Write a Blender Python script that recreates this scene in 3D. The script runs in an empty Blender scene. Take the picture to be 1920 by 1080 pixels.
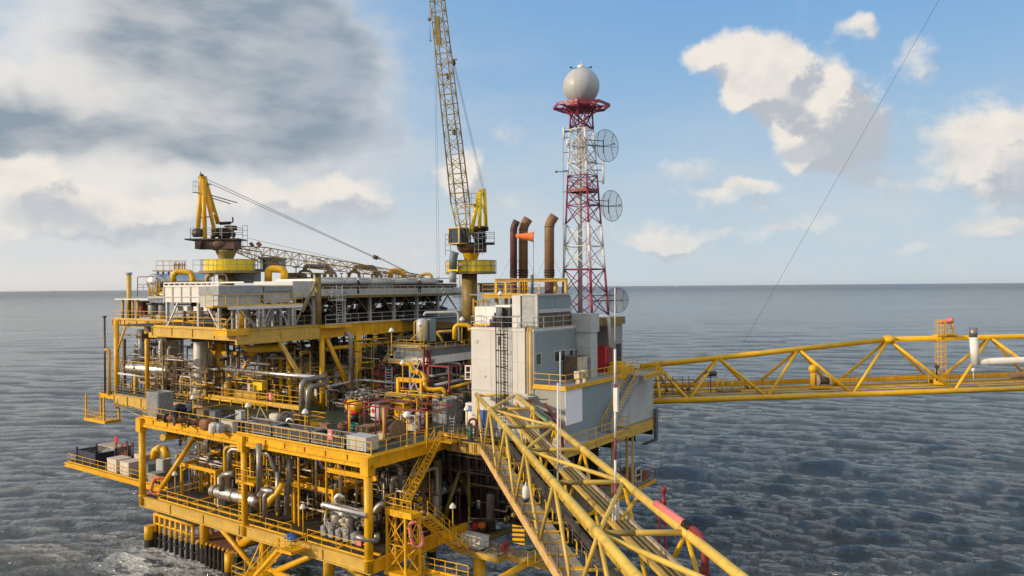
import bpy, math, random
import numpy as np
from mathutils import Vector, Matrix
random.seed(7)
S = bpy.context.scene
COL = S.collection
# ---------------------------------------------------------------- camera, sky, sun, exposure
HAZE = 0.000012
F = 1420.0; RO = math.radians(0.48); CY = 536.5; EYE = 30.0
cam_d = bpy.data.cameras.new("camera"); cam = bpy.data.objects.new("camera", cam_d); COL.objects.link(cam)
cam_d.sensor_width = 36.0; cam_d.lens = 36.0 * F / 1920.0; cam_d.clip_start = 0.3; cam_d.clip_end = 60000
cam_d.shift_y = -(540 - CY) / 1920.0
cam.location = (0, 0, EYE)
cam.rotation_euler = (Matrix.Rotation(RO, 4, 'Y') @ Matrix.Rotation(math.radians(90), 4, 'X')).to_euler()
S.camera = cam
SUN_AZ = math.radians(-112)      # from +Y, clockwise positive: behind-left
SUN_EL = math.radians(17)
sd = Vector((math.sin(SUN_AZ) * math.cos(SUN_EL), math.cos(SUN_AZ) * math.cos(SUN_EL), math.sin(SUN_EL)))
sl = bpy.data.lights.new("sun", 'SUN'); sl.energy = 3.75; sl.angle = math.radians(3.5); sl.color = (1.0, 0.79, 0.55)
so = bpy.data.objects.new("sun", sl); COL.objects.link(so); so.rotation_euler = sd.to_track_quat('Z', 'Y').to_euler()
S.view_settings.view_transform = 'Standard'; S.view_settings.look = 'None'
S.view_settings.exposure = 0.0; S.view_settings.gamma = 1.0

W = bpy.data.worlds.new("World"); S.world = W; W.use_nodes = True
class NG:
    "tiny node-graph helper"
    def __init__(s, nt): s.nt = nt
    def n(s, t, **k):
        o = s.nt.nodes.new(t)
        for a, b in k.items(): setattr(o, a, b)
        return o
    def put(s, sock, v):
        if isinstance(v, bpy.types.NodeSocket): s.nt.links.new(v, sock)
        elif v is not None:
            if sock.type == 'RGBA' and hasattr(v, '__len__') and len(v) == 3: v = (*v, 1)
            sock.default_value = v
    def m(s, op, a, b=None, c=None, clamp=False):
        o = s.n('ShaderNodeMath', operation=op, use_clamp=clamp)
        for i, x in enumerate((a, b, c)):
            if x is not None: s.put(o.inputs[i], x)
        return o.outputs[0]
    def vm(s, op, a, b=None, sc=None):
        o = s.n('ShaderNodeVectorMath', operation=op); s.put(o.inputs[0], a)
        if b is not None: s.put(o.inputs[1], b)
        if sc is not None: s.put(o.inputs[3], sc)
        return o.outputs[0]
    def noise(s, vec, scale, detail=4, rough=.55, dist=0., out=0):
        o = s.n('ShaderNodeTexNoise'); s.put(o.inputs['Vector'], vec)
        o.inputs['Scale'].default_value = scale; o.inputs['Detail'].default_value = detail
        o.inputs['Roughness'].default_value = rough; o.inputs['Distortion'].default_value = dist
        return o.outputs[out]
    def ramp(s, f, a, b, lo=0., hi=1., smooth=True):
        o = s.n('ShaderNodeMapRange', interpolation_type='SMOOTHSTEP' if smooth else 'LINEAR')
        s.put(o.inputs[0], f); o.inputs[1].default_value = a; o.inputs[2].default_value = b
        o.inputs[3].default_value = lo; o.inputs[4].default_value = hi
        return o.outputs[0]
    def mix(s, f, a, b, blend='MIX'):
        o = s.n('ShaderNodeMix', data_type='RGBA', blend_type=blend)
        s.put(o.inputs[0], f); s.put(o.inputs[6], a); s.put(o.inputs[7], b)
        return o.outputs[2]
    def xyz(s, x, y, z):
        o = s.n('ShaderNodeCombineXYZ'); s.put(o.inputs[0], x); s.put(o.inputs[1], y); s.put(o.inputs[2], z); return o.outputs[0]

def build_sky():
    nt = W.node_tree; nt.nodes.clear(); g = NG(nt)
    out = g.n('ShaderNodeOutputWorld'); bg = g.n('ShaderNodeBackground'); nt.links.new(bg.outputs[0], out.inputs[0])
    bg.inputs[1].default_value = 0.1
    tc = g.n('ShaderNodeTexCoord').outputs['Generated']
    sky = g.n('ShaderNodeTexSky', sky_type='NISHITA'); sky.sun_disc = False
    sky.sun_elevation = SUN_EL; sky.sun_rotation = SUN_AZ; sky.air_density = 1.0; sky.dust_density = 1.2; sky.ozone_density = 1.5
    sp = g.n('ShaderNodeSeparateXYZ'); nt.links.new(tc, sp.inputs[0])
    x, y, z = sp.outputs
    az = g.m('ARCTAN2', x, y); el = g.m('ARCSINE', z)          # azimuth and elevation of the view direction
    P = g.xyz(az, el, 0.0)
    # cumulus banks: (azimuth, elevation, half width, half height, strength)
    def A(px, py, rx, ry, s=1.0):
        dx = (px - 960) / F; dz = (CY - py + (960 - px) * 0.0083) / F
        h = math.hypot(dx, 1)
        return (math.atan(dx), math.atan(dz / h), rx / F / (h), ry / F / h, s)
    big = [A(400, 110, 300, 170, 1.1), A(520, 230, 190, 110, .9), A(40, 235, 170, 80, 1.0), A(300, 270, 330, 50, .7), A(560, 90, 120, 120, .8), A(520, 330, 230, 60, .8),
           A(640, 300, 90, 60, .5), A(-300, 200, 260, 200, 1.), A(-700, 150, 350, 300, 1.)]
    small = [A(1310, 95, 62, 40), A(1430, 110, 72, 60, 1.1), A(1510, 175, 95, 75, 1.1), A(1580, 240, 110, 70, .95), A(1400, 180, 60, 45, .8),
             A(1720, 100, 55, 55, .85), A(1605, 62, 45, 24, .8), A(1850, 250, 110, 90, 1.1), A(1950, 330, 120, 60, .9), A(1290, 320, 85, 32, .75), A(1650, 350, 110, 36, .6),
             A(860, 335, 55, 60, 1.3), A(90, 370, 130, 62, .95), A(60, 440, 170, 34, .7), A(330, 420, 120, 62, .7), A(700, 385, 85, 55, .72), A(560, 410, 130, 34, .6), A(970, 380, 70, 35, .5),
             A(1180, 425, 110, 34, .6), A(1370, 395, 110, 26, .5), A(1450, 440, 170, 18, .42), A(1250, 455, 90, 20, .5), A(1700, 470, 120, 16, .5), A(1540, 415, 90, 22, .55), A(1860, 420, 120, 26, .6), A(1330, 365, 110, 22, .6), A(1240, 470, 60, 30, .55), A(780, 470, 90, 26, .55), A(960, 250, 60, 60, .35), A(1560, 290, 100, 40, .62), A(200, 500, 200, 20, .4),
             A(2300, 200, 260, 120, 1.), A(2200, 420, 260, 60, .7)]
    small += [A(1540, 215, 70, 45, .4), A(1450, 165, 60, 50, .5), A(240, 395, 80, 40, .5), A(30, 330, 60, 40, .6), A(480, 360, 120, 34, .5), A(600, 350, 100, 30, .5), A(1420, 350, 60, 16, .5)]
    small = [(a_, b_, c_, d_, max(s_, .62)) for a_, b_, c_, d_, s_ in small]
    def dens(vec, lst, warp_s, warp_a, edge, det):
        w = g.noise(vec, warp_s, det, .62, 0., out=1)
        w = g.vm('SCALE', g.vm('SUBTRACT', w, (.5, .5, .5)), sc=warp_a)
        q = g.vm('ADD', vec, w)
        acc = None
        for (a0, e0, ra, re, st) in lst:
            d = g.vm('MULTIPLY', g.vm('SUBTRACT', q, (a0, e0, 0)), (1 / ra, 1 / re, 0))
            dd = g.vm('DOT_PRODUCT', d, d)
            # value output of dot product is socket 1
            dd = dd.node.outputs[1]
            v = g.m('MULTIPLY', g.m('EXPONENT', g.m('MULTIPLY', dd, -1.0)), st)
            acc = v if acc is None else g.m('MAXIMUM', acc, v) if edge else g.m('ADD', acc, v)
        return acc
    nz = g.noise(g.vm('MULTIPLY', P, (1, 1.5, 1)), 9, 7, .6)
    nf = g.noise(g.vm('MULTIPLY', P, (1, 1.3, 1)), 26, 6, .6)
    base = dens(P, small, 12, .075, False, 7)
    d1 = g.m('ADD', base, g.m('MULTIPLY', g.m('SUBTRACT', nf, .5), .75))
    c1 = g.ramp(d1, .50, 1.02)
    # the same bank sampled a little towards the sun gives the lit and the shaded flank
    P2 = g.vm('ADD', P, (-.022, .022, 0))
    base2 = dens(P2, small, 12, .075, False, 7)
    nf2 = g.noise(g.vm('MULTIPLY', P2, (1, 1.3, 1)), 26, 6, .6)
    d2 = g.m('ADD', base2, g.m('MULTIPLY', g.m('SUBTRACT', nf2, .5), .75))
    lit = g.ramp(g.m('SUBTRACT', d1, d2), -.22, .20)
    b1 = dens(P, big, 5, .20, False, 6)
    core = dens(P, [A(450, 130, 240, 85, 1.15), A(50, 238, 150, 56, 1.1), A(400, 262, 290, 38, 1.0), A(260, 40, 130, 60, .5), A(600, 150, 110, 130, .75), A(430, 30, 200, 60, .6), A(-500, 200, 300, 120, 1.)], 4, .16, False, 4)
    e1 = g.m('ADD', b1, g.m('MULTIPLY', g.m('SUBTRACT', nz, .5), 1.5))
    cb = g.ramp(e1, .12, .92)
    # thin high veil everywhere, thicker towards the left and the horizon
    veil = g.noise(g.vm('MULTIPLY', P, (1, 3.2, 1)), 5, 6, .6)
    left = g.ramp(az, .25, -.75)
    low = g.ramp(el, .30, .0)
    vf = g.m('MULTIPLY', g.ramp(veil, .36, .66), g.m('ADD', g.m('MULTIPLY', left, .6), g.m('MULTIPLY', low, .62)), clamp=True)
    # colours (radiance before the 0.1 strength)
    horizon = g.mix(left, (5.8, 6.6, 7.2), (9.9, 8.9, 7.6))
    blue = g.mix(g.ramp(el, .02, .42), (4.5, 6.2, 7.6), (1.9, 4.2, 7.5))
    blue = g.mix(.12, blue, sky.outputs[0])
    hz = g.m('POWER', g.ramp(el, .27, -.02, smooth=False), 1.6)
    skyc = g.mix(hz, blue, horizon)
    skyc = g.mix(g.m('MULTIPLY', left, .45), skyc, (5.6, 6.3, 6.9))
    skyc = g.mix(vf, skyc, g.mix(left, (6.2, 6.6, 7.0), (7.6, 7.4, 7.1)))
    # grey cloud deck: bright thin edges, dark thick body with soft bands
    soft = g.noise(g.vm('MULTIPLY', P, (1, 2.0, 1)), 5.5, 3, .5)
    body = g.ramp(g.m('ADD', core, g.m('ADD', g.m('MULTIPLY', g.m('SUBTRACT', soft, .5), .9), g.m('MULTIPLY', g.m('SUBTRACT', nz, .5), .8))), .02, 1.1)
    band = g.ramp(g.noise(g.vm('MULTIPLY', P, (1, 2.6, 1)), 7, 5, .55), .35, .7)
    body = g.m('MULTIPLY', body, g.m('ADD', .55, g.m('MULTIPLY', band, .55)), clamp=True)
    fl = g.ramp(g.noise(g.vm('MULTIPLY', P, (1, 1.4, 1)), 16, 6, .6), .42, .75)
    rim = g.mix(g.ramp(az, -.12, -.5), (5.6, 6.2, 6.9), (8.3, 8.0, 7.6))
    bigc = g.mix(body, rim, (2.7, 3.35, 4.05))
    bigc = g.mix(g.m('MULTIPLY', g.m('MULTIPLY', fl, .5), g.ramp(body, .75, .1)), bigc, (8.2, 7.9, 7.5))
    skyc = g.mix(g.m('MULTIPLY', cb, .96), skyc, bigc)
    smc = g.mix(lit, (4.9, 5.2, 5.7), (8.9, 8.3, 7.5))
    gb = dens(P, [A(1600, 282, 110, 26, 1.1), A(1520, 292, 80, 18, .8), A(1960, 330, 80, 50, 1.), A(90, 400, 120, 30, 1.), A(740, 410, 70, 20, .8), A(1330, 330, 80, 12, .6), A(330, 450, 100, 20, .7)], 9, .06, False, 4)
    smc = g.mix(g.m('MULTIPLY', g.ramp(g.m('ADD', gb, g.m('MULTIPLY', g.m('SUBTRACT', nf, .5), 1.1)), .15, 1.0), .75), smc, (4.7, 5.2, 5.8))
    smc = g.mix(g.m('MULTIPLY', fl, .42), smc, (5.4, 5.5, 5.7))
    fade = g.ramp(el, .0, .16, .55, .97)
    skyc = g.mix(g.m('MULTIPLY', c1, fade), skyc, smc)
    # brighter cloud added out of view, a fill light for the shaded sides
    back = g.ramp(y, .35, -.15)
    fillc = g.mix(g.ramp(nz, .35, .7), (6.0, 6.4, 7.0), (9.8, 9.3, 8.6))
    skyc = g.mix(g.m('MULTIPLY', back, g.ramp(el, -.05, .1)), skyc, fillc)
    nt.links.new(skyc, bg.inputs[0])
build_sky()

# ---------------------------------------------------------------- frames
TH = math.radians(-35.27)                       # the platform's own axes: u right and near, v right and far
UX, UY = math.cos(TH), math.sin(TH); VX, VY = -UY, UX
OX, OY = -11.5, 61.0                            # near corner of the main deck
def toL(x, y, z): dx, dy = x - OX, y - OY; return (dx * UX + dy * UY, dx * VX + dy * VY, z)
def toW(p): return Vector((OX + p[0] * UX + p[1] * VX, OY + p[0] * UY + p[1] * VY, p[2] + EYE))
def ray(px, py):
    x = (px - 960) / F; z = -(py - CY) / F
    return x * math.cos(RO) + z * math.sin(RO), 1.0, z * math.cos(RO) - x * math.sin(RO)
def PZ(px, py, z): X, Y, Z = ray(px, py); t = z / Z; return toL(X * t, t, z)
def PD(px, py, d): X, Y, Z = ray(px, py); return toL(X * d, d, Z * d)
def PU(px, py, u): X, Y, Z = ray(px, py); t = (u + OX * UX + OY * UY) / (X * UX + UY); return toL(X * t, t, Z * t)
def PV(px, py, v): X, Y, Z = ray(px, py); t = (v + OX * VX + OY * VY) / (X * VX + VY); return toL(X * t, t, Z * t)

# ---------------------------------------------------------------- mesh builder
def vadd(a, b, k=1.0): return (a[0] + b[0] * k, a[1] + b[1] * k, a[2] + b[2] * k)
def lerp(a, b, t): return (a[0] + (b[0] - a[0]) * t, a[1] + (b[1] - a[1]) * t, a[2] + (b[2] - a[2]) * t)
SPLIT = {'leg', 'post', 'brace', 'hanger', 'column', 'saddle', 'nozzle', 'support', 'landing', 'fan_ring', 'motor_box', 'pipe', 'cross_tube', 'brace', 'conductor', 'riser_pipe', 'knee_brace', 'door', 'pipe_support', 'rib', 'bracket', 'handle', 'junction_box', 'yellow_post', 'legs', 'hood', 'flange', 'a_strut', 'tread_frame', 'motor_casing', 'bottles', 'stripe', 'horizontal_brace', 'boom_guides', 'warning_lights', 'cross_strap'}
class MB:
    def __init__(s): s.v = []; s.f = []; s.s = []
    def box(s, u0, u1, v0, v1, z0, z1):
        u0, u1 = min(u0, u1), max(u0, u1); v0, v1 = min(v0, v1), max(v0, v1); z0, z1 = min(z0, z1), max(z0, z1)
        i = len(s.v); s.v += [(u, v, z) for z in (z0, z1) for v in (v0, v1) for u in (u0, u1)]
        s.f += [tuple(i + k for k in q) for q in ((0, 2, 3, 1), (4, 5, 7, 6), (0, 1, 5, 4), (2, 6, 7, 3), (0, 4, 6, 2), (1, 3, 7, 5))]
        s.s += [0] * 6; return s
    def bar(s, a, b, w, h=None, up=(0, 0, 1)):
        "rectangular bar from a to b"
        h = w if h is None else h
        a = Vector(a); b = Vector(b); d = (b - a)
        if d.length < 1e-6: return s
        d.normalize(); up = Vector(up)
        if abs(d.dot(up)) > .99: up = Vector((1, 0, 0))
        x = d.cross(up).normalized() * (w / 2); y = x.cross(d).normalized() * (h / 2)
        i = len(s.v)
        for p in (a, b):
            for q in (-x - y, x - y, x + y, -x + y): s.v.append(tuple(p + q))
        s.f += [(i, i + 1, i + 2, i + 3), (i + 4, i + 7, i + 6, i + 5)] + [(i + k, i + 4 + k, i + 4 + (k + 1) % 4, i + (k + 1) % 4) for k in range(4)]
        s.s += [0] * 6; return s
    def ibeam(s, a, b, h, w, t=.05, stiff=0):
        "I-section: web and two flanges, top flange's top at the given height"
        a = vadd(a, (0, 0, -h / 2)); b = vadd(b, (0, 0, -h / 2))
        s.bar(vadd(a, (0, 0, h / 2 - t)), vadd(b, (0, 0, h / 2 - t)), w, 2 * t)
        s.bar(vadd(a, (0, 0, -h / 2 + t)), vadd(b, (0, 0, -h / 2 + t)), w, 2 * t)
        s.bar(a, b, .06, h - 4 * t - .004)
        if stiff:
            A = Vector(a); B = Vector(b); n = max(1, int((B - A).length / stiff)); d = (B - A).normalized() * .03
            for k in range(n + 1):
                p = A.lerp(B, k / n); s.bar(tuple(p - d), tuple(p + d), w * .8, h - 4 * t - .01)
        return s
    def ring(s, c, d, r, n, ref=None):
        d = Vector(d).normalized()
        if ref is None: ref = Vector((0, 0, 1)) if abs(d.z) < .9 else Vector((1, 0, 0))
        x = d.cross(ref).normalized(); y = d.cross(x)
        i = len(s.v); c = Vector(c)
        for k in range(n):
            t = 2 * math.pi * k / n; s.v.append(tuple(c + (x * math.cos(t) + y * math.sin(t)) * r))
        return i
    def skin(s, i, j, n, sm=1):
        for k in range(n): s.f.append((i + k, i + (k + 1) % n, j + (k + 1) % n, j + k)); s.s.append(sm)
    def tube(s, a, b, r, n=8, r1=None, cap=True):
        d = Vector(b) - Vector(a)
        if d.length < 1e-6: return s
        i = s.ring(a, d, r, n); j = s.ring(b, d, r if r1 is None else r1, n); s.skin(i, j, n, 1 if n > 4 else 0)
        if cap: s.f += [tuple(i + n - 1 - k for k in range(n)), tuple(j + k for k in range(n))]; s.s += [0, 0]
        return s
    def pipe(s, pts, r, n=8, br=None, flange=False, cap=True):
        "pipe through the points with rounded elbows"
        br = 2.2 * r if br is None else br
        P = [Vector(p) for p in pts]; C = [P[0]]
        for k in range(1, len(P) - 1):
            a = (P[k - 1] - P[k]); b = (P[k + 1] - P[k]); la, lb = a.length, b.length
            if la < 1e-6 or lb < 1e-6: continue
            a.normalize(); b.normalize(); m = min(br, la * .48, lb * .48)
            for t in (0, .25, .5, .75, 1):
                C.append((P[k] + a * m) * (1 - t) ** 2 + P[k] * 2 * t * (1 - t) + (P[k] + b * m) * t * t)
        C.append(P[-1])
        ref = None; last = None; first = None
        for k, c in enumerate(C):
            d = (C[min(k + 1, len(C) - 1)] - C[max(k - 1, 0)])
            if d.length < 1e-9: continue
            d.normalize()
            if ref is None: ref = Vector((0, 0, 1)) if abs(d.z) < .9 else Vector((1, 0, 0))
            x = d.cross(ref)
            if x.length < .05: ref = Vector((.3, 1, .2)); x = d.cross(ref)
            x.normalize(); ref = x.cross(d).normalized()
            i = len(s.v); y = d.cross(x)
            for q in range(n):
                t = 2 * math.pi * q / n; s.v.append(tuple(c + (x * math.cos(t) + y * math.sin(t)) * r))
            if last is not None: s.skin(last, i, n)
            else: first = i
            last = i
        if cap: s.f += [tuple(first + n - 1 - k for k in range(n)), tuple(last + k for k in range(n))]; s.s += [0, 0]
        if flange:
            for k in range(len(P) - 1):
                d = (P[k + 1] - P[k])
                if d.length > 6 * r:
                    d.normalize(); m = P[k].lerp(P[k + 1], .5)
                    s.tube(tuple(m - d * .05 - d * r * .3), tuple(m + d * .05 + d * r * .3), r * 1.45, n)
        return s
    def lathe(s, c, axis, prof, n=14, flat=False):
        "profile = [(distance along axis, radius)]"
        d = Vector(axis).normalized(); c = Vector(c); last = None; fi = None
        for h, r in prof:
            i = s.ring(tuple(c + d * h), d, max(r, 1e-4), n)
            if last is not None: s.skin(last, i, n, 0 if flat else 1)
            else: fi = i
            last = i
        s.f += [tuple(fi + n - 1 - k for k in range(n)), tuple(last + k for k in range(n))]; s.s += [0, 0]
        return s
    def vessel(s, a, b, r, n=16, dome=.5):
        "pressure vessel with domed heads from a to b"
        L = (Vector(b) - Vector(a)).length; q = r * dome
        pr = [(q * (1 - math.cos(t)), r * math.sin(t)) for t in (.05, .4, .8, 1.2, 1.5)]
        pr = pr + [(L - h, rr) for h, rr in reversed(pr)]
        return s.lathe(a, Vector(b) - Vector(a), pr, n)
    def sphere(s, c, r, n=12, m=8, sc=(1, 1, 1)):
        i0 = len(s.v)
        s.lathe((0, 0, 0), (0, 0, 1), [(-r * math.cos(math.pi * k / m), r * math.sin(math.pi * k / m) + 1e-4) for k in range(m + 1)], n)
        for k in range(i0, len(s.v)):
            p = s.v[k]; s.v[k] = (c[0] + p[0] * sc[0], c[1] + p[1] * sc[1], c[2] + p[2] * sc[2])
        return s
    def torus(s, c, axis, R, r, n=24, m=8, sx=1.0):
        d = Vector(axis).normalized(); ref = Vector((0, 0, 1)) if abs(d.z) < .9 else Vector((1, 0, 0))
        x = d.cross(ref).normalized(); y = d.cross(x); c = Vector(c); i0 = len(s.v)
        for k in range(n):
            t = 2 * math.pi * k / n; e = x * math.cos(t) * sx + y * math.sin(t)
            for q in range(m):
                p = 2 * math.pi * q / m; s.v.append(tuple(c + e * (R + r * math.cos(p)) + d * (r * math.sin(p))))
        for k in range(n):
            for q in range(m):
                s.f.append((i0 + k * m + q, i0 + k * m + (q + 1) % m, i0 + ((k + 1) % n) * m + (q + 1) % m, i0 + ((k + 1) % n) * m + q)); s.s.append(1)
        return s
    def rail(s, pts, h=1.1, sp=1.7, r=.028, mids=(.55,), toe=True, closed=False, n=5):
        "guard rail on posts through the points (feet of the posts)"
        if closed: pts = list(pts) + [pts[0]]
        for a, b in zip(pts[:-1], pts[1:]):
            L = (Vector(b) - Vector(a)).length; k = max(1, round(L / sp))
            for i in range(k + 1):
                p = lerp(a, b, i / k); s.tube(p, vadd(p, (0, 0, h)), r * 1.1, n, cap=False)
            for z in (h,) + tuple(m * h for m in mids):
                s.tube(vadd(a, (0, 0, z)), vadd(b, (0, 0, z)), r if z < h else r * 1.15, n, cap=False)
            if toe: s.bar(vadd(a, (0, 0, .08)), vadd(b, (0, 0, .08)), .012, .14)
        return s
    def ladder(s, a, b, side, w=.45, r=.025, rung=.3):
        "ladder a->b, side = unit vector across"
        for k in (-1, 1): s.tube(vadd(a, side, k * w / 2), vadd(b, side, k * w / 2), r, 4)
        L = (Vector(b) - Vector(a)).length; n = int(L / rung)
        for i in range(1, n):
            p = lerp(a, b, i / n); s.tube(vadd(p, side, -w / 2), vadd(p, side, w / 2), r * .7, 4, cap=False)
        return s
    def cage(s, a, b, side, out, w=.36, sp=.9, r=.02):
        "safety hoops in front of a vertical ladder"
        L = (Vector(b) - Vector(a)).length; n = max(1, int(L / sp))
        arc = [(math.cos(t) * w, math.sin(t) * w * 1.7) for t in [math.pi * k / 6 for k in range(7)]]
        for i in range(n + 1):
            p = lerp(a, b, i / n); q = [tuple(Vector(p) + Vector(side) * x + Vector(out) * y) for x, y in arc]
            for k in range(6): s.tube(q[k], q[k + 1], r, 4, cap=False)
        for x, y in arc[::2] + arc[1:-1:4]:
            o = Vector(side) * x + Vector(out) * y
            s.tube(tuple(Vector(a) + o), tuple(Vector(b) + o), r, 4, cap=False)
        return s
    def build(s, name, mat, parent=None, origin=None):
        if parent is not None and name in SPLIT:      # every loose piece becomes a part of its own
            P = s.pieces()
            if len(P) > 1: return [build_mesh(p, name, mat, parent, origin) for p in P][0]
        return build_mesh(s, name, mat, parent, origin)
    def pieces(s):
        par = list(range(len(s.v)))
        def find(a):
            while par[a] != a: par[a] = par[par[a]]; a = par[a]
            return a
        for f in s.f:
            r = find(f[0])
            for k in f[1:]: par[find(k)] = r
        out = {}
        for f, sm in zip(s.f, s.s):
            o, mp = out.setdefault(find(f[0]), (MB(), {}))
            for k in f:
                if k not in mp: mp[k] = len(o.v); o.v.append(s.v[k])
            o.f.append(tuple(mp[k] for k in f)); o.s.append(sm)
        return [o for o, _ in out.values()]
LOC = {}                                       # object name -> its origin in platform coordinates
def build_mesh(s, name, mat, parent, origin):
    me = bpy.data.meshes.new(name)
    o0 = LOC[parent.name] if parent is not None else (origin if origin is not None else s.v[0])
    me.from_pydata([(x - o0[0], y - o0[1], z - o0[2]) for x, y, z in s.v], [], s.f)
    me.polygons.foreach_set('use_smooth', [bool(k) for k in s.s])
    me.materials.append(MAT[mat] if isinstance(mat, str) else mat); me.update()
    o = bpy.data.objects.new(name, me); COL.objects.link(o)
    if parent is not None: o.parent = parent
    else: o.location = toW(o0); o.rotation_euler = (0, 0, TH)
    LOC[o.name] = tuple(o0)
    return o
def tag(o, label=None, cat=None, group=None, kind=None):
    if label: o['label'] = label
    if cat: o['category'] = cat
    if group: o['group'] = group
    if kind: o['kind'] = kind
    return o
def T(name, loc, label, cat, group=None, rz=0.0):
    "a thing: an Empty at its base; loc in platform coordinates"
    o = bpy.data.objects.new(name, None); COL.objects.link(o); o.empty_display_size = .3
    o.location = toW(loc); o.rotation_euler = (0, 0, TH + rz); LOC[o.name] = tuple(loc) if rz == 0.0 else (0, 0, 0)
    return tag(o, label, cat, group)
def O(name, label, cat, group=None):
    "a thing modelled about its own origin, to be placed with put() or copied"
    o = bpy.data.objects.new(name, None); COL.objects.link(o); LOC[o.name] = (0, 0, 0)
    return tag(o, label, cat, group)
def put(o, loc, rz=0.0, sc=None):
    o.location = toW(loc); o.rotation_euler = (0, 0, TH + rz)
    if sc: o.scale = (sc, sc, sc)
    return o
def dup(o, loc, rz=0.0, label=None, sc=None):
    def cp(a, par):
        c = a.copy(); COL.objects.link(c); c.parent = par
        for ch in a.children: cp(ch, c)
        return c
    r = cp(o, None)
    if label: r['label'] = label
    return put(r, loc, rz, sc)
def one(mb, name, mat, label, cat, group=None, origin=None): return tag(mb.build(name, mat, None, origin), label, cat, group)

# ---------------------------------------------------------------- materials
MAT = {}
def mat(name, col, rough=.5, metal=0., var=.18, dirt=None, dirt_amt=.35, scale=.7, bump=0., streak=False, spec=.5):
    m = bpy.data.materials.new(name); m.use_nodes = True; g = NG(m.node_tree); b = m.node_tree.nodes['Principled BSDF']
    pos = g.n('ShaderNodeNewGeometry').outputs['Position']
    n1 = g.noise(pos, scale, 5, .6); c = (*col, 1)
    dk = tuple(k * (1 - var) for k in col); lt = tuple(min(1, k * (1 + var * .7)) for k in col)
    cc = g.mix(g.ramp(n1, .3, .7), dk, lt)
    if dirt:
        v = g.vm('MULTIPLY', pos, (3.0, 3.0, .35)) if streak else pos
        n2 = g.noise(v, scale * (1.2 if streak else 2.3), 6, .68)
        cc = g.mix(g.m('MULTIPLY', g.ramp(n2, .52, .70), dirt_amt), cc, dirt)
    m.node_tree.links.new(cc, b.inputs['Base Color'])
    if dirt:
        n4 = g.noise(pos, 3.2, 5, .7); cc = g.mix(g.m('MULTIPLY', g.ramp(n4, .60, .68), .55 * dirt_amt + .1), cc, tuple(k * .6 for k in dirt)); m.node_tree.links.new(cc, b.inputs['Base Color'])
    n3 = g.noise(pos, scale * 4, 3, .6)
    m.node_tree.links.new(g.ramp(n3, .3, .7, max(.05, rough - .1), min(1, rough + .12)), b.inputs['Roughness'])
    b.inputs['Metallic'].default_value = metal; b.inputs['Specular IOR Level'].default_value = spec
    if bump:
        bp = g.n('ShaderNodeBump'); bp.inputs['Strength'].default_value = bump; bp.inputs['Distance'].default_value = .05
        m.node_tree.links.new(g.noise(pos, scale * 5, 4, .6), bp.inputs['Height']); m.node_tree.links.new(bp.outputs[0], b.inputs['Normal'])
    MAT[name] = m; return m
RUST = (.16, .065, .025); GRIME = (.09, .075, .055)
mat('yellow', (.77, .415, .004), .42, var=.16, dirt=(.36, .13, .015), dirt_amt=.6, streak=True)
mat('yellow_rail', (.76, .43, .015), .45, var=.15, dirt=(.4, .2, .04), dirt_amt=.4, scale=1.5)
mat('yellow_pale', (.64, .44, .075), .45, var=.18, dirt=(.40, .26, .09), dirt_amt=.6, scale=.6)
mat('ochre', (.58, .38, .07), .5, var=.15, dirt=(.36, .17, .05), dirt_amt=.5, streak=True)
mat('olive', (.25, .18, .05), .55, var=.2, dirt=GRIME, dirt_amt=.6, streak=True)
mat('yellow_bright', (.85, .62, .01), .35, var=.08, dirt=(.5, .33, .03), dirt_amt=.3)
mat('pipe_yellow', (.76, .44, .006), .4, var=.12, dirt=(.35, .2, .04), dirt_amt=.4)
mat('peach', (.66, .43, .16), .6, var=.15, dirt=(.6, .25, .1), dirt_amt=.5)
mat('white', (.72, .71, .68), .45, var=.06, dirt=(.45, .36, .26), dirt_amt=.4, streak=True)
mat('boom_paint', (.36, .28, .10), .5, var=.2, dirt=RUST, dirt_amt=.5, scale=1.5)
mat('boom_rust', (.42, .27, .09), .6, var=.2, dirt=RUST, dirt_amt=.6, scale=1.5)
mat('fresh_white', (.86, .87, .88), .5, var=.03)
mat('cream', (.56, .565, .56), .55, var=.06, dirt=(.50, .44, .33), dirt_amt=.35, streak=True, scale=.5)
mat('bluegrey', (.24, .295, .31), .55, var=.10, dirt=(.25, .27, .26), dirt_amt=.5, streak=True, scale=.5)
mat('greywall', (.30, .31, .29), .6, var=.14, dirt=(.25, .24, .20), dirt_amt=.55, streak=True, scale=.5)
mat('lightgrey', (.46, .48, .47), .5, var=.12, dirt=(.33, .30, .25), dirt_amt=.4, streak=True)
mat('midgrey', (.30, .32, .34), .5, .1, var=.15, dirt=GRIME, dirt_amt=.5, scale=1.2)
mat('slate', (.13, .165, .19), .5, var=.15, dirt=GRIME, dirt_amt=.4)
mat('galv', (.28, .26, .23), .42, .65, var=.18, dirt=(.2, .15, .1), dirt_amt=.5, scale=1.2)  # grey darkened, deep shade of the deck interiors put into the colour
mat('silver', (.70, .66, .60), .32, .9, var=.12, dirt=(.32, .24, .16), dirt_amt=.45, scale=1.0)
mat('darksteel', (.075, .068, .06), .5, .3, var=.3, dirt=RUST, dirt_amt=.5, scale=1.5)
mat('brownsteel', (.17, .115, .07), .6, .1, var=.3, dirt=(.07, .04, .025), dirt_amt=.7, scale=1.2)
mat('black', (.018, .018, .02), .45, var=.3)
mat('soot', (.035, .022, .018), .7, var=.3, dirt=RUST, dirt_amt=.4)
mat('maroon', (.20, .022, .025), .5, var=.2, dirt=(.07, .02, .02), dirt_amt=.5)
mat('red', (.55, .03, .03), .45, var=.15, dirt=(.25, .03, .03), dirt_amt=.4)
mat('pinkred', (.72, .19, .19), .55, var=.12)
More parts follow.
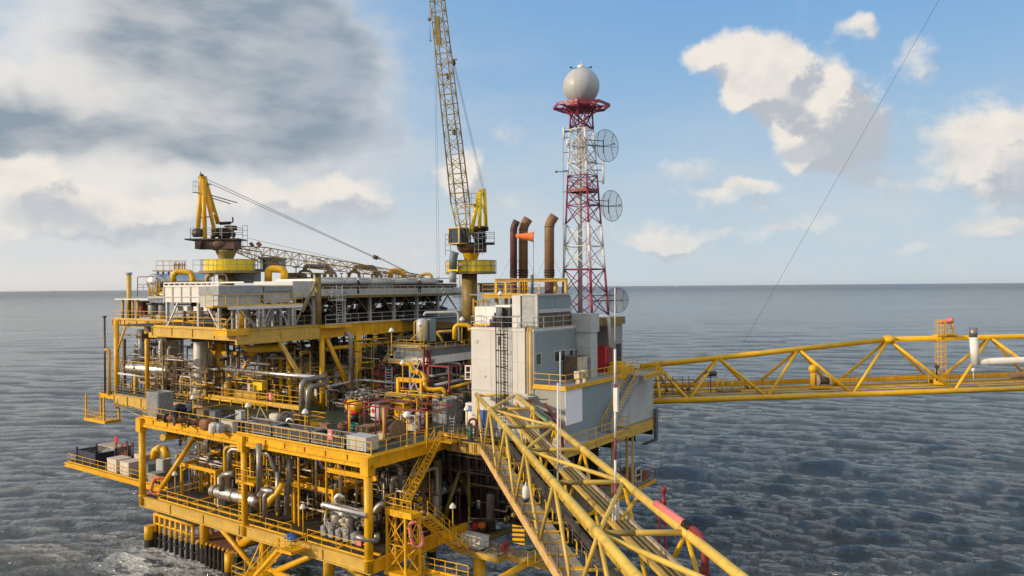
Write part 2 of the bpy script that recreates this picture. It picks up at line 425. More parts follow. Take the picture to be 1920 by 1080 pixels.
mat('orange', (.85, .20, .04), .6, var=.12, dirt=(.55, .13, .04), dirt_amt=.4)
mat('tower_red', (.27, .035, .07), .5, var=.2, dirt=(.2, .03, .04), dirt_amt=.4)
mat('rust', (.24, .10, .05), .75, var=.3, dirt=(.09, .04, .025), dirt_amt=.7, scale=1.5)
mat('stack_tan', (.22, .125, .06), .6, var=.15, dirt=(.22, .11, .06), dirt_amt=.6, scale=1.2)
mat('stack_maroon', (.10, .035, .03), .65, var=.25, dirt=(.05, .03, .03), dirt_amt=.6)
mat('deckgreen', (.03, .052, .038), .6, var=.3, dirt=(.13, .09, .045), dirt_amt=.8, scale=.5)
mat('decktan', (.40, .33, .22), .75, var=.2, dirt=GRIME, dirt_amt=.5, scale=1.5)
mat('deckdark', (.045, .038, .028), .7, var=.3, dirt=(.14, .09, .05), dirt_amt=.6, scale=.8)
mat('wood', (.24, .16, .09), .85, var=.3, dirt=(.08, .055, .035), dirt_amt=.6, scale=4)
mat('blue', (.03, .12, .42), .5, var=.15)
mat('navy', (.02, .03, .07), .5, var=.25, dirt=RUST, dirt_amt=.3)
mat('teal', (.04, .22, .17), .6, var=.25)
mat('beige', (.56, .47, .34), .6, var=.15, dirt=GRIME, dirt_amt=.4)
mat('tarp', (.62, .57, .50), .8, var=.15, dirt=(.35, .28, .2), dirt_amt=.4, scale=2)
mat('glass', (.03, .04, .05), .08, var=.1, spec=.8)
mat('cloth_navy', (.012, .016, .03), .85, var=.2)
mat('skin_tone', (.35, .2, .13), .6, var=.1)
mat('growth', (.016, .015, .012), .8, var=.4, bump=.6, scale=2)
mat('radome', (.44, .46, .48), .45, var=.03)
mat('winch_brown', (.11, .06, .04), .6, var=.2)

def mesh_mat(name, op):
    m = bpy.data.materials.new(name); m.use_nodes = True; g = NG(m.node_tree); nt = m.node_tree; b = nt.nodes['Principled BSDF']; b.inputs['Base Color'].default_value = (.45, .46, .46, 1); b.inputs['Roughness'].default_value = .6
    t = g.n('ShaderNodeBsdfTransparent'); x = g.n('ShaderNodeMixShader'); x.inputs[0].default_value = op; nt.links.new(t.outputs[0], x.inputs[1]); nt.links.new(b.outputs[0], x.inputs[2]); nt.links.new(x.outputs[0], nt.nodes['Material Output'].inputs['Surface']); MAT[name] = m
mesh_mat('mesh_fine', .22); mesh_mat('mesh_dense', .6)       # woven wire: open area lets the sky through
# ---------------------------------------------------------------- sea
def build_water():
    th = np.concatenate([np.radians(np.linspace(-180, -44, 60))[:-1], np.radians(np.linspace(-44, 44, 1001)), np.radians(np.linspace(44, 180, 60))[1:]])
    r = [12.0]
    while r[-1] < 320: r.append(r[-1] * 1.0048)
    while r[-1] < 2500: r.append(r[-1] * 1.009)
    while r[-1] < 24000: r.append(r[-1] * 1.08)
    r = np.array([.5, 5.] + r); nr, nt = len(r), len(th)
    R, Tt = np.meshgrid(r, th, indexing='ij'); X = R * np.sin(Tt); Y = R * np.cos(Tt)
    rng = np.random.RandomState(11)
    H = np.zeros_like(X); DX = np.zeros_like(X); DY = np.zeros_like(X)
    cell = np.maximum(R * .0042, R * R / 30.0 * .0007 + R * .001)
    wind = math.radians(197)
    lam = np.exp(np.linspace(math.log(.7), math.log(46), 84))
    for i, L in enumerate(lam):
        k = 2 * math.pi / L; a = wind + rng.normal(0, .60 if L < 3 else .36); ph = rng.uniform(0, 6.283)
        amp = .0078 * L ** .78 * (1.0 if L < 9 else (9 / L) ** .8) * rng.uniform(.6, 1.3)
        fade = np.clip((L / cell - 2.2) / 3.5, 0, 1)
        cx, cy = math.sin(a), math.cos(a); arg = k * (X * cx + Y * cy) + ph
        H += amp * fade * np.cos(arg); s = -1.35 * amp * fade * np.sin(arg); DX += s * cx; DY += s * cy
    gust = .75 + .35 * np.sin(X * .021 + 1.3 * np.sin(Y * .013)) * np.sin(Y * .017 + .8 * np.sin(X * .011))
    H *= gust
    fx = np.clip((22000 - R) / 2000, 0, 1)
    V = np.stack([X + DX * fx, Y + DY * fx, H * fx], -1).reshape(-1, 3).astype(np.float32)
    i = np.arange(nr - 1)[:, None] * nt; j = np.arange(nt)[None, :]; j2 = (j + 1) % nt
    q = np.stack([i + j, i + j2, i + nt + j2, i + nt + j], -1).reshape(-1, 4)[:, ::-1]
    me = bpy.data.meshes.new("sea"); me.vertices.add(len(V)); me.vertices.foreach_set('co', V.ravel())
    me.loops.add(q.size); me.loops.foreach_set('vertex_index', q.ravel().astype(np.int32))
    me.polygons.add(len(q)); me.polygons.foreach_set('loop_start', np.arange(0, q.size, 4, dtype=np.int32)); me.polygons.foreach_set('loop_total', np.full(len(q), 4, dtype=np.int32))
    me.polygons.foreach_set('use_smooth', np.ones(len(q), bool)); me.update(calc_edges=True)
    o = bpy.data.objects.new("sea", me); COL.objects.link(o); tag(o, 'dark choppy grey blue sea reaching to the horizon', kind='structure')
    m = bpy.data.materials.new("sea_water"); m.use_nodes = True; g = NG(m.node_tree); b = m.node_tree.nodes['Principled BSDF']
    geo = g.n('ShaderNodeNewGeometry').outputs['Position']
    dist = g.vm('LENGTH', geo).node.outputs[1]
    b.inputs['IOR'].default_value = 1.56
    far = g.ramp(dist, 200, 5000)
    m.node_tree.links.new(g.ramp(far, 0, 1, .05, .22, smooth=False), b.inputs['Roughness'])
    w1 = g.vm('MULTIPLY', geo, (1.0, 1.0, 0.0))
    rot = g.n('ShaderNodeVectorRotate', rotation_type='Z_AXIS'); m.node_tree.links.new(w1, rot.inputs['Vector']); rot.inputs['Angle'].default_value = math.radians(20)
    st = g.vm('MULTIPLY', rot.outputs[0], (.74, 1.2, 0))
    nf = g.noise(st, 1.7, 4, .66)
    rg = lambda n_: g.m('POWER', g.m('MAXIMUM', g.m('SUBTRACT', 1.0, g.m('ABSOLUTE', g.m('MULTIPLY', g.m('SUBTRACT', n_, .5), 3.6))), 0.0), 2.6)
    far2 = g.ramp(dist, 300, 2500)
    nm = g.m('ADD', g.m('ADD', g.m('MULTIPLY', rg(g.noise(st, 1.0, 4, .6, .6)), .20), g.m('MULTIPLY', rg(g.noise(st, .45, 5, .64, .6)), .58)), g.m('MULTIPLY', rg(g.noise(st, .17, 6, .66, .6)), 1.35))
    nm = g.m('ADD', nm, g.m('MULTIPLY', g.m('MULTIPLY', rg(g.noise(st, .03, 7, .68, .4)), 7.0), far2)); nb = g.noise(st, .045, 5, .62); nh = g.noise(st, .010, 5, .65)
    near = g.ramp(dist, 60, 600, 1, .15)
    pat = g.ramp(g.noise(g.vm('MULTIPLY', geo, (.6, 1.4, 0)), .011, 5, .6), .32, .68, .45, 1.35)
    nm = g.m('MULTIPLY', nm, pat)
    nm = g.m('ADD', nm, g.m('MULTIPLY', g.m('MULTIPLY', rg(g.noise(st, .009, 7, .7, .4)), 22.0), g.ramp(dist, 1200, 6000)))
    hgt = g.m('ADD', g.m('MULTIPLY', g.m('MULTIPLY', nf, .28), near), g.m('ADD', g.m('MULTIPLY', nm, .55), g.m('MULTIPLY', nb, .5)))
    hgt = g.m('ADD', hgt, g.m('MULTIPLY', nh, 1.5))
    bp = g.n('ShaderNodeBump'); bp.inputs['Distance'].default_value = 1.0; bp.inputs['Strength'].default_value = .85
    m.node_tree.links.new(hgt, bp.inputs['Height']); m.node_tree.links.new(bp.outputs[0], b.inputs['Normal'])
    # foam: sparse broken streaks on a few crests
    fo = g.noise(st, .55, 7, .72); fp = g.noise(geo, .022, 3, .5); sp = g.n('ShaderNodeSeparateXYZ'); m.node_tree.links.new(geo, sp.inputs[0])
    f = g.m('MULTIPLY', g.ramp(fo, .60, .66), g.m('MULTIPLY', g.ramp(fp, .64, .70), g.ramp(sp.outputs[2], .15, .6)), clamp=True)
    for (px_, py_, rr_, th_) in ((360, 1035, 12, .37), (960, 1050, 9, .41), (1655, 1062, 7, .52)):
        X_, Y_, Z_ = ray(px_, py_); t_ = -30 / Z_
        dd = g.vm('LENGTH', g.vm('SUBTRACT', geo, (X_ * t_, t_, 0))).node.outputs[1]
        f = g.m('MAXIMUM', f, g.m('MULTIPLY', g.ramp(dd, rr_, rr_ * .4), g.m('MULTIPLY', g.ramp(fo, th_ + .06, th_ + .14), .8)))
    m.node_tree.links.new(g.mix(f, (.040, .055, .060), (.75, .78, .78)), b.inputs['Base Color'])
    me.materials.append(m)
build_water()

# ---------------------------------------------------------------- decks
ZM, ZC, ZU, ZS = -13.6, -22.0, -4.15, -30.0          # main, cellar, upper deck and sea, below the eye
# main deck -------------------------------------------------------
md = T('main_deck', (0, 0, ZM), 'green plated main deck with yellow edge girders, above the pipework deck', 'platform deck')
MB().box(-34.4, 0, 0, 46, ZM - .12, ZM).box(0, 5.2, 9.3, 30, ZM - .12, ZM).build('deck_plate', 'deckgreen', md)
MB().ibeam((-34.6, -.15, ZM), (.15, -.15, ZM), .66, .34, stiff=2.6).box(-34.7, .3, -.36, -.02, ZM - .98, ZM - .70).build('edge_girder', 'yellow', md)
MB().ibeam((.15, 0, ZM), (.15, 9.6, ZM), .98, .34, stiff=2.6).build('edge_girder', 'yellow', md)
MB().ibeam((-34.6, 0, ZM), (-34.6, 20, ZM), .95, .34, stiff=2.6).build('edge_girder', 'yellow', md)
m = MB()
for v in (4, 8, 12.5, 17, 22, 28, 34, 40): m.ibeam((-34.3, v, ZM - .14), (5 if 9 < v < 25 else -.05, v, ZM - .14), .7, .25)
for u in (-30, -25, -20, -15, -10, -5): m.ibeam((u, .1, ZM - .9), (u, 42, ZM - .9), .55, .22)
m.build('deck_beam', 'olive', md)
MB().rail([(-34.3, .05, ZM), (.0, .05, ZM)], sp=1.75).build('guard_rail', 'yellow_rail', md)
MB().rail([(.05, .05, ZM), (.05, 5.1, ZM)], sp=1.7).rail([(.05, 5.25, ZM), (.05, 9.0, ZM)], sp=1.3).build('guard_rail', 'yellow_rail', md)
MB().rail([(-34.3, .1, ZM), (-34.3, 6.5, ZM)]).build('guard_rail', 'yellow_rail', md)
for k, (u, r) in enumerate(((-34.2, .34), (-14.2, .30), (-.15, .36))):
    p = PV(458, 900, -.15) if k == 1 else (u, -.15, 0)
    c = MB().tube((p[0], -.15, ZC - .9), (p[0], -.15, ZM - 1.0), r, 14).box(p[0] - r * 1.25, p[0] + r * 1.25, -.62, .2, ZM - 1.5, ZM - .05).build('column', 'yellow', md)
    MB().tube((p[0], -.15, ZC + .02), (p[0], -.15, ZC + .12), r * 1.25, 14).build('base_ring', 'yellow', c)
m = MB().tube(PV(366, 818, 3), PV(300, 918, 0.2), .27, 10); m.build('brace', 'yellow', md)
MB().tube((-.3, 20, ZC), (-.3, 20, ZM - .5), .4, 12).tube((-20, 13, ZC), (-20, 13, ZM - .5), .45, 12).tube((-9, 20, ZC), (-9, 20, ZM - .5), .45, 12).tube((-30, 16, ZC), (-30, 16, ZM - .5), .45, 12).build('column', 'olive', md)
MB().tube(PV(700, 930, 8), PV(640, 880, 9), .25, 10).tube((-9, 12, ZC), (-4, 12, ZM - .5), .26, 10).tube((-16, 9, ZM - .8), (-20.5, 9, ZC), .27, 10).build('brace', 'yellow', md)
# side platform on the far left
sp_ = T('post_platform', (-52, 8, ZM), 'narrow yellow side platform with tall posts at far left of the main deck', 'platform deck')
MB().box(-58, -34.8, 7.4, 30, ZM - .1, ZM).build('deck_plate', 'deckdark', sp_)
MB().ibeam((-54.5, 7.3, ZM), (-34.9, 7.3, ZM), 1.35, .34, stiff=3.2).build('edge_girder', 'ochre', sp_)
MB().ibeam((-58.2, 7.3, ZM - .1), (-54.5, 7.3, ZM - .1), .55, .3, stiff=2).build('edge_girder', 'yellow', sp_)
MB().rail([(-57.9, 7.4, ZM), (-35, 7.4, ZM)], mids=(.33, .66)).build('guard_rail', 'galv', sp_)
for px in (219, 276, 303):
    v = 7.7 if px != 303 else 12.5
    q = PV(px, 700, v); MB().tube((q[0], v, ZM - (1.9 if px == 219 else .0)), (q[0], v, -4.3 + .3), .32 if px == 219 else .27, 10).build('post', 'yellow', sp_)
b0 = PV(225, 668, 7.7)
MB().tube((PV(219, 700, 7.7)[0], 7.7, -8.3), vadd(PV(236, 612, 7.7), (0, 0, 0)), .13, 8).build('knee_brace', 'yellow', sp_)
# hanging basket platform under its end
hb = T('hanging_basket', PV(205, 788, 7.0), 'small yellow access basket hanging below the side platform', 'access basket')
c0 = PV(173, 785, 7.0); c1 = PV(210, 789, 7.0); zb = c1[2]
MB().box(c0[0], c1[0] + .4, 5.9, 8.0, zb - .25, zb).build('basket_floor', 'yellow', hb)
m = MB()
for u in (c0[0] + .5, c1[0]):
    for v in (6.0, 7.9): m.bar((u, v, zb), (u, v, ZM - .2), .18)
m.build('hanger', 'yellow', hb)
MB().rail([(c0[0], 5.95, zb), (c1[0] + .4, 5.95, zb), (c1[0] + .4, 7.9, zb)], sp=.9).rail([(c0[0], 5.95, zb), (c0[0], 7.9, zb)]).build('guard_rail', 'yellow_rail', hb)
ct = T('cable_ladder', (-48, 7.2, ZM - 2.6), 'open grey cable tray slung below the left side platform', 'cable tray')
m = MB()
q0 = PV(212, 758, 6.6); q1 = PV(272, 784, 4.5)
m.tube(q0, q1, .07, 5).tube(vadd(q0, (0, 1.2, 0)), vadd(q1, (0, 1.2, 0)), .07, 5)
for k in range(9):
    p = lerp(q0, q1, k / 8); m.tube(p, vadd(p, (0, 1.2, 0)), .05, 5); m.tube(p, (p[0], p[1], ZM - 1.3), .07, 5)
m.build('tray_frame', 'galv', ct)
# cellar deck ------------------------------------------------------
cd = T('cellar_deck', (0, 0, ZC), 'lower process deck with yellow edge girders just above the boat landing', 'platform deck')
MB().box(-34.4, 0, 0, 26, ZC - .12, ZC).box(0, 7, 14.5, 24, ZC - .12, ZC).build('deck_plate', 'deckdark', cd)
MB().ibeam((-34.6, -.15, ZC), (.15, -.15, ZC), 1.08, .36, stiff=5.2).build('edge_girder', 'ochre', cd)
MB().ibeam((.15, 0, ZC), (.15, 12, ZC), 1.0, .34, stiff=3).build('edge_girder', 'yellow', cd)
MB().ibeam((-34.6, 0, ZC), (-34.6, 20, ZC), 1.1, .34, stiff=3).build('edge_girder', 'yellow', cd)
m = MB()
for v in (4, 8, 12, 16, 20, 24): m.ibeam((-34.3, v, ZC - .14), (6 if v > 14 else -.05, v, ZC - .14), .7, .25)
m.build('deck_beam', 'olive', cd)
g1 = PV(545, 980, 0)[0]
MB().rail([(-31.5, .05, ZC), (g1, .05, ZC)], sp=1.75).rail([(g1 + 2.2, .05, ZC), (-.6, .05, ZC)]).build('guard_rail', 'yellow_rail', cd)
MB().rail([(.05, 3.6, ZC), (.05, 9.0, ZC)]).build('guard_rail', 'yellow_rail', cd)
m = MB()
for k in range(7):
    u = -32 + k * 4.6; m.bar((u, 1.2, ZC + .06), (u + 4.2, 1.2, ZC + .06), .25, .12); m.bar((u, .4, ZC + .055), (u, 7.5, ZC + .055), .22, .11)
m.build('kerb', 'yellow', cd)
# laydown pad at the left -----------------------------------------
lp = T('laydown_platform', (-46, 5, ZC), 'low cantilevered laydown platform loaded with cargo at the far left', 'platform deck')
p0 = PZ(140, 866, ZC); p1 = PZ(265, 906, ZC); du = p0[0]
MB().box(-58, -34.8, 2.9, 9.5, ZC - .12, ZC).build('deck_plate', 'deckdark', lp)
MB().ibeam((-58, 2.8, ZC), (-34.8, 2.8, ZC), .5, .3).build('edge_girder', 'yellow', lp)
m = MB()
for k in range(6): m.ibeam((-57.6 + k * 4.3, 2.9, ZC - .14), (-57.6 + k * 4.3, 9.4, ZC - .14), .55, .5)
m.build('deck_beam', 'ochre', lp)
MB().rail([(-57.8, 9.3, ZC), (-57.8, 3, ZC), (-34.8, 3, ZC)], sp=1.9).build('guard_rail', 'yellow_rail', lp)
# upper deck -------------------------------------------------------
ud = T('upper_deck', (-21.6, 2.7, ZU), 'top platform deck with ochre girders carrying the coolers and cranes', 'platform deck')
MB().box(-45, -21.7, 2.8, 58, ZU - .1, ZU).box(-58, -37, 9.1, 22, ZU - .11, ZU - .01).box(-21.7, -9, 26, 40, ZU - .1, ZU).build('deck_plate', 'deckdark', ud)
MB().ibeam((-37, 2.7, ZU), (-21.4, 2.7, ZU), 1.1, .34, stiff=3.6).build('edge_girder', 'ochre', ud)
MB().ibeam((-58, 9, ZU + .2), (-37, 9, ZU + .2), 1.0, .34, stiff=3).build('edge_girder', 'ochre', ud)
c = PV(299, 620, 4)
MB().box(-38.6, -35.4, 3.1, 8.9, ZU - 1.3, ZU - .75).build('edge_girder', 'ochre', ud)
MB().ibeam((-21.5, 2.6, ZU), (-21.5, 13.2, ZU), 1.5, .36, stiff=5).build('edge_girder', 'ochre', ud)
MB().ibeam((-21.5, 13.4, ZU), (-21.5, 58, ZU), 1.45, .34, stiff=6).build('edge_girder', 'yellow', ud)
MB().box(-23.5, -21.3, 1.4, 4.0, ZU - .55, ZU - .05).box(-21.3, -20.5, 13.2, 17, ZU - .35, ZU - .05).build('landing', 'yellow', ud)
m = MB()
for v in range(6, 58, 4): m.ibeam((-44.8, v, ZU - .12), (-21.8, v, ZU - .12), .8, .28)
for u in (-40, -35, -30, -26): m.ibeam((u, 3, ZU - .95), (u, 56, ZU - .95), .6, .25)
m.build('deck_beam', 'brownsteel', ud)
MB().rail([(-36.8, 2.75, ZU), (-23.5, 2.75, ZU)], sp=1.8).rail([(-23.5, 1.5, ZU), (-21.35, 1.5, ZU), (-21.35, 4, ZU)], sp=1.1).build('guard_rail', 'yellow_rail', ud)
MB().rail([(-21.6, 4.0, ZU), (-21.6, 13, ZU)], sp=1.8).build('guard_rail', 'olive', ud)
MB().rail([(-20.6, 13.3, ZU), (-20.6, 17, ZU), (-21.6, 17.2, ZU), (-21.6, 50, ZU)], sp=1.9).build('guard_rail', 'lightgrey', ud)
MB().rail([(-58, 9.1, ZU + .2), (-37.2, 9.1, ZU + .2), (-37.0, 3, ZU + .2)], sp=1.9).build('guard_rail', 'yellow_rail', ud)
def col_(px, y, u, r, z0=ZM, z1=ZU - 1.2, mt='yellow', v=None):
    q = PU(px, y, u) if v is None else (u, v, 0)
    o = MB().tube((q[0], q[1], z0), (q[0], q[1], z1), r, 14).build('column', mt, ud); return q
ca = col_(604, 700, -21.6, .30); cb = col_(671, 690, -21.6, .45); col_(414, 690, -39.8, .62, v=13.1); cc = col_(800, 690, -21.6, .45)
for v in (30, 40, 52): col_(0, 0, -21.6, .45, v=v)
for u, v in ((-39.8, 22), (-39.8, 36), (-31, 13), (-31, 30), (-43, 44)): col_(0, 0, u, .4, v=v, mt='olive')
def br_(a, b, r=.26, mt='yellow'): MB().tube(a, b, r, 12).build('brace', mt, ud)
br_(PU(518, 630, -21.6), (ca[0], ca[1] - .3, ZM + .1), .24, 'ochre')
br_(PU(609, 627, -21.7), (cb[0], cb[1] - .5, ZM + .3), .26)
br_(PU(757, 618, -21.7), (cb[0], cb[1] + .6, ZM + .6), .28, 'ochre')
br_(PV(381, 630, 13.0), PV(462, 747, 13.0), .27); br_(PV(478, 660, 13.4), PV(422, 742, 13.4), .25)
br_(PU(612, 654, -22.2), PU(765, 638, -22.2), .22)
br_((-39.8, 13.1, -6.7), PV(440, 668, 13.1), .2)
# mezzanine inside
mz = T('mezzanine_deck', (-30, 20, -9.2), 'dark mezzanine level packed with vessels between main and upper decks', 'platform deck')
MB().box(-44, -24.5, 16, 54, -9.3, -9.2).build('deck_plate', 'brownsteel', mz)
m = MB()
for v in range(17, 54, 4): m.ibeam((-44, v, -9.32), (-24.5, v, -9.32), .5, .2)
m.ibeam((-24.4, 16, -9.15), (-24.4, 54, -9.15), .6, .25).ibeam((-44, 15.9, -9.15), (-24.5, 15.9, -9.15), .6, .25); m.build('deck_beam', 'brownsteel', mz)
MB().rail([(-24.5, 16, -9.2), (-24.5, 50, -9.2)]).rail([(-43, 16, -9.2), (-24.5, 16, -9.2)]).build('guard_rail', 'galv', mz)
# dark walls added far inside: close the view and stand in for shade
ww = T('dark_wall', (-30, 44, ZM), 'dark louvred wall added deep inside, standing in for shade, behind the pipework', 'wall')
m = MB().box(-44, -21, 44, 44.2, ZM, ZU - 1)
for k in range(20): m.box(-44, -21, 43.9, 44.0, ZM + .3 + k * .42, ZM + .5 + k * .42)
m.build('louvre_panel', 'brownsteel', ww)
ww = T('dark_wall', (-10, 25.8, ZC), 'dark bulkhead added at the back of the lower process deck as shade', 'wall')
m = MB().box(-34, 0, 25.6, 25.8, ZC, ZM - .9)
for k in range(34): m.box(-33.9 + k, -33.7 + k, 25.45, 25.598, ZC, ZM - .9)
m.build('sheet', 'brownsteel', ww)
# ---------------------------------------------------------------- jacket below the decks
jk = T('jacket_frame', (-10, 8, ZS), 'yellow tubular jacket legs and braces standing in the sea under the decks', 'jacket')
legs = [(-.8, 6.5), (-9.5, 3.8), (-20, 4.6), (-31, 5.0), (-9.5, 18), (-31, 18), (-20, 18)]
for k, (u, v) in enumerate(legs):
    l_ = MB().tube((u, v, -28.3), (u, v, ZC - 1.0), .5, 14).build('leg', 'yellow', jk)
    MB().tube((u, v, -34), (u, v, -28.3), .52, 14).build('splash_zone', 'growth', l_)
MB().tube((-31, 5, -24), (-20, 4.6, -29.4), .3, 10).tube((-20, 4.6, -29), (-9.5, 3.8, -24), .3, 10).tube((-9.5, 3.8, -24.5), (-.8, 6.5, -29), .3, 10).tube((-31, 5, -24), (-31, 18, -29.5), .3, 10).tube((-9.5, 3.8, -28.2), (-20, 4.6, -28.2), .3, 10).tube((-31, 5, -28.0), (-20, 18, -28.), .3, 10).build('brace', 'yellow', jk)
pl = PZ(899, 1032, -23.6)
sl_ = T('pile_leg', (pl[0], pl[1], ZS), 'thick yellow round pile standing in the water under the white locker landing', 'pile')
MB().tube((pl[0], pl[1], -34), (pl[0], pl[1], -23.5), .56, 16).build('shaft', 'yellow', sl_)
# dark tubular works in the shade behind the landing (conductor bay)
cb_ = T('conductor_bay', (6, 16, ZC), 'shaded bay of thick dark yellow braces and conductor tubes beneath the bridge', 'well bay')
def dz(px, py, d): return PD(px, py, d)
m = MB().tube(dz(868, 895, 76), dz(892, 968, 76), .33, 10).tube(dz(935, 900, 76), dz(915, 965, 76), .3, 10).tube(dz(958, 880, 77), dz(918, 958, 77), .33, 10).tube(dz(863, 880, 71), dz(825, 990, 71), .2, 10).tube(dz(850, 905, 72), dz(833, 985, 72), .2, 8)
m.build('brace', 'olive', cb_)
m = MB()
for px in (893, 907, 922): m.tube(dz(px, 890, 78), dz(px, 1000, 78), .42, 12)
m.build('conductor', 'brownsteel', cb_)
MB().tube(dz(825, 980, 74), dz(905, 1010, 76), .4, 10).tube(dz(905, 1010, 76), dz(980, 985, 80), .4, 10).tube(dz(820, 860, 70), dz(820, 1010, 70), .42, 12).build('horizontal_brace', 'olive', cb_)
MB().box(1, 7.5, 24, 24.2, -27, ZM - .8).box(1, 1.2, 13, 24, ZC, ZM - .5).build('dark_backing', 'soot', cb_)  # near-black sheets added for the shaded depth under the building
m = MB()
for k in range(5):
    z = ZC + 1.5 * k + .4; m.tube((.5, 12, z), (8, 17, z), .05, 5)
m.build('scaffold_tube', 'galv', cb_)
MB().tube(dz(862, 920, 71), dz(862, 1000, 71), .05, 6).build('riser_pipe', 'maroon', cb_)
o = MB().box(*([dz(897, 940, 75)[0] - .2, dz(897, 940, 75)[0] + .2]), dz(897, 940, 75)[1] - .02, dz(897, 940, 75)[1], dz(897, 955, 75)[2], dz(897, 938, 75)[2])
o.build('notice_plate', 'lightgrey', cb_)
# ---------------------------------------------------------------- boat landing
bl = T('boat_landing', (-33, 4.7, ZS), 'yellow and black fendered boat landing in the water under the lower deck', 'boat landing')
zt = PV(300, 966, 4.7)[2]
uL, uM, uR = PV(281, 1023, 4.7)[0], PV(362, 1000, 4.7)[0], PV(435, 1040, 4.7)[0]
MB().box(uL + 1, uM + .3, 4.9, 9.5, zt - .2, zt).build('upper_landing', 'brownsteel', bl)
zl = PV(400, 1022, 4.7)[2]
MB().box(uM, uR, 4.9, 9.5, zl - .2, zl).build('lower_landing', 'rust', bl)
n = 8
m = MB(); mk = MB()
for k in range(n):
    u = uL + 1.2 + (uM - uL - 1.2) * k / (n - 1)
    m.tube((u, 4.7, zt - 2.1), (u, 4.7, zt - .1), .2, 8); mk.tube((u, 4.7, -31.5), (u, 4.7, zt - 2.1), .23, 8)
m.tube((uL + 1, 4.7, zt - .05), (uM + .1, 4.7, zt - .05), .17, 8).tube((uL + 1, 4.72, zt - 1.1), (uM + .1, 4.72, zt - 1.1), .13, 8)
for k in range(1, 9):
    u = uM + .3 + (uR - uM - .3) * k / 9
    m.tube((u, 4.7, zl - .25), (u, 4.7, zl - .0), .15, 8); mk.tube((u, 4.7, -31.5), (u, 4.7, zl - .25), .22, 8)
m.build('fender_frame', 'yellow', bl); mk.tube((uL + 1, 4.75, -28.9), (uR, 4.75, -29.3), .12, 8).build('fender_pile', 'growth', bl)
for (px, py, v, h) in ((279, 985, 4.2, 1.6), (430, 1036, 4.1, 1.9), (296, 960, 5.6, 1.2), (449, 1005, 7, 2.2)):
    q = PV(px, py, v); r = .5 if px in (279, 430) else .34
    p_ = MB().tube((q[0], v, q[2] - h), (q[0], v, q[2]), r, 14).build('mooring_pile', 'yellow', bl)
    MB().tube((q[0], v, -32), (q[0], v, q[2] - h), r * 1.02, 14).build('splash_zone', 'growth', p_)
MB().tube((uR + .3, 5.2, zl + .3), (uR + 5, 6, ZC - 2), .5, 12).tube((uL, 5.6, zt + .1), (uL + 4, 5.6, ZC - 1), .3, 10).build('brace', 'yellow', bl)
m = MB(); q0, q1 = PV(381, 990, 6.5), PV(397, 1020, 6.5)
m.bar(q0, q1, .1, .3).bar(vadd(q0, (0, .9, 0)), vadd(q1, (0, .9, 0)), .1, .3)
for k in range(1, 9):
    p = lerp(q0, q1, k / 9); m.box(p[0] - .12, p[0] + .12, p[1], p[1] + .9, p[2] - .02, p[2] + .02)
m.rail([q0, q1], toe=False, sp=1.2); m.build('stair', 'yellow', bl)
MB().rail([(uM, 9.4, zl), (uR, 9.4, zl)]).rail([(uR, 9.4, zl), (uR, 5, zl)]).build('guard_rail', 'yellow_rail', bl)
# ---------------------------------------------------------------- accommodation and control building
ZR, ZB = -3.95, -8.68
hs = T('control_building', (8, 11.76, ZB), 'cream windowed module building, one side tinted blue grey as shade, with flat roof where both bridges meet', 'building')
MB().box(1.1, 8.0, 11.76, 20.3, ZM + .05, ZR).build('wall', 'cream', hs)
MB().box(7.98, 8.03, 11.80, 20.3, ZB + .01, ZR - .15).build('shaded_side', 'bluegrey', hs)  # sheet over the cream wall, this side's blue grey shade in its colour
MB().box(1.0, 8.12, 11.66, 20.4, ZR, ZR + .1).build('roof_edge', 'white', hs)
MB().box(1.06, 8.0, 11.70, 11.757, -9.5, -9.42).box(7.78, 8.04, 11.7, 11.98, ZB - .4, ZR - .02).box(1.1, 7.9, 11.745, 11.757, -6.72, -6.69).box(3.35, 3.38, 11.745, 11.757, -9.4, ZR - .02).box(6.25, 6.28, 11.745, 11.757, -9.4, ZR - .02).box(1.5, 1.9, 11.7, 11.757, -5.2, -4.9).box(2.6, 2.8, 11.7, 11.757, -8.3, -8.1).build('wall_seam', 'lightgrey', hs)
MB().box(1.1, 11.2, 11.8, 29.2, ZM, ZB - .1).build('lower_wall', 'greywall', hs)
MB().box(11.2, 11.23, 20, 29.15, ZM + .01, ZB - .2).build('light_cladding', 'lightgrey', hs)
MB().box(11.2, 11.225, 12.2, 19.99, ZM + .01, ZB - .2).build('shaded_side', 'bluegrey', hs)
MB().box(.9, 11.3, 11.5, 30, ZM - .1, ZM - .004).build('floor_slab', 'greywall', hs)
a_, b_ = PU(1059, 760, 11.23), PU(1091, 760, 11.23)
MB().box(11.23, 11.27, a_[1] + .05, b_[1], PU(1059, 799, 11.23)[2] , PU(1059, 731, 11.23)[2]).build('blank_panel', 'fresh_white', hs)
MB().box(8.0, 11.35, 11.62, 29.3, ZB - .09, ZB).build('balcony_floor', 'midgrey', hs)
MB().ibeam((8.0, 11.62, ZB), (11.35, 11.62, ZB), .22, .1).ibeam((11.36, 11.62, ZB), (11.36, 25, ZB), .22, .1).build('balcony_edge', 'yellow_rail', hs)
MB().rail([(8.05, 11.65, ZB), (11.3, 11.65, ZB), (11.3, 25.5, ZB)], sp=1.65).build('guard_rail', 'yellow_rail', hs)
MB().rail([(1.15, 18, ZR + .1), (1.15, 11.72, ZR + .1), (8.05, 11.72, ZR + .1), (8.05, 20, ZR + .1)], sp=1.7).build('roof_rail', 'lightgrey', hs)
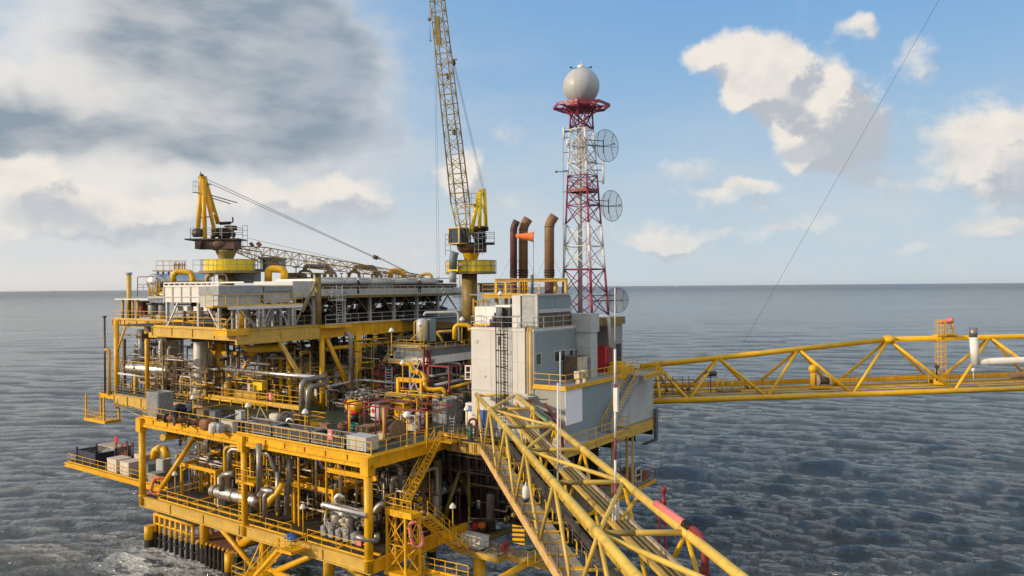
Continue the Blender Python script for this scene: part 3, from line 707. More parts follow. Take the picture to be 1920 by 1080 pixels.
for (x0, x1, y0, y1, n) in ((1003, 1015, 663, 686, 1), (1038, 1060, 658, 680, 2), (1065, 1085, 656, 672, 2)):
    A, B = PU(x0, y0, 8.03), PU(x1, y1, 8.03); zt_, zb_ = A[2], PU(x0, y1, 8.03)[2]
    w = MB(); w.box(8.03, 8.10, A[1], B[1], zt_ - .08, zt_).box(8.03, 8.10, A[1], B[1], zb_, zb_ + .08)
    for k in range(n + 1):
        v = A[1] + (B[1] - A[1] - .12) * k / n; w.box(8.03, 8.10, v, v + (.12 if k in (0, n) else .25), zb_ + .08, zt_ - .08)
    w_ = w.build('window', 'lightgrey', hs); MB().box(8.03, 8.055, A[1] + .1, B[1] - .1, zb_ + .07, zt_ - .07).build('pane', 'glass', w_)
# caged ladder and pipes on the lit face
lx = PV(945, 680, 11.7)[0]; zt, zl = PV(945, 548, 11.7)[2], ZM
MB().ladder((lx, 11.55, zl), (lx, 11.55, ZR + 1.2), (1, 0, 0), w=.5, r=.035).build('ladder', 'black', hs)
MB().cage((lx, 11.55, zl + 2.2), (lx, 11.55, ZR + 1.1), (1, 0, 0), (0, -1, 0), w=.5, sp=1.35, r=.035).build('ladder_cage', 'black', hs)
for px, mt in ((986, 'brownsteel'), (991, 'pipe_yellow'), (995.5, 'pipe_yellow')):
    q = PV(px, 680, 11.6); MB().pipe([(q[0], 11.58, -10.6), (q[0], 11.58, ZR + .35), (q[0], 12.6, ZR + .35)], .055 if mt != 'brownsteel' else .07, 6).build('conduit', mt, hs)
q = PV(934, 637, 11.7); MB().box(q[0] - .14, q[0] + .14, 11.6, 11.757, q[2] - .45, q[2] + .3).box(q[0] - .3, q[0] + .02, 11.55, 11.757, q[2] + .5, q[2] + .55).build('vent_hood', 'lightgrey', hs)
q = PV(992, 747, 11.6); MB().box(q[0] - 1.2, q[0] + .4, 10.8, 11.757, q[2], q[2] + .12).box(q[0] - .1, q[0] + .35, 10.9, 11.4, q[2] + .12, q[2] + .45).tube((q[0] + .1, 10.8, q[2] + .3), (q[0] + 1.2, 10.9, q[2] + .35), .06, 6).build('cable_shelf', 'lightgrey', hs)
A = PU(1023, 770, 11.2); dv = PV(1030, 790, 11.79)
MB().box(dv[0] - 1.0, dv[0] + .75, 11.74, 11.797, ZM + .05, PV(1030, 772, 11.79)[2]).build('doorway', 'black', hs)
# far wing and its duct
far = MB(); pc = PU(1145, 640, 8.0); pe = PU(1167, 640, 8.0)
far.box(1.5, 8.0, pc[1], pe[1], ZB, PU(1145, 596, 8)[2]).build('wing', 'greywall', hs)
MB().box(1.5, 5.0, 20.35, pc[1] - .02, ZB, -3.6).build('wing', 'bluegrey', hs)
f1 = PU(1155, 645, 8.0); f2 = PU(1164, 645, 8.0)
MB().box(8.0, 8.04, f1[1], f2[1], ZB, f1[2]).build('doorway', 'black', hs)
MB().box(5.2, 8.25, pc[1] - 3.6, pe[1] + .2, PU(1145, 609, 8)[2], PU(1145, 595, 8)[2]).build('roof_beam', 'olive', hs)
d0 = PU(1108, 650, 9.6); d1 = PU(1120, 650, 9.6); ztp = PU(1108, 588, 9.6)[2]; zmid = PU(1108, 623, 9.6)[2]
k_ = MB().box(7.9, 9.6, d0[1], d1[1], ZB, zmid).box(7.7, 9.75, d0[1] - .15, d1[1] + .15, zmid, ztp).box(4.5, 7.7, d0[1] + .1, d1[1], zmid + .6, ztp)
for z in (-8, -7.1, -5.8, zmid + .8): k_.box(7.86, 9.64, d0[1] - .04, d1[1] + .04, z, z + .06)
k_.build('air_duct', 'lightgrey', hs)
MB().pipe([PU(1121, 594, 8.2), PU(1141, 594, 8.6), PU(1143, 650, 8.6)], .16, 8).build('duct_pipe', 'white', hs)
MB().box(6.6, 7.4, 19.0, 20.2, ZR + .6, ZR + 1.1).box(5.2, 6.2, 19.0, 20.2, ZR + .6, ZR + 1.1).build('junction_box', 'yellow', hs)
# electrical cabinet, red booth and odds on the balcony
A, B = PU(1064, 700, 9.4), PU(1102, 700, 9.4)
cbn = T('electrical_cabinet', (9.2, A[1] + 1, ZB), 'brown grey double door cabinet standing on the balcony before the windows', 'cabinet')
c_ = PU(1082, 690, 9.6); zc = PU(1082, 669, 9.6)[2]
MB().box(8.2, 9.6, c_[1], PU(1101, 690, 9.6)[1], ZB, zc).build('body', 'brownsteel', cbn)
MB().box(9.6, 9.64, c_[1] + .06, (c_[1] + PU(1101, 690, 9.6)[1]) / 2 - .03, ZB + .1, zc - .08).build('door', 'beige', cbn).scale = (1, 1, 1)
MB().box(9.6, 9.64, (c_[1] + PU(1101, 690, 9.6)[1]) / 2 + .03, PU(1101, 690, 9.6)[1] - .06, ZB + .1, zc - .08).build('door', 'beige', cbn)
for px, s_ in ((1085, 'left'), (1096, 'right')):
    q = PU(px, 702, 10.9); o = one(MB().box(10.6, 11.1, q[1] - .3, q[1] + .3, ZB + .5, ZB + 1.15).box(10.7, 11.0, q[1] - .05, q[1] + .05, ZB, ZB + .5), 'switch_box', 'beige', 'small beige switch box on a post by the balcony rail, %s of two' % s_, 'switch box', 'beige switch boxes at the balcony rail')
r0 = PU(1124, 690, 8.6); r1 = PU(1147, 690, 8.6); zr = PU(1128, 651, 8.6)[2]
rb = T('red_booth', (7.5, r0[1], ZB), 'dark red fire equipment booth on the balcony near the far wing', 'booth')
MB().box(6.2, 8.6, r0[1] + 1.2, r1[1], ZB, zr).build('body', 'red', rb); MB().box(8.6, 8.64, r0[1] + 1.6, r0[1] + 2.7, ZB + .1, zr - .2).build('door', 'maroon', rb)
one(MB().box(9.2, 10.6, r0[1] + .5, r0[1] + 3.5, ZB, ZB + .7).box(9.3, 10.3, r0[1] + .8, r0[1] + 2.4, ZB + .7, ZB + 1.1), 'storage_bin', 'yellow', 'low yellow bin with raised lid at the foot of the red booth', 'bin')
# roof equipment
def PR(px, py, v): return PV(px, py, v)
a = PR(890, 575, 13.5); b = PR(930, 607, 13.5)
wb = T('roof_tank', (a[0], 13.5, ZR + .1), 'white square tank box on short yellow legs at the roof corner', 'tank')
MB().box(a[0], b[0], 13.5, 16.5, PR(910, 607, 13.5)[2], PR(910, 575, 13.5)[2]).build('body', 'white', wb)
m = MB()
for u in (a[0] + .1, (a[0] + b[0]) / 2, b[0] - .1): m.bar((u, 13.6, ZR + .1), (u, 13.6, PR(910, 607, 13.5)[2]), .14)
m.bar((a[0] - .2, 13.55, PR(910, 607, 13.5)[2] - .1), (b[0] + .2, 13.55, PR(910, 607, 13.5)[2] - .1), .16); m.build('leg_frame', 'yellow_rail', wb)
a = PR(931, 573, 14.5); b = PR(957, 607, 14.5); z0 = PR(940, 607, 14.5)[2]
bt = T('louvre_cooler', (a[0], 14.5, ZR + .1), 'black louvred cooler between the white tank and the tall cream cabinet', 'cooler')
m = MB().box(a[0], b[0], 14.5, 16.5, ZR + .2, PR(940, 576, 14.5)[2])
for k in range(4): m.box(a[0] + .3 * k * 1.2 + .1, a[0] + .3 * k * 1.2 + .16, 14.44, 14.5, ZR + .4, PR(940, 578, 14.5)[2])
m.build('body', 'black', bt); MB().box(a[0] - .05, b[0] + .05, 14.4, 16.6, PR(940, 576, 14.5)[2], PR(940, 572, 14.5)[2]).build('lid', 'white', bt)
m = MB()
for k in range(6): m.tube((a[0] + .2 + k * .25, 13.3 + .1 * (k % 2), ZR + .1), (a[0] + .2 + k * .25, 13.3, ZR + .9 + .3 * (k % 3)), .09, 6)
for k in range(4): m.sphere((a[0] + .3 + .35 * k, 13.2, ZR + .6 + .3 * (k % 2)), .17, 8, 5)
one(m, 'valve_cluster', 'darksteel', 'cluster of dark valves and stubs at the head of the roof ladder', 'valves')
a = PR(960, 553, 13.2); b = PR(976, 620, 13.2); zt = PR(960, 554, 13.2)[2]
ac = T('tall_cabinet', (a[0], 13.2, ZR + .1), 'tall cream and blue grey air handling cabinet on the building roof', 'cabinet')
b2 = PU(1000, 600, b[0])
MB().box(a[0], b[0], 13.2, b2[1] - .6, ZR + .12, zt).build('body', 'cream', ac); MB().box(b[0], b[0] + .04, 13.25, b2[1] - .65, ZR + .14, zt - .05).build('side_panel', 'bluegrey', ac)
MB().box(a[0] - .02, b[0] + .06, 13.17, b2[1] - .6, -2.75, -2.69).build('seam', 'brownsteel', ac)
m = MB()
for k in range(7):
    v = 13.6 + .5 * k; m.pipe([(b[0] + .3, v, ZR + .1), (b[0] + .3, v, ZR + 1.6 + .3 * (k % 3)), (b[0] + .9, v, ZR + 1.7 + .3 * (k % 3))], .09, 6)
m.box(b[0] + .1, b[0] + .7, 14, 14.8, ZR + 1.7, ZR + 2.6).box(b[0] + .2, b[0] + .8, 15.3, 16, ZR + .9, ZR + 1.7)
one(m, 'pipe_manifold', 'midgrey', 'grey pipe manifold with boxes beside the tall roof cabinet', 'manifold')
f0 = PU(1004, 600, 7.4); f1_ = PU(1069, 600, 7.4); zA, zBm, zC_, zD = [PU(1036, y, 7.4)[2] for y in (553, 577, 586, 614)]
hv = T('panelled_unit', (7.4, f0[1], ZR + .1), 'large panelled ventilation unit with blue upper and tan lower panels on roof', 'ventilation unit')
MB().box(5.9, 7.38, f0[1] + .1, f1_[1], ZR + .1, zA).build('core', 'midgrey', hv)
L_ = f1_[1] - f0[1]
for k in range(2):
    MB().box(7.4, 7.46, f0[1] + .35 + k * (L_ / 2 - .1), f0[1] + L_ / 2 + .18 + k * (L_ / 2 - .12), zBm, zA - .15).build('upper_panel', 'bluegrey', hv)
    MB().box(7.4, 7.46, f0[1] + .35 + k * (L_ / 2 - .1), f0[1] + L_ / 2 + .18 + k * (L_ / 2 - .12), zD, zC_).build('lower_panel', 'brownsteel', hv)
MB().box(7.36, 7.6, f0[1] + .2, f1_[1] + .1, zC_ + .02, zBm - .06).bar((7.5, f0[1] + .1, ZR + .1), (7.5, f0[1] + .1, zA), .2).bar((5.7, f0[1] + .05, zA + .05), (7.6, f0[1] + .05, zA + .05), .16).bar((7.55, f0[1], zA + .06), (7.55, f1_[1] + .1, zA + .06), .14).build('frame', 'lightgrey', hv)
# small windowed frame at the left face
q = PV(878, 701, 11.9); cg = PV(872, 686, 11.9)
one(MB().bar(PV(873, 686, 11.9), PV(873, 711, 11.9), .1).bar(PV(883, 686, 11.9), PV(883, 711, 11.9), .1).bar(PV(872, 686, 11.9), PV(884, 686, 11.9), .1).bar(PV(872, 698, 11.9), PV(884, 698, 11.9), .08).bar(PV(872, 711, 11.9), PV(884, 711, 11.9), .1), 'open_frame', 'white', 'small white open frame fixed at the left edge of the cream wall', 'frame')
# lower walkway on the shaded side and its stair
wk = T('wall_walkway', (11.4, 16, -14.9), 'ochre edged walkway under the grey shaded wall of the building', 'walkway')
za = PU(1175, 806, 12.9)[2]; va, vb = PU(1040, 860, 12.9)[1], PU(1182, 800, 12.9)[1]
MB().box(11.25, 12.85, va, vb, za - .1, za).build('walkway_floor', 'midgrey', wk)
MB().ibeam((12.9, va, za), (12.9, vb, za), .55, .2, stiff=3).ibeam((12.9, vb, za), (11.4, vb, za), .5, .2).build('edge_girder', 'ochre', wk)
MB().rail([(12.85, va, za), (12.85, vb - 1.4, za)], sp=1.7).rail([(12.85, vb - .1, za), (11.3, vb - .1, za)], sp=.8).build('guard_rail', 'yellow_rail', wk)
MB().box(11.0, 11.5, vb + .1, 29.3, ZM - 1.15, ZM - .12).build('edge_girder', 'ochre', wk)
MB().box(1.2, 11.1, 12, 29, ZM - 1.1, ZM - .75).box(1.2, 11.1, 29.0, 29.2, ZM - 1.1, ZM - .12).build('underside_beam', 'brownsteel', wk)
m = MB()
for k in range(5): m.ibeam((1.2, 13 + k * 4, ZM - 1.15), (11.2, 13 + k * 4, ZM - 1.15), .7, .3)
m.build('underside_beam', 'soot', wk)
s0 = PU(1137, 790, 12.1); s1 = PU(1191, 690, 12.1)
def stairs(name, a, b, wv, matn, label, risers=None, rails=True, group=None, tread_mat=None, rmat='yellow_rail'):
    "stair from foot a to head b; wv = vector across the flight"
    t_ = T(name, a, label, 'stair', group)
    a2, b2 = vadd(a, wv), vadd(b, wv)
    MB().bar(a, b, .07, .28).build('stringer', matn, t_); MB().bar(a2, b2, .07, .28).build('stringer', matn, t_)
    n = risers or max(4, round(abs(b[2] - a[2]) / .24)); m = MB()
    run = Vector((b[0] - a[0], b[1] - a[1], 0)).normalized() * .13
    for k in range(1, n):
        p, q = lerp(a, b, k / n), lerp(a2, b2, k / n); m.bar(p, q, .27, .035)
    m.build('treads', tread_mat or matn, t_)
    if rails:
        for x, y in ((a, b), (a2, b2)): MB().rail([x, y], h=1.0, sp=1.6, toe=False, r=.03).build('handrail', rmat, t_)
    return t_
stairs('grey_stair', (11.6, s0[1], za + .1), (11.6, s1[1], ZB), (1.0, 0, 0), 'midgrey', 'steep grey stair climbing the shaded wall from walkway to balcony landing')
ld = T('balcony_landing', (11.4, 26, ZB), 'small railed landing at the head of the grey stair by the far bridge', 'landing')
va_, vb_ = s1[1], PU(1241, 685, 12.9)[1]
MB().box(11.36, 12.9, va_, vb_, ZB - .1, ZB).build('landing_floor', 'midgrey', ld); MB().ibeam((12.95, va_, ZB), (12.95, vb_, ZB), .4, .2).ibeam((12.95, vb_, ZB), (8, vb_, ZB), .4, .2).build('edge_girder', 'ochre', ld)
MB().rail([(12.9, va_, ZB), (12.9, vb_, ZB), (8, vb_, ZB)]).rail([(8, 29.3, ZB), (8, vb_, ZB)]).build('guard_rail', 'yellow_rail', ld)
MB().box(1.5, 11.36, 29.2, vb_, ZB - .1, ZB).build('landing_floor', 'midgrey', ld)
m = MB()
for k, dx in enumerate((.0, .35, .6)):
    q = PU(1227 + k * 3, 760, 11.6); m.pipe([(11.6, q[1], ZB - 4), (11.6, q[1], ZM - 2.2 - .1 * k), (11.6, q[1] - 3, ZM - 2.2 - .1 * k)], .09 - .02 * k, 6)
one(m, 'drain_pipes', 'darksteel', 'dark drain pipes dropping past the far lower corner of the grey wall', 'pipes')
# red fire water pipes beside the doorway
rp = T('fire_water_pipe', PD(1025, 900, 62), 'pair of dark red vertical fire water pipes by the black doorway', 'pipe')
MB().pipe([PD(1023, 905, 62), PD(1024, 776, 62)], .14, 8).build('pipe', 'maroon', rp)
MB().pipe([PD(1054, 935, 58), PD(1054, 800, 58), PD(1022, 758, 63.5)], .14, 10, br=.9).build('pipe', 'maroon', rp)
o = one(MB().box(*(lambda q: (q[0] - .3, q[0] + .45, q[1], q[1] + .5, q[2] - .45, q[2] + .5))(PD(1041, 834, 60))), 'meter_box', 'lightgrey', 'small pale grey box fixed beside the dark red vertical pipe', 'meter box')
# platform below and beyond, with its clutter
sp2 = T('scrap_platform', PZ(1200, 905, -20.5), 'small low platform with clutter sticking out below the far corner of the building', 'platform deck')
e0, e1, e2 = PZ(1120, 975, -20.5), PZ(1229, 897, -20.5), PZ(1160, 868, -20.5)
ua = e1[0]
MB().box(2, ua, e0[1], e1[1], -20.62, -20.5).build('deck_plate', 'decktan', sp2); MB().ibeam((ua, e0[1], -20.5), (ua, e1[1], -20.5), .35, .25).ibeam((ua, e1[1], -20.5), (2, e1[1], -20.5), .35, .25).build('edge_girder', 'yellow', sp2)
MB().rail([(ua, e0[1], -20.5), (ua, e1[1], -20.5), (4, e1[1], -20.5)], sp=1.5, toe=False).build('guard_rail', 'rust', sp2)
m = MB()
for k in range(5):
    q = PD(1165 + k * 3.5, 800 + 8 * k, 73); 
for px in (1148, 1176, 1186): m.bar(PD(px, 818, 71), PD(px, 925, 71), .16)
m.build('post', 'ochre', sp2)
MB().ladder(PD(1168, 925, 72), PD(1168, 820, 72), (.82, .57, 0), w=.55).build('ladder', 'brownsteel', sp2)
wg = MB()
for px in (1192, 1202.5): wg.bar(PU(px, 880, ua - .3), PU(px, 905 - (px - 1192) * .5, ua - .3), .1)
wg.bar(PU(1192, 880, ua - .3), PU(1202, 875, ua - .3), .1).bar(PU(1192, 893, ua - .3), PU(1202, 888, ua - .3), .08).bar(PU(1192, 905, ua - .3), PU(1202, 900, ua - .3), .1)
one(wg, 'gate_frame', 'white', 'white upright gate frame on the small rear platform', 'gate')
m = MB(); rr = random.Random(3)
for k in range(26):
    q = (ua - 1 - rr.random() * 3.2, e1[1] - .6 - rr.random() * 5.2, -20.5); h = .3 + rr.random() * .9; s_ = .15 + rr.random() * .35
    m.box(q[0] - s_, q[0] + s_, q[1] - s_, q[1] + s_, q[2], q[2] + h) if k % 2 else m.tube(q, (q[0] + rr.uniform(-.6, .6), q[1] + rr.uniform(-.6, .6), q[2] + h), .1, 6)
one(m, 'scrap_pile', 'rust', 'rusty heap of fittings and scrap on the small rear platform', 'scrap pile')

# ---------------------------------------------------------------- near bridge (towards the camera)
BD = math.radians(9.73); bdx, bdy = -math.sin(BD), math.cos(BD)
def BP(d, side, z):           # d = distance ahead of the eye, side 0..1 from left to right chord
    x0 = -3.17 + (67.5 - d) * math.tan(BD) + 3.43 * side
    return toL(x0, d, z)
zt1, zb1 = -9.72, -14.05
b1 = T('truss_footbridge', BP(67.5, .5, zb1), 'pale yellow tubular truss footbridge running from the building towards the viewer', 'footbridge')
for s_ in (0, 1): MB().tube(BP(68.2, s_, zt1), BP(4, s_, zt1), .195, 14).build('top_chord', 'yellow_pale', b1)
MB().bar(BP(68.2, 0, zb1), BP(4, 0, zb1), .2, .55).build('bottom_chord', 'peach', b1); MB().tube(BP(68.2, 1, zb1), BP(4, 1, zb1), .2, 12).build('bottom_chord', 'yellow_pale', b1)
nodes = [67.6, 59.9, 52.3, 44.9, 37.4, 29.7, 22.2, 14.7, 7.2]
for i, d in enumerate(nodes):
    MB().tube(BP(d, 0, zt1), BP(d, 1, zt1), .125, 12).build('cross_tube', 'yellow_pale', b1)
    MB().tube(BP(d, 0, zb1), BP(d, 1, zb1), .1, 8).build('cross_tube', 'yellow_pale', b1)
    if i < len(nodes) - 1:
        s_ = 1 - i % 2; MB().tube(BP(d, s_, zt1), BP(nodes[i + 1], 1 - s_, zt1), .11, 10).build('plan_brace', 'yellow_pale', b1)
    for s_ in (0, 1):
        for sg in (-1, 1):
            e = d + sg * 3.75
            if 4 < e < 68.3: MB().tube(BP(d, s_, zt1), BP(e, s_, zb1), .095, 10).build('web_brace', 'yellow_pale' if s_ == 0 else 'pipe_yellow', b1)
            elif e >= 68.3: MB().tube(BP(d, s_, zt1), BP(d + .3, s_, zb1), .13, 10).build('end_post', 'yellow_pale', b1)
m = MB(); mr = MB()
m2 = MB().bar(BP(68, .22, zb1 - .0), BP(4, .22, zb1 - .0), 1.45, .06); m2.build('walkway_deck', 'decktan', b1)
dd = 67.0
while dd > 8:
    m.bar(BP(dd, .0, zb1 + .12), BP(dd, .46, zb1 + .12), .10, .08); m.bar(BP(dd, .46, zb1 + .1), BP(dd, .46, zb1 + .75), .07)
    m.bar(BP(dd, .46, zb1 + .75), BP(dd + .45, .46, zb1 + .75), .07)
    dd -= 1.85
m.build('tread_frame', 'yellow_rail', b1)
for s_ in (.04, .52): 
    mr = MB(); pts = [BP(67.5, s_, zb1 + .1), BP(5, s_, zb1 + .1)]; mr.rail(pts, h=1.1, sp=1.9, r=.03, toe=False); mr.build('handrail', 'galv', b1)
MB().bar(BP(68, .69, zt1 - 1.25), BP(10, .69, zt1 - 1.25), .72, .16).build('cable_trough', 'ochre', b1)
MB().bar(BP(68, .87, zt1 - 1.2), BP(10, .87, zt1 - 1.2), .06, .34).build('trough_lip', 'beige', b1)
MB().rail([BP(66, .97, zt1 - 2.8), BP(8, .97, zt1 - 2.8)], h=1.1, sp=2.0, r=.028, toe=False).build('handrail', 'galv', b1)
MB().bar(BP(60, .30, zt1 - 2.2), BP(5, .30, zt1 - 2.2), .22, .3).build('duct', 'deckdark', b1)
MB().tube(BP(66, .66, zt1 - 1.13), BP(10, .66, zt1 - 1.13), .045, 6).tube(BP(66, .74, zt1 - 1.13), BP(10, .73, zt1 - 1.13), .035, 6).build('cable', 'black', b1)
for i, d in enumerate(nodes[1:-1]):
    MB().tube(BP(d, .04, zt1), BP(d, .42, zt1), .128, 12).build('worn_sleeve', 'olive', b1)
    for s_ in (0, 1): MB().tube(BP(d - .42, s_, zt1), BP(d + .42, s_, zt1), .207, 14).tube(BP(d + 2.9, s_, zt1), BP(d + 3.0, s_, zt1), .205, 14).build('joint_can', 'yellow_pale', b1)
m = MB()
for k in range(22):
    d = 64 - k * 2.3
    m.tube(BP(d, -.02, zb1 - .5), BP(d, -.02, zb1 + 1.5), .03, 5).tube(BP(d - .8, -.05, zb1 + .55), BP(d + 1.2, -.05, zb1 + .75), .03, 5)
m.build('scaffold_tube', 'brownsteel', b1)
# fire water pipe crossing the near bridge
fp = T('fire_monitor_pipe', BP(33.5, 1, zt1), 'pink and dark red fire water pipe running along the right chord of the near bridge', 'pipe')
q0, q1 = PZ(1222, 948, zt1 + .15), PZ(1262, 983, zt1 + .15)
dA, dB = [1420 * 9.6 / (y - 534.) for y in (948, 990)]
MB().pipe([BP(dA, 1.0, zt1 + .22), BP(dB, 1.03, zt1 + .22)], .155, 12).build('pink_length', 'pinkred', fp)
MB().pipe([BP(dB, 1.03, zt1 + .22), BP(dB - 1.5, 1.05, zt1 + .25), BP(dB - 1.7, 1.05, zt1 - 6)], .15, 12, br=.8).build('lower_length', 'maroon', fp)
m = MB(); 
for k in range(4): 
    p = BP(dB + .1 - k * .17, 1.03, zt1 + .22); q = BP(dB + .04 - k * .17, 1.03, zt1 + .22); m.tube(p, q, .21, 14)
m.build('coupling', 'black', fp)
dm = dA + .6; rp2 = T('fire_riser', BP(dm, 1.02, zt1 - 6), 'dark red upright riser with capped valve head beside the near bridge', 'riser')
MB().tube(BP(dm, 1.1, zt1 - 8), BP(dm, 1.1, zt1 + .2), .085, 10).tube(BP(dm, 1.18, zt1 - 8), BP(dm, 1.18, zt1 + .1), .07, 8).build('pipe', 'maroon', rp2)
MB().lathe(BP(dm, 1.16, zt1), (0, 0, 1), [(0, .07), (.05, .12), (.2, .12), (.25, .07), (.5, .07), (.55, .12), (.7, .13), (.8, .08)], 10).build('valve_head', 'maroon', rp2)
hs2 = T('hose_sleeve', BP(55.3, 1.0, zt1 + .2), 'black and green lagged hose lashed onto the right top chord of the near bridge', 'hose')
MB().pipe([BP(58.4, 1.0, zt1 + .27), BP(53.6, 1.02, zt1 + .24), BP(53.1, 1.03, zt1 - .3)], .14, 10).build('black_hose', 'darksteel', hs2)
MB().pipe([BP(58.0, .93, zt1 + .2), BP(53.4, .92, zt1 + .2)], .08, 8).build('green_hose', 'teal', hs2)
# masts and beacons
def mast(name, pxb, pyb, d, pxt, pyt, r, bands, label, cat):
    t_ = T(name, PD(pxb, pyb, d), label, cat); n = len(bands)
    A, B = PD(pxb, pyb, d), PD(pxt, pyt, d)
    for k, (f0_, f1_, mt, rr_) in enumerate(bands): MB().tube(lerp(A, B, f0_), lerp(A, B, f1_), r * rr_, 10).build('section', mt, t_)
    return t_
bands = []
ys = [993, 940, 905, 862, 820, 765, 720, 655, 640]; 
for k in range(1, 7): bands.append(((993 - ys[k]) / 453., (993 - ys[k + 1]) / 453., 'tower_red' if k % 2 else 'white', 1.0))
bands += [((993 - 640) / 453., 1.0, 'white', .45)]
t_ = mast('red_white_mast', 1154, 993, 35, 1153, 540, .055, bands, 'tall thin mast banded red and white, clamped to the near bridge', 'mast')
m = MB()
for k in range(4): a_ = k * 1.57; p = PD(1154 + 5 * math.cos(a_), 935, 35 + .1 * math.sin(a_)); m.tube(p, (p[0], p[1], PD(1154, 990, 35)[2]), .05, 6)
m.build('cluster_base', 'white', t_); MB().box(*(lambda q: (q[0] - .1, q[0] + .1, q[1] - .08, q[1] + .08, q[2] - .9, q[2] + .2))(PD(1155, 735, 35))).build('clamp_plate', 'white', t_)
MB().bar(PD(1154, 990, 35), BP(35, .98, zt1), .12).bar(PD(1154, 990, 35), BP(34.4, .6, zt1 - 1.2), .12).build('bracket', 'yellow_pale', t_)
t_ = mast('whip_antenna', 1046, 905, 42, 1046, 718, .055, [(0, 1, 'white', 1.), (1.0, 1.04, 'rust', .6)], 'plain white upright pole antenna held above the near bridge trough', 'antenna')
MB().tube(PD(1051, 880, 42), PD(1050, 660, 42), .03, 6).build('thin_whip', 'white', t_); MB().bar(PD(1046, 880, 42), PD(1066, 872, 42), .1).bar(PD(1060, 874, 42), PD(1068, 866, 42), .2).bar(PD(1046, 903, 42), BP(42, .5, zt1 - 1.2), .1).build('bracket', 'white', t_)
q = PD(986, 925, 42)
be = T('beacon_light', q, 'frosted glass beacon lamp on a bracket above the bridge walkway', 'lamp')
MB().lathe(PD(986, 934, 42), (0, 0, 1), [(0, .17), (.1, .2), (.5, .2), (.62, .16), (.7, .06), (.9, .03)], 12).build('lens', 'white', be)
MB().lathe(PD(986, 941, 42), (0, 0, 1), [(0, .14), (.15, .22), (.22, .22)], 12).bar(PD(986, 940, 42), PD(980, 962, 42), .05).bar(PD(980, 962, 42), BP(42, .04, zb1 + 1), .05).build('bracket', 'darksteel', be)

# ---------------------------------------------------------------- far bridge (to the right)
FX, FY = 14.9, 80.0
ex, ey = math.cos(BD) , math.sin(BD) * .98
def FPx(px, off, z):
    "point on the line parallel to the far bridge, off metres behind its front chord, seen in column px"
    k = (px - 960) / F; s = (k * (FY + off * ey_n[1]) - (FX + off * ey_n[0])) / (ex - k * ey); return toL(FX + off * ey_n[0] + s * ex, FY + off * ey_n[1] + s * ey, z)
ey_n = (-ey, ex)
zf = -12.3
b2 = T('triangular_truss_bridge', FPx(1222, 0, zf), 'bright yellow triangular truss bridge leading off to the right over open sea', 'footbridge')
MB().tube(FPx(1205, 0, zf), FPx(2300, 0, zf), .30, 14).build('bottom_chord', 'pipe_yellow', b2)
MB().tube(FPx(1205, 6.2, zf), FPx(2300, 6.2, zf), .30, 14).build('bottom_chord', 'pipe_yellow', b2)
zk = -6.55; zs = -8.9
def zt_at(px): return zs + (zk - zs) * min(1, (px - 1205) / (1665 - 1205) * 1.02)
K0, K1, K2 = FPx(1200, 3.1, zs), FPx(1665, 3.1, zk), FPx(2300, 3.1, zk - .0)
MB().tube(K0, K1, .30, 14).build('top_chord', 'pipe_yellow', b2); MB().tube(K1, K2, .30, 14).sphere(K1, .62, 12, 8, (1.2, 1.2, .8)).build('top_chord', 'pipe_yellow', b2)
def topz(px):
    a = FPx(px, 3.1, 0); L0 = Vector((K1[0] - K0[0], K1[1] - K0[1], 0)).length; l = Vector((a[0] - K0[0], a[1] - K0[1], 0)).length
    return vadd(a, (0, 0, min(zk, zs + (zk - zs) * l / L0)))
tops = [1228, 1346, 1496, 1665, 1855, 2060]; botf = [1236, 1290, 1437, 1597, 1788, 1985]; botb = [1250, 1283, 1404, 1558, 1750, 1930]
for i, px in enumerate(tops):
    for off, lst in ((0, botf), (6.2, botb)):
        for j in ((i, i + 1) if i else (0, 1)):
            if j < len(lst): MB().tube(topz(px), FPx(lst[j], off, zf), .17, 10).build('web_brace', 'pipe_yellow', b2)
m = MB()
for px in range(1240, 2300, 75): m.tube(FPx(px, 0, zf), FPx(px, 6.2, zf), .12, 8)
m.build('floor_beams', 'pipe_yellow', b2)
MB().bar(FPx(1215, 3.6, zf + .25), FPx(2300, 3.6, zf + .25), 1.4, .08).build('walkway_deck', 'yellow', b2)
MB().bar(FPx(1215, 5.2, zf + .9), FPx(2300, 5.2, zf + .9), .35, .6).build('cable_box', 'yellow', b2)
for o_ in (1.0, 1.7, 2.3): MB().tube(FPx(1215, o_, zf + .35), FPx(2300, o_, zf + .35), .11, 8).build('service_pipe', 'ochre' if o_ != 1.7 else 'galv', b2)
MB().rail([FPx(1222, 2.8, zf + .3), FPx(1960, 2.8, zf + .3)], h=1.2, sp=2.2, toe=False, r=.02).rail([FPx(1222, 4.4, zf + .3), FPx(1960, 4.4, zf + .3)], h=1.2, sp=2.2, toe=False, r=.02).build('handrail', 'brownsteel', b2)
m = MB()
for px in (1228, 1236, 1246, 1260, 1278, 1290): m.tube(FPx(px, 1.5, zf - .4), FPx(px, 1.5, zf + 2.4 + (px % 3) * .5), .05, 5)
for z in (.6, 1.3, 2.0): m.tube(FPx(1222, 1.5, zf + z), FPx(1300, 1.5, zf + z), .05, 5)
one(m, 'scaffold', 'brownsteel', 'rusty scaffold tubes at the building end of the far bridge', 'scaffold')
m = MB(); q = FPx(1331, 2, zf + 2.4)
for k in range(4): p = FPx(1324 + k * 5, 2, zf + 2.5); m.sphere(p, .26, 8, 5, (1, 1, 1.3))
m.tube(FPx(1331, 2, zf + .3), FPx(1331, 2, zf + 2.2), .05, 5).bar(FPx(1318, 2, zf + 2.1), FPx(1345, 2, zf + 2.1), .06)
one(m, 'lamp_cluster', 'darksteel', 'dark cluster of lamps on a thin post on the far bridge', 'lamps')
q = FPx(1365, 2.5, zf + .5)
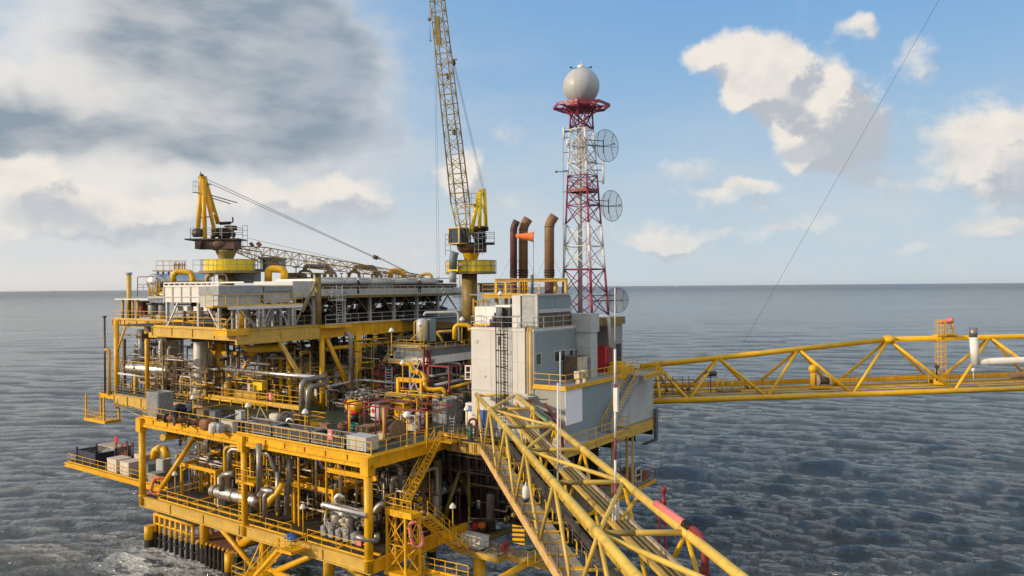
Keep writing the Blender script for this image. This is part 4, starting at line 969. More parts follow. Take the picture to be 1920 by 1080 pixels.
bs = T('service_basket', q, 'yellow service platform with posts set inside the far bridge', 'service platform')
MB().bar(FPx(1345, 2.4, zf + .55), FPx(1382, 2.4, zf + .55), 1.6, .16).build('floor', 'olive', bs)
m = MB()
for px in (1343, 1353, 1371): m.tube(FPx(px, 1.6, zf + .5), FPx(px, 1.6, zf + 2.0), .08, 6)
m.bar(FPx(1341, 1.6, zf + 1.95), FPx(1356, 1.6, zf + 1.95), .12).build('frame', 'pipe_yellow', bs)
wn = T('winch', FPx(1533, 2.5, zf + .6), 'winch with dark cable drum on a yellow mount on the far bridge', 'winch')
MB().tube(FPx(1533, 1.6, zf + 1.4), FPx(1550, 1.6, zf + 1.4), .42, 12).build('drum', 'winch_brown', wn)
MB().bar(FPx(1522, 2, zf + .5), FPx(1524, 2, zf + 2.6), .5).sphere(FPx(1523, 2, zf + 2.7), .5, 10, 6).bar(FPx(1520, 2, zf + .7), FPx(1552, 2, zf + .7), 1.2, .3).build('mount', 'yellow', wn)
MB().tube(FPx(1531, 1.6, zf + 1.4), FPx(1532, 1.6, zf + 1.4), .55, 12).tube(FPx(1551, 1.6, zf + 1.4), FPx(1552, 1.6, zf + 1.4), .55, 12).build('flange', 'beige', wn)
ct = T('caged_ladder_tower', FPx(1761, 3.1, zf), 'yellow caged ladder tower rising from walkway to top chord of the far bridge', 'ladder tower')
m = MB(); la = FPx(1761, 3.0, zf + .6); lt = vadd(la, (0, 0, 7.3)); sd_ = (.57, .82, 0)
m.ladder(la, lt, (.82, .57, 0), w=.5, r=.035); m.cage(vadd(la, (0, 0, 1.2)), lt, (.82, .57, 0), (.57, -.82, 0), w=.55, sp=.6, r=.035); m.build('ladder', 'yellow_rail', ct)
m = MB(); pa = FPx(1752, 3.1, zk + .4); pb = FPx(1790, 3.1, zk + .4); m.bar(pa, pb, 1.0, .12); m.rail([FPx(1768, 2.7, zk + .4), FPx(1788, 2.7, zk + .4)], h=1.3, sp=.8); m.rail([FPx(1770, 3.4, zk + .4), FPx(1788, 3.4, zk + .4)], h=1.3, sp=.8)
m.tube(FPx(1786, 3.1, zk + .4), FPx(1786, 3.1, zk + 2.3), .07, 6); m.build('top_platform', 'pipe_yellow', ct)
MB().bar(FPx(1760, 2, zf + .5), FPx(1760, 2, zf + 1.1), 1.1).rail([FPx(1740, 2, zf + .5), FPx(1775, 2, zf + .5)], h=1.2, sp=.9).build('base_platform', 'yellow', ct)
one(MB().box(*(lambda q: (q[0] - .2, q[0] + .25, q[1] - .2, q[1] + .2, q[2] - .15, q[2] + .2))(FPx(1755, 1.4, zf + 2.6))).tube(FPx(1755, 1.4, zf + 2.5), FPx(1755, 1.4, zf + 1.0), .1, 6), 'camera_box', 'black', 'small black box camera at the foot of the ladder tower', 'camera')
def windsock(name, px_m, py_m, px_t, py_t, d, r, matn, label, pole_to, droop=0.0):
    t_ = T(name, PD(px_m, pole_to, d), label, 'windsock')
    M_, T_ = PD(px_m, py_m, d), PD(px_t, py_t, d); m = MB(); ax = Vector(T_) - Vector(M_); L = ax.length; last = None; n = 14
    for k in range(9):
        f = k / 8; c = Vector(lerp(M_, T_, f)); c.z -= droop * math.sin(f * 2.2) * .3; i = m.ring(tuple(c), ax, r * (1 - .68 * f) * (1 + .04 * math.sin(k * 2.1)), n)
        if last is not None: m.skin(last, i, n)
        last = i
    m.f.append(tuple(last + k for k in range(n))); m.s.append(0); m.build('sock', matn, t_)
    MB().torus(M_, ax, r, .035, 16, 6).build('hoop', 'darksteel', t_)
    MB().tube(PD(px_m, pole_to, d), vadd(M_, (0, 0, -r)), .045, 6).tube(vadd(M_, (0, 0, -r)), vadd(M_, (0, 0, r)), .03, 6).build('pole', 'midgrey', t_); return t_
windsock('windsock', 1784, 600, 1757, 603, 89.5, .36, 'pinkred', 'small pink windsock flying above the far bridge ladder tower', 616, .5)
windsock('windsock', 1000, 444, 967, 441, 82, .55, 'orange', 'large orange windsock on a slim mast before the exhaust stacks', 552, .2)
o = T('white_vent_pipe', PD(1826, 684, 42), 'thick white tee shaped vent pipe with dark top hanging at the right edge', 'pipe')
MB().tube(PD(1829, 684, 42), PD(1825, 632, 42), .21, 16).tube(PD(1829, 678, 42), toL(42 * .95, 45, PD(1829, 678, 42)[2] + .0), .17, 14).build('body', 'white', o)
MB().tube(PD(1825, 633, 42), PD(1825, 614, 42), .205, 16).build('dark_collar', 'galv', o)
MB().tube(PD(1825, 690, 42), PD(1825, 697, 42), .09, 10).tube(PD(1825, 697, 42), PD(1825, 712, 42), .02, 6).build('drip_nozzle', 'white', o)
o = T('stub_pipe', PD(1895, 707, 84), 'brown pipe end entering the far bridge at the right edge of view', 'pipe'); MB().tube(PD(1893, 706, 84), PD(1990, 702, 86), .3, 12).build('body', 'brownsteel', o)
one(MB().tube(PD(1332, 752, 84), PD(1775, -25, 60), .014, 5), 'stay_wire', 'darksteel', 'thin taut wire slanting from the top right down to the far bridge', 'wire')
# ---------------------------------------------------------------- exhaust stacks and their platform
for px, r, mt, top, lab, d in ((963, .42, 'stack_maroon', 413, 'dark maroon exhaust stack, thinnest and leftmost of the three', 88), (981, .56, 'stack_tan', 411, 'tan exhaust stack standing behind the orange windsock', 89), (1030, .56, 'stack_tan', 406, 'tan exhaust stack standing alone beside the red and white tower', 86)):
    t_ = T('exhaust_stack', PD(px, 600, d), lab, 'exhaust stack', 'exhaust stacks with bent tops')
    k = r / .56
    MB().tube(PD(px, 600, d), PD(px, 519, d), r * .96, 16).build('lower_section', 'stack_maroon', t_)
    e = .85 if px != 963 else .7
    MB().pipe([PD(px, 519, d), PD(px, top + 14, d), vadd(PD(px, top + 7, d), (e * .60 * k, e * .4 * k, .5 * k))], r, 16, br=.8).build('upper_section', mt, t_)
    m = MB()
    for y in (507, 511, 516): m.tube(PD(px, y + 1, d), PD(px, y - 1, d), r * 1.14, 16)
    m.tube(PD(px, top + 20, d), PD(px, top + 19, d), r * 1.05, 16).tube(PD(px, (top + 500) / 2, d), PD(px, (top + 500) / 2 - .7, d), r * 1.03, 16)
    m.build('flange', 'soot', t_)
    for q in (-1, 1): MB().tube(PD(px, top + 60, d), PD(px + q * 24, 520, d + 2), .015, 4).build('guy_wire', 'darksteel', t_)
sp3 = T('stack_platform', PD(980, 553, 85), 'yellow railed platform frame around the feet of the exhaust stacks', 'platform')
z5 = PD(980, 552, 84)[2]
def PDZ(px, d, z): q = PD(px, 540, d); return (q[0], q[1], z)
a, b, c, e = PDZ(905, 84, z5), PDZ(1012, 82, z5), PDZ(1010, 92, z5), PDZ(905, 94, z5)
MB().bar(lerp(a, e, .5), lerp(b, c, .5), 9.0, .12).build('platform_floor', 'midgrey', sp3)
MB().ibeam(a, b, .4, .2).ibeam(a, e, .4, .2).ibeam(e, c, .4, .2).build('edge_girder', 'ochre', sp3)
MB().rail([e, a, b, c], sp=1.7).build('guard_rail', 'yellow_rail', sp3)
m = MB(); zt_ = PD(990, 522, 84)[2]
for px in (931, 949): m.bar(PDZ(px, 85, ZR), PDZ(px, 85, zt_), .3)
m.build('post', 'ochre', sp3)
MB().ibeam(PDZ(929, 84, zt_), PDZ(1062, 83, zt_), .4, .3).bar(PDZ(1041, 84, ZR + 2), PDZ(1041, 84, zt_ - .3), .28).bar(PDZ(1061, 86, ZR), PDZ(1061, 86, zt_), .28).bar(PDZ(931, 85, zt_ - .4), PDZ(937, 85, z5), .15).bar(PDZ(949, 85, zt_ - .4), PDZ(943, 85, z5), .15).bar(PDZ(1043, 84, zt_ - .4), PDZ(1049, 84, z5), .15).build('gantry_beam', 'ochre', sp3)
m = MB()
for px in (975, 984): m.pipe([PDZ(px, 82.5, z5), PDZ(px, 82.5, z5 + 1.5), PDZ(px + 5, 82.5, z5 + 1.5), PDZ(px + 5, 82.5, z5)], .06, 6, br=.3)
m.build('hoop', 'yellow_rail', sp3)
one(MB().box(*(lambda q: (q[0] - 2.8, q[0] + 2.8, q[1], q[1] + 3, q[2] - .7, q[2] + .5))(PD(910, 538, 96))), 'grey_duct', 'midgrey', 'long grey duct box behind the second crane pedestal', 'duct')
m = MB()
for px, y0, y1 in ((888, 560, 600), (896, 565, 600), (905, 558, 600), (914, 566, 600)): m.tube(PD(px, y0, 92), PD(px, y1 + 15, 92), .12, 6)
m.bar(PD(885, 565, 92), PD(920, 565, 92), .2).bar(PD(885, 583, 92), PD(925, 583, 92), .25)
one(m, 'pipe_stand', 'ochre', 'ochre pipe stand between the second crane and the white roof tank', 'pipe stand')
one(MB().tube(PD(997, 551, 82), PD(997, 515, 82), .14, 8), 'mast_base', 'slate', 'dark sleeve at the foot of the orange windsock mast', 'mast base')
# ---------------------------------------------------------------- telecom tower
TD = 87.0
tw = T('telecom_tower', PDZ(1097, TD, -3.2), 'red and white lattice telecom tower carrying dishes and a white ball dome', 'tower')
cx, cy, _ = PDZ(1097, TD, 0); tx, ty, _ = PDZ(1093, TD, 0)
def zy(py, px=1095, d=TD): return PD(px, py, d)[2]
zb_, zt_ = -3.4, zy(243)
def leg(i, z):
    f = (z - zb_) / (zt_ - zb_); h = 1.95 + (.98 - 1.95) * min(1, max(0, f)); sx, sy = ((-1, -1), (1, -1), (1, 1), (-1, 1))[i % 4]
    return (cx + (tx - cx) * f + sx * h, cy + (ty - cy) * f + sy * h, z)
lev = [zb_, zy(550), zy(505), zy(462), zy(420), zy(385), zy(358), zy(330), zy(305), zy(280), zt_]
bandm = ['tower_red', 'tower_red', 'white', 'white', 'tower_red', 'tower_red', 'tower_red', 'white', 'white', 'white']
for k in range(10):
    z0, z1 = lev[k], lev[k + 1]; m = MB()
    for i in range(4): m.tube(leg(i, z0), leg(i, z1), .14 if k < 4 else .11, 8)
    for i in range(4):
        m.tube(leg(i, z0), leg(i + 1, z1), .055, 6); m.tube(leg(i + 1, z0), leg(i, z1), .055, 6)
        if k in (2, 4, 6, 7, 9): m.tube(leg(i, z1), leg(i + 1, z1), .06, 6)
        if k == 1: m.tube(leg(i, z1), leg(i + 1, z1), .09, 6)
    m.build('lattice_section', bandm[k], tw)
zp = lev[6]; m = MB()
for i in range(4): m.bar(leg(i, zp), leg(i + 1, zp), .12, .35)
m.bar(lerp(leg(0, zp), leg(3, zp), .5), lerp(leg(1, zp), leg(2, zp), .5), 2.2, .08)
m.rail([leg(0, zp), leg(1, zp), leg(2, zp), leg(3, zp)], h=1.1, sp=1.2, r=.025, closed=True); m.build('rest_platform', 'maroon', tw)
MB().tube((cx - .5, cy - .2, zb_), (tx - .3, ty, zt_ + .5), .24, 10).build('waveguide_duct', 'lightgrey', tw)
m = MB(); m.ladder((cx + .9, cy - .3, zb_), (tx + .5, ty - .2, zt_), (.82, .57, 0), w=.5, r=.03, rung=.4); m.build('ladder', 'pinkred', tw)
zr_ = zy(200); m = MB()
oc = [(tx + 3.25 * math.cos(math.pi * k / 4 + .39), ty + 3.25 * math.sin(math.pi * k / 4 + .39), zr_) for k in range(8)]; ic = [(tx + 1.35 * math.cos(math.pi * k / 4 + .39), ty + 1.35 * math.sin(math.pi * k / 4 + .39), zr_ - .2) for k in range(8)]
for k in range(8):
    m.bar(oc[k], oc[(k + 1) % 8], .12, .3); m.bar(oc[k], ic[k], .12, .25); m.tube(lerp(oc[k], ic[k], .35), leg(k // 2, zt_), .07, 6)
    m.bar(lerp(oc[k], ic[k], .5), lerp(oc[(k + 1) % 8], ic[(k + 1) % 8], .5), .09, .12); m.tube(lerp(oc[k], ic[k], .85), leg((k // 2 + 1) % 4, zt_), .06, 6)
m.lathe((tx, ty, zr_ - .45), (0, 0, 1), [(0, 1.5), (.35, 1.75), (.62, 1.75)], 16)
for i in range(4): m.tube(leg(i, zt_), (tx + (leg(i, zt_)[0] - tx) * .9, ty + (leg(i, zt_)[1] - ty) * .9, zr_ - .3), .1, 6)
m.build('dome_platform', 'tower_red', tw)
rd = T('radar_dome', (tx, ty, zr_), 'white spherical radar dome with dark seams on top of the telecom tower', 'radar dome')
zc_ = zy(162); m = MB(); m.sphere((tx, ty, zc_), 2.1, 40, 26); m.build('shell', 'radome', rd)
m = MB()
for k in range(8):
    t = math.pi * k / 4 + .96; pts = [(tx + 2.105 * math.cos(t) * math.cos(p), ty + 2.105 * math.sin(t) * math.cos(p), zc_ + 2.105 * math.sin(p)) for p in [-.9 + .225 * j for j in range(11)]]
    for a_, b_ in zip(pts[:-1], pts[1:]): m.tube(a_, b_, .013, 4, cap=False)
m.build('seam', 'midgrey', rd)
MB().tube((tx, ty, zc_ + 2.05), (tx, ty, zc_ + 2.4), .42, 12).tube((tx, ty, zc_ + 2.4), (tx, ty, zc_ + 2.9), .03, 5).build('cap', 'white', rd)
MB().sphere((tx - .95, ty - .7, zc_ + 2.2), .13, 8, 5).sphere((tx + .95, ty + .6, zc_ + 2.2), .13, 8, 5).tube((tx - .95, ty - .7, zc_ + 2.1), (tx + .95, ty + .6, zc_ + 2.1), .04, 5).build('warning_lights', 'darksteel', rd)
def dish(px, py, d, R, aim, label, mtn='slate', back=(1110, 0)):
    "grid dish: rim, ribs, rods; aim = world direction (x right, y away)"
    A = Vector(aim).normalized(); Al = (A.x * UX + A.y * UY, A.x * VX + A.y * VY, A.z)
    c = PD(px, py, d); t_ = T('grid_dish', c, label, 'dish antenna', 'grid dish antennas on the tower')
    MB().torus(c, Al, R, .032, 36, 6).build('rim', mtn, t_)
    ax = Vector(Al); x = ax.cross(Vector((0, 0, 1))).normalized(); y = x.cross(ax).normalized(); m = MB(); dp = R * .28
    def P_(s, t): q = s * s + t * t; return tuple(Vector(c) + x * s * R + y * t * R - ax * dp * (1 - q))
    for k in range(-11, 12):
        t = k / 12; w = math.sqrt(1 - t * t); pts = [P_(w * (-1 + 2 * j / 8), t) for j in range(9)]
        for a_, b_ in zip(pts[:-1], pts[1:]): m.tube(a_, b_, .011, 3, cap=False)
    m.build('grid_rods', 'midgrey', t_); m = MB(); g_ = []
    for j in range(5):
        rr_ = j / 4; g_.append([len(m.v) + q for q in range(24)]); m.v += [P_(rr_ * math.cos(2 * math.pi * q / 24) * .99, rr_ * math.sin(2 * math.pi * q / 24) * .99) for q in range(24)]
    for j in range(4):
        for q in range(24): m.f.append((g_[j][q], g_[j][(q + 1) % 24], g_[j + 1][(q + 1) % 24], g_[j + 1][q])); m.s.append(1)
    m.build('mesh_skin', 'mesh_dense' if py > 500 else 'mesh_fine', t_); m = MB()
    for k in (-.6, 0, .6):
        w = math.sqrt(1 - k * k); pts = [P_(k, w * (-1 + 2 * j / 8)) for j in range(9)]
        for a_, b_ in zip(pts[:-1], pts[1:]): m.tube(a_, b_, .035, 4, cap=False)
    pts = [P_(-1 + 2 * j / 8, 0) for j in range(9)]
    for a_, b_ in zip(pts[:-1], pts[1:]): m.tube(a_, b_, .035, 4, cap=False)
    m.build('ribs', mtn, t_)
    MB().tube(tuple(Vector(c) - ax * dp), tuple(Vector(c) + ax * R * .7), .04, 6).sphere(tuple(Vector(c) + ax * R * .7), .12, 6, 4).build('feed_horn', 'darksteel', t_)
    lp_ = leg(1, c[2]); MB().tube(tuple(Vector(c) - ax * dp), lp_, .07, 6).tube(tuple(Vector(c) - ax * dp + Vector((0, 0, .6))), vadd(lp_, (0, 0, .6)), .05, 6).tube(tuple(Vector(c) - ax * dp + Vector((0, 0, .8))), tuple(Vector(c) - ax * dp - Vector((0, 0, .8))), .06, 6).build('mount', 'darksteel', t_)
dish(1137, 273, 86, 1.82, (.55, -.8, 0), 'upper grid dish, largest of the see-through dishes at the right of the tower')
dish(1147, 386, 86, 1.75, (.62, -.75, 0), 'middle grid dish on the right flank of the tower below the large one')
dish(1157, 563, 88, 1.45, (.3, -.95, 0), 'low grid dish beside the tower foot just above the sea horizon')
dish(1088, 276, 85.2, 1.3, (-.9, -.5, 0), 'narrow grid dish hung on the front face of the tower below the dome', 'olive')
ants = [(1056, 255, 600, 'thin vertical whip antenna left of the tower reaching down to its foot'), (1131, 300, 345, 'short cream stick antenna on the right side of the tower'), (1057, 238, 262, 'cream stick antenna high on the left side of the tower'), (1064, 262, 275, 'small stick antenna stub between the left whip and the tower leg')]
for px, y0, y1, lab in ants:
    r = .035 if y1 - y0 > 100 else .13
    t_ = T('stick_antenna', PD(px, y1, 86), lab, 'antenna'); MB().tube(PD(px, y1, 86), PD(px, y0, 86), r, 6).build('rod', 'white' if r > .1 else 'midgrey', t_)
    ys_ = [y0 + 8, y1 - 4] if y1 - y0 < 100 else [286, 320, 360, 420]; m = MB()
    i = 0 if px < 1095 else 1
    for yy in ys_: z = zy(yy); m.tube((PD(px, yy, 86)), leg(i, z), .04, 5)
    m.build('arm', 'darksteel', t_)
m = MB()
for (xa, ya, xb) in ((1043, 322, 1066), (1100, 319, 1132), (1060, 247, 1075)): m.tube(PD(xa, ya, 86), PD(xb, ya, 86), .05, 5).sphere(PD(xa, ya, 86), .14, 6, 4)
one(m, 'cross_arms', 'darksteel', 'dark cross arms with insulators on the white section of the tower', 'cross arms')
# ---------------------------------------------------------------- cranes
def lattice(m, a0, a1, w0, w1, n, side, r=.05, rc=.07, h0=None, h1=None):
    "four-chord boom; side = unit vector across"
    A, B = Vector(a0), Vector(a1); d = (B - A).normalized(); sx = Vector(side) - d * d.dot(Vector(side)); sx.normalize(); sy = d.cross(sx)
    h0 = h0 or w0; h1 = h1 or w1
    def c(i, f): w = w0 + (w1 - w0) * f; h = h0 + (h1 - h0) * f; p, q = ((-1, -1), (1, -1), (1, 1), (-1, 1))[i % 4]; return tuple(A.lerp(B, f) + sx * (p * w / 2) + sy * (q * h / 2))
    for i in range(4):
        m.tube(c(i, 0), c(i, 1), rc, 6)
        for k in range(n):
            f0, f1 = k / n, (k + 1) / n
            if (k + i) % 2: m.tube(c(i, f0), c(i + 1, f1), r * .7, 4, cap=False)
            else: m.tube(c(i + 1, f0), c(i, f1), r * .7, 4, cap=False)
            m.tube(c(i, f1), c(i + 1, f1), r * .7, 4, cap=False)
    return c
# crane one
D1 = 93.5
c1 = T('pedestal_crane', PDZ(424, D1, ZU), 'rusty yellow pedestal crane with its lattice boom lowered across the coolers', 'crane')
def Q(px, py, dd=0.0): return PD(px, py, D1 + dd)
MB().tube(PDZ(424, D1, ZU), Q(424, 508), .95, 18).build('pedestal', 'olive', c1)
zr0, zr1 = Q(431, 508)[2], Q(431, 487)[2]; cc_ = PDZ(431, D1, 0)
MB().lathe((cc_[0], cc_[1], zr0 - .3), (0, 0, 1), [(0, 3.3), (.0, 3.55), (.28, 3.55), (.3, 3.3)], 24, flat=True).build('ring_floor', 'olive', c1)
MB().lathe((cc_[0], cc_[1], zr0 + .02), (0, 0, 1), [(0, 2.95), (zr1 - zr0, 2.95), (zr1 - zr0, 2.88), (0, 2.88)], 28, flat=True).build('ring_panels', 'yellow_bright', c1)
pts = [(cc_[0] + 3.35 * math.cos(t), cc_[1] + 3.35 * math.sin(t), zr0) for t in [2 * math.pi * k / 18 for k in range(18)]]
MB().rail(pts, h=1.35, sp=2, closed=True, toe=False).rail([Q(362, 508), Q(386, 508)], h=1.35, toe=False).build('ring_rail', 'midgrey', c1)
MB().lathe(Q(424, 488), (0, 0, 1), [(0, .85), (.2, .85), (1.0, 1.2), (1.25, 1.25)], 20).build('neck', 'olive', c1)
zh0, zh1 = Q(410, 468)[2], Q(410, 450)[2]
ha, hb_ = Q(372, 460, -1), Q(440, 460, 1)
MB().lathe(Q(418, 469), (0, 0, 1), [(0, 1.2), (.5, 1.45), (zh1 - zh0, 1.5)], 18).bar(Q(384, 459), Q(446, 459), 2.5, zh1 - zh0 - .1).build('slew_house', 'winch_brown', c1)
MB().bar(Q(371, 459, -.6), Q(385, 459, -.6), 1.8, 1.1).tube(Q(374, 460, -1.6), Q(379, 460, -1.5), .4, 12).build('winch_motor', 'soot', c1)
hd = [Q(357, 450, -1.6), Q(455, 450, -1.6), Q(455, 450, 1.8), Q(357, 450, 1.8)]; zf_ = zh1 + .02
hd = [(p[0], p[1], zf_) for p in hd]
MB().bar(lerp(hd[0], hd[3], .5), lerp(hd[1], hd[2], .5), 3.4, .18).build('deck', 'soot', c1)
MB().rail([vadd(p, (0, 0, .1)) for p in hd], h=1.25, sp=1.3, closed=True, toe=False, r=.035).build('deck_rail', 'midgrey', c1)
MB().rail([Q(455, 460, -1.5), Q(464, 460, -1.5), Q(464, 460, 0)], h=2.4, sp=.6, mids=(.25, .5, .75), toe=False, r=.03).build('access_cage', 'midgrey', c1)
ap = Q(379, 333)
MB().tube(Q(371, 430, -1.3), Q(378, 336, -.6), .27, 10).tube(Q(384, 446, -1.4), Q(381, 336, -.6), .27, 10).tube(Q(404, 440, -.6), vadd(ap, (.1, 0, -.2)), .22, 10).tube(Q(409, 420, 1.0), vadd(ap, (.2, .2, -.1)), .27, 10).tube(Q(374, 408, -1), Q(396, 406, 0), .1, 6).bar(Q(374, 333, -.6), Q(385, 333, .5), .45, .35).build('a_frame', 'yellow', c1)
MB().sphere(Q(378, 330), .3, 8, 5).tube(Q(376, 330), Q(376, 322), .06, 5).build('apex_sheave', 'darksteel', c1)
MB().rail([Q(362, 360, -1), Q(372, 360, -1)], h=1.3, sp=.4, toe=False).bar(Q(362, 361, -1), Q(373, 361, -1), .7, .06).build('service_cage', 'midgrey', c1)
MB().bar(Q(395, 366), Q(444, 380), .12).bar(Q(396, 371, -1), Q(432, 382, -1), .12).tube(Q(388, 345), Q(396, 347), .06, 5).build('stay_rods', 'darksteel', c1)
m = MB(); rr = random.Random(5)
for k in range(26):
    q = Q(rr.uniform(398, 437), rr.uniform(424, 447), rr.uniform(-1, 1)); s_ = rr.uniform(.12, .35)
    m.box(q[0] - s_, q[0] + s_, q[1] - s_, q[1] + s_, q[2] - s_ * .8, q[2] + s_ * .8) if k % 3 else m.tube(q, vadd(q, (rr.uniform(-.6, .6), rr.uniform(-.6, .6), rr.uniform(-.2, .4))), .1, 6)
m.tube(Q(412, 419), Q(432, 418), .2, 10).pipe([Q(432, 418), Q(437, 416), Q(436, 407)], .09, 6).box(*(lambda q: (q[0] - 1.1, q[0] + 1.1, q[1] - .8, q[1] + .8, q[2] - .4, q[2] + .6))(Q(418, 438)))
m.build('engine', 'soot', c1)
MB().tube(Q(363, 437, -1.4), Q(379, 437, -1.4), .5, 12).build('cable_drum', 'darksteel', c1)
MB().sphere(Q(401, 401, -1), .16, 8, 6).build('floodlight', 'white', c1)
m = MB(); f0_, f1_, f2_ = Q(440, 466, 0), PD(492, 478, 95), PD(795, 521, 104)
side = (0.4, 1, 0)
lattice(m, f0_, f1_, .5, 1.5, 4, side, .05, .075, .5, 1.35); lattice(m, f1_, f2_, 1.5, .55, 24, side, .05, .075, 1.35, .35); m.build('boom', 'boom_rust', c1)
MB().bar(Q(470, 460), Q(474, 457), .5).bar(Q(483, 460), Q(488, 456), .5).build('boom_guides', 'rust', c1)
m = MB(); blk = PD(703, 482, 100)
for dz_ in (0, -.35):
    m.tube(vadd(ap, (.2, 0, dz_)), vadd(blk, (0, 0, dz_ * .3)), .03, 4)
for dz_ in (0, .12): m.tube(vadd(blk, (.3, 0, dz_)), vadd(f2_, (-1, 0, dz_)), .03, 4)
m.tube(Q(466, 447), PD(700, 500, 100), .02, 4)
m.build('cables', 'darksteel', c1); MB().tube(PD(700, 481, 100), PD(708, 484, 100.2), .28, 10).bar(blk, PD(713, 486, 100.4), .16).build('bridle_block', 'darksteel', c1)
# crane two
D2 = 95.0
def Q(px, py, dd=0.0): return PD(px, py, D2 + dd)
c2 = T('pedestal_crane', PDZ(880, D2, ZU), 'yellow pedestal crane with its tall lattice boom raised nearly upright into the sky', 'crane')
MB().tube(PDZ(880, D2, ZU - 1), Q(880, 512), .98, 18).build('pedestal', 'olive', c2)
cc_ = PDZ(883.5, D2, 0); zr0, zr1 = Q(883, 510)[2], Q(883, 489)[2]
MB().lathe((cc_[0], cc_[1], zr0 - .25), (0, 0, 1), [(0, 3.1), (.0, 3.2), (.22, 3.2), (.25, 3.1)], 24, flat=True).build('ring_floor', 'olive', c2)
MB().lathe((cc_[0], cc_[1], zr0 + .02), (0, 0, 1), [(0, 3.05), (zr1 - zr0, 3.05), (zr1 - zr0, 2.98), (0, 2.98)], 24, flat=True).build('ring_panels', 'yellow_bright', c2)
pts = [(cc_[0] + 3.17 * math.cos(t), cc_[1] + 3.17 * math.sin(t), zr0) for t in [2 * math.pi * k / 18 for k in range(18)]]
MB().rail(pts, h=1.4, sp=2, closed=True, toe=False).build('ring_rail', 'midgrey', c2)
MB().lathe(Q(883, 489), (0, 0, 1), [(0, .8), (.3, .85), (1.1, 1.15), (1.2, 1.2)], 20).build('neck', 'yellow', c2)
MB().lathe(Q(883, 474), (0, 0, 1), [(0, 1.25), (.4, 1.7), (1.0, 1.8)], 16).bar(Q(862, 464), Q(912, 464), 2.0, 1.2).build('slew_house', 'winch_brown', c2)
zd = Q(883, 457)[2]; hd = [(p[0], p[1], zd) for p in (Q(846, 457, -1.6), Q(927, 457, -1.6), Q(927, 457, 1.8), Q(846, 457, 1.8))]
MB().bar(lerp(hd[0], hd[3], .5), lerp(hd[1], hd[2], .5), 3.4, .16).build('deck', 'soot', c2)
MB().rail([vadd(p, (0, 0, .1)) for p in hd], h=1.2, sp=1.1, closed=True, toe=False, r=.035).build('deck_rail', 'midgrey', c2)
for (x0, x1, y0, y1) in ((835, 845, 440, 480), (890, 905, 438, 478)):
    MB().rail([Q(x0, y1, -2), Q(x1, y1, -2), Q(x1, y1, -1)], h=(y1 - y0) / 14.95, sp=.45, mids=(.25, .5, .75), toe=False, r=.035).build('access_cage', 'midgrey', c2)
m = MB(); q = Q(860, 442, -1.5); m.box(q[0] - .8, q[0] + .8, q[1] - .9, q[1] + .9, q[2] - .95, q[2] + .85); cbx = m.build('cab', 'glass', c2)
m = MB()
for s1_ in (-.82, .82):
    for s2_ in (-.92, .92): m.bar((q[0] + s1_, q[1] + s2_, q[2] - 1), (q[0] + s1_, q[1] + s2_, q[2] + .95), .14)
    m.bar((q[0] + s1_, q[1] - .92, q[2] + .9), (q[0] + s1_, q[1] + .92, q[2] + .9), .14).bar((q[0] + s1_, q[1] - .92, q[2] - .98), (q[0] + s1_, q[1] + .92, q[2] - .98), .16)
m.box(q[0] - .85, q[0] + .85, q[1] - .95, q[1] + .95, q[2] + .86, q[2] + .96).box(q[0] - .85, q[0] + .85, q[1] - .95, q[1] + .95, q[2] - 1.06, q[2] - .93).build('cab_frame', 'yellow_pale', cbx)
ap = Q(905, 360)
MB().tube(Q(883, 440, -1), vadd(ap, (-.15, -.5, 0)), .26, 10).tube(Q(899, 428, -1), vadd(ap, (0, -.5, 0)), .24, 10).tube(Q(911, 430, 1), vadd(ap, (.1, .2, 0)), .26, 10).bar(Q(864, 390), Q(905, 383), .18).bar(Q(902, 358, -.6), Q(908, 358, .5), .5, .5).bar(Q(888, 388), Q(905, 388), .35, .5).build('a_frame', 'yellow_bright', c2)
MB().rail([Q(875, 382, -1), Q(893, 382, -1)], h=1.3, sp=.5, toe=False).bar(Q(875, 383, -1), Q(893, 383, -1), .7, .06).build('service_cage', 'midgrey', c2)
m = MB(); rr = random.Random(9)
for k in range(18):
    q = Q(rr.uniform(888, 914), rr.uniform(428, 452), rr.uniform(-1, 1)); s_ = rr.uniform(.15, .35); m.box(q[0] - s_, q[0] + s_, q[1] - s_, q[1] + s_, q[2] - s_, q[2] + s_)
m.tube(Q(896, 426, -1), Q(910, 427, -1), .2, 8).sphere(Q(900, 445), .9, 10, 6); m.build('engine', 'soot', c2)
m = MB(); f0_, f1_, f2_ = Q(873, 462, -1.2), Q(863, 380, -2), Q(806, -120, -8)
lattice(m, f0_, f1_, 1.0, 1.9, 4, (1, .2, 0), .06, .085, .7, 1.3); lattice(m, f1_, f2_, 1.9, 1.25, 26, (1, .2, 0), .06, .085, 1.3, 1.0); m.build('boom', 'boom_paint', c2)
m = MB()
for (px, py) in ((850, 118), (841, 144), (852, 248)): q = Q(px, py, -4); m.sphere(q, .3, 8, 5, (1, 1, 1.3)).bar(vadd(q, (-.8, 0, .35)), vadd(q, (.5, 0, .35)), .16)
m.build('boom_lamps', 'darksteel', c2); MB().bar(Q(819, 30, -7), Q(823, 85, -6), .55).build('boom_jib_beam', 'boom_paint', c2)
m = MB()
for dx in (0, .18, .36): m.tube(vadd(ap, (dx, 0, .1)), Q(850 + dx * 8, 120, -4), .02, 4)
m.tube(Q(850, 120, -4), Q(829, -30, -8), .025, 4)
for dx in (0, 5): m.tube(Q(814 + dx * .3, -20, -9), Q(820 + dx * .9, 560, -6), .018, 4)
m.tube(Q(805, -10, -9), Q(807, 78, -9), .018, 4).build('cables', 'slate', c2)
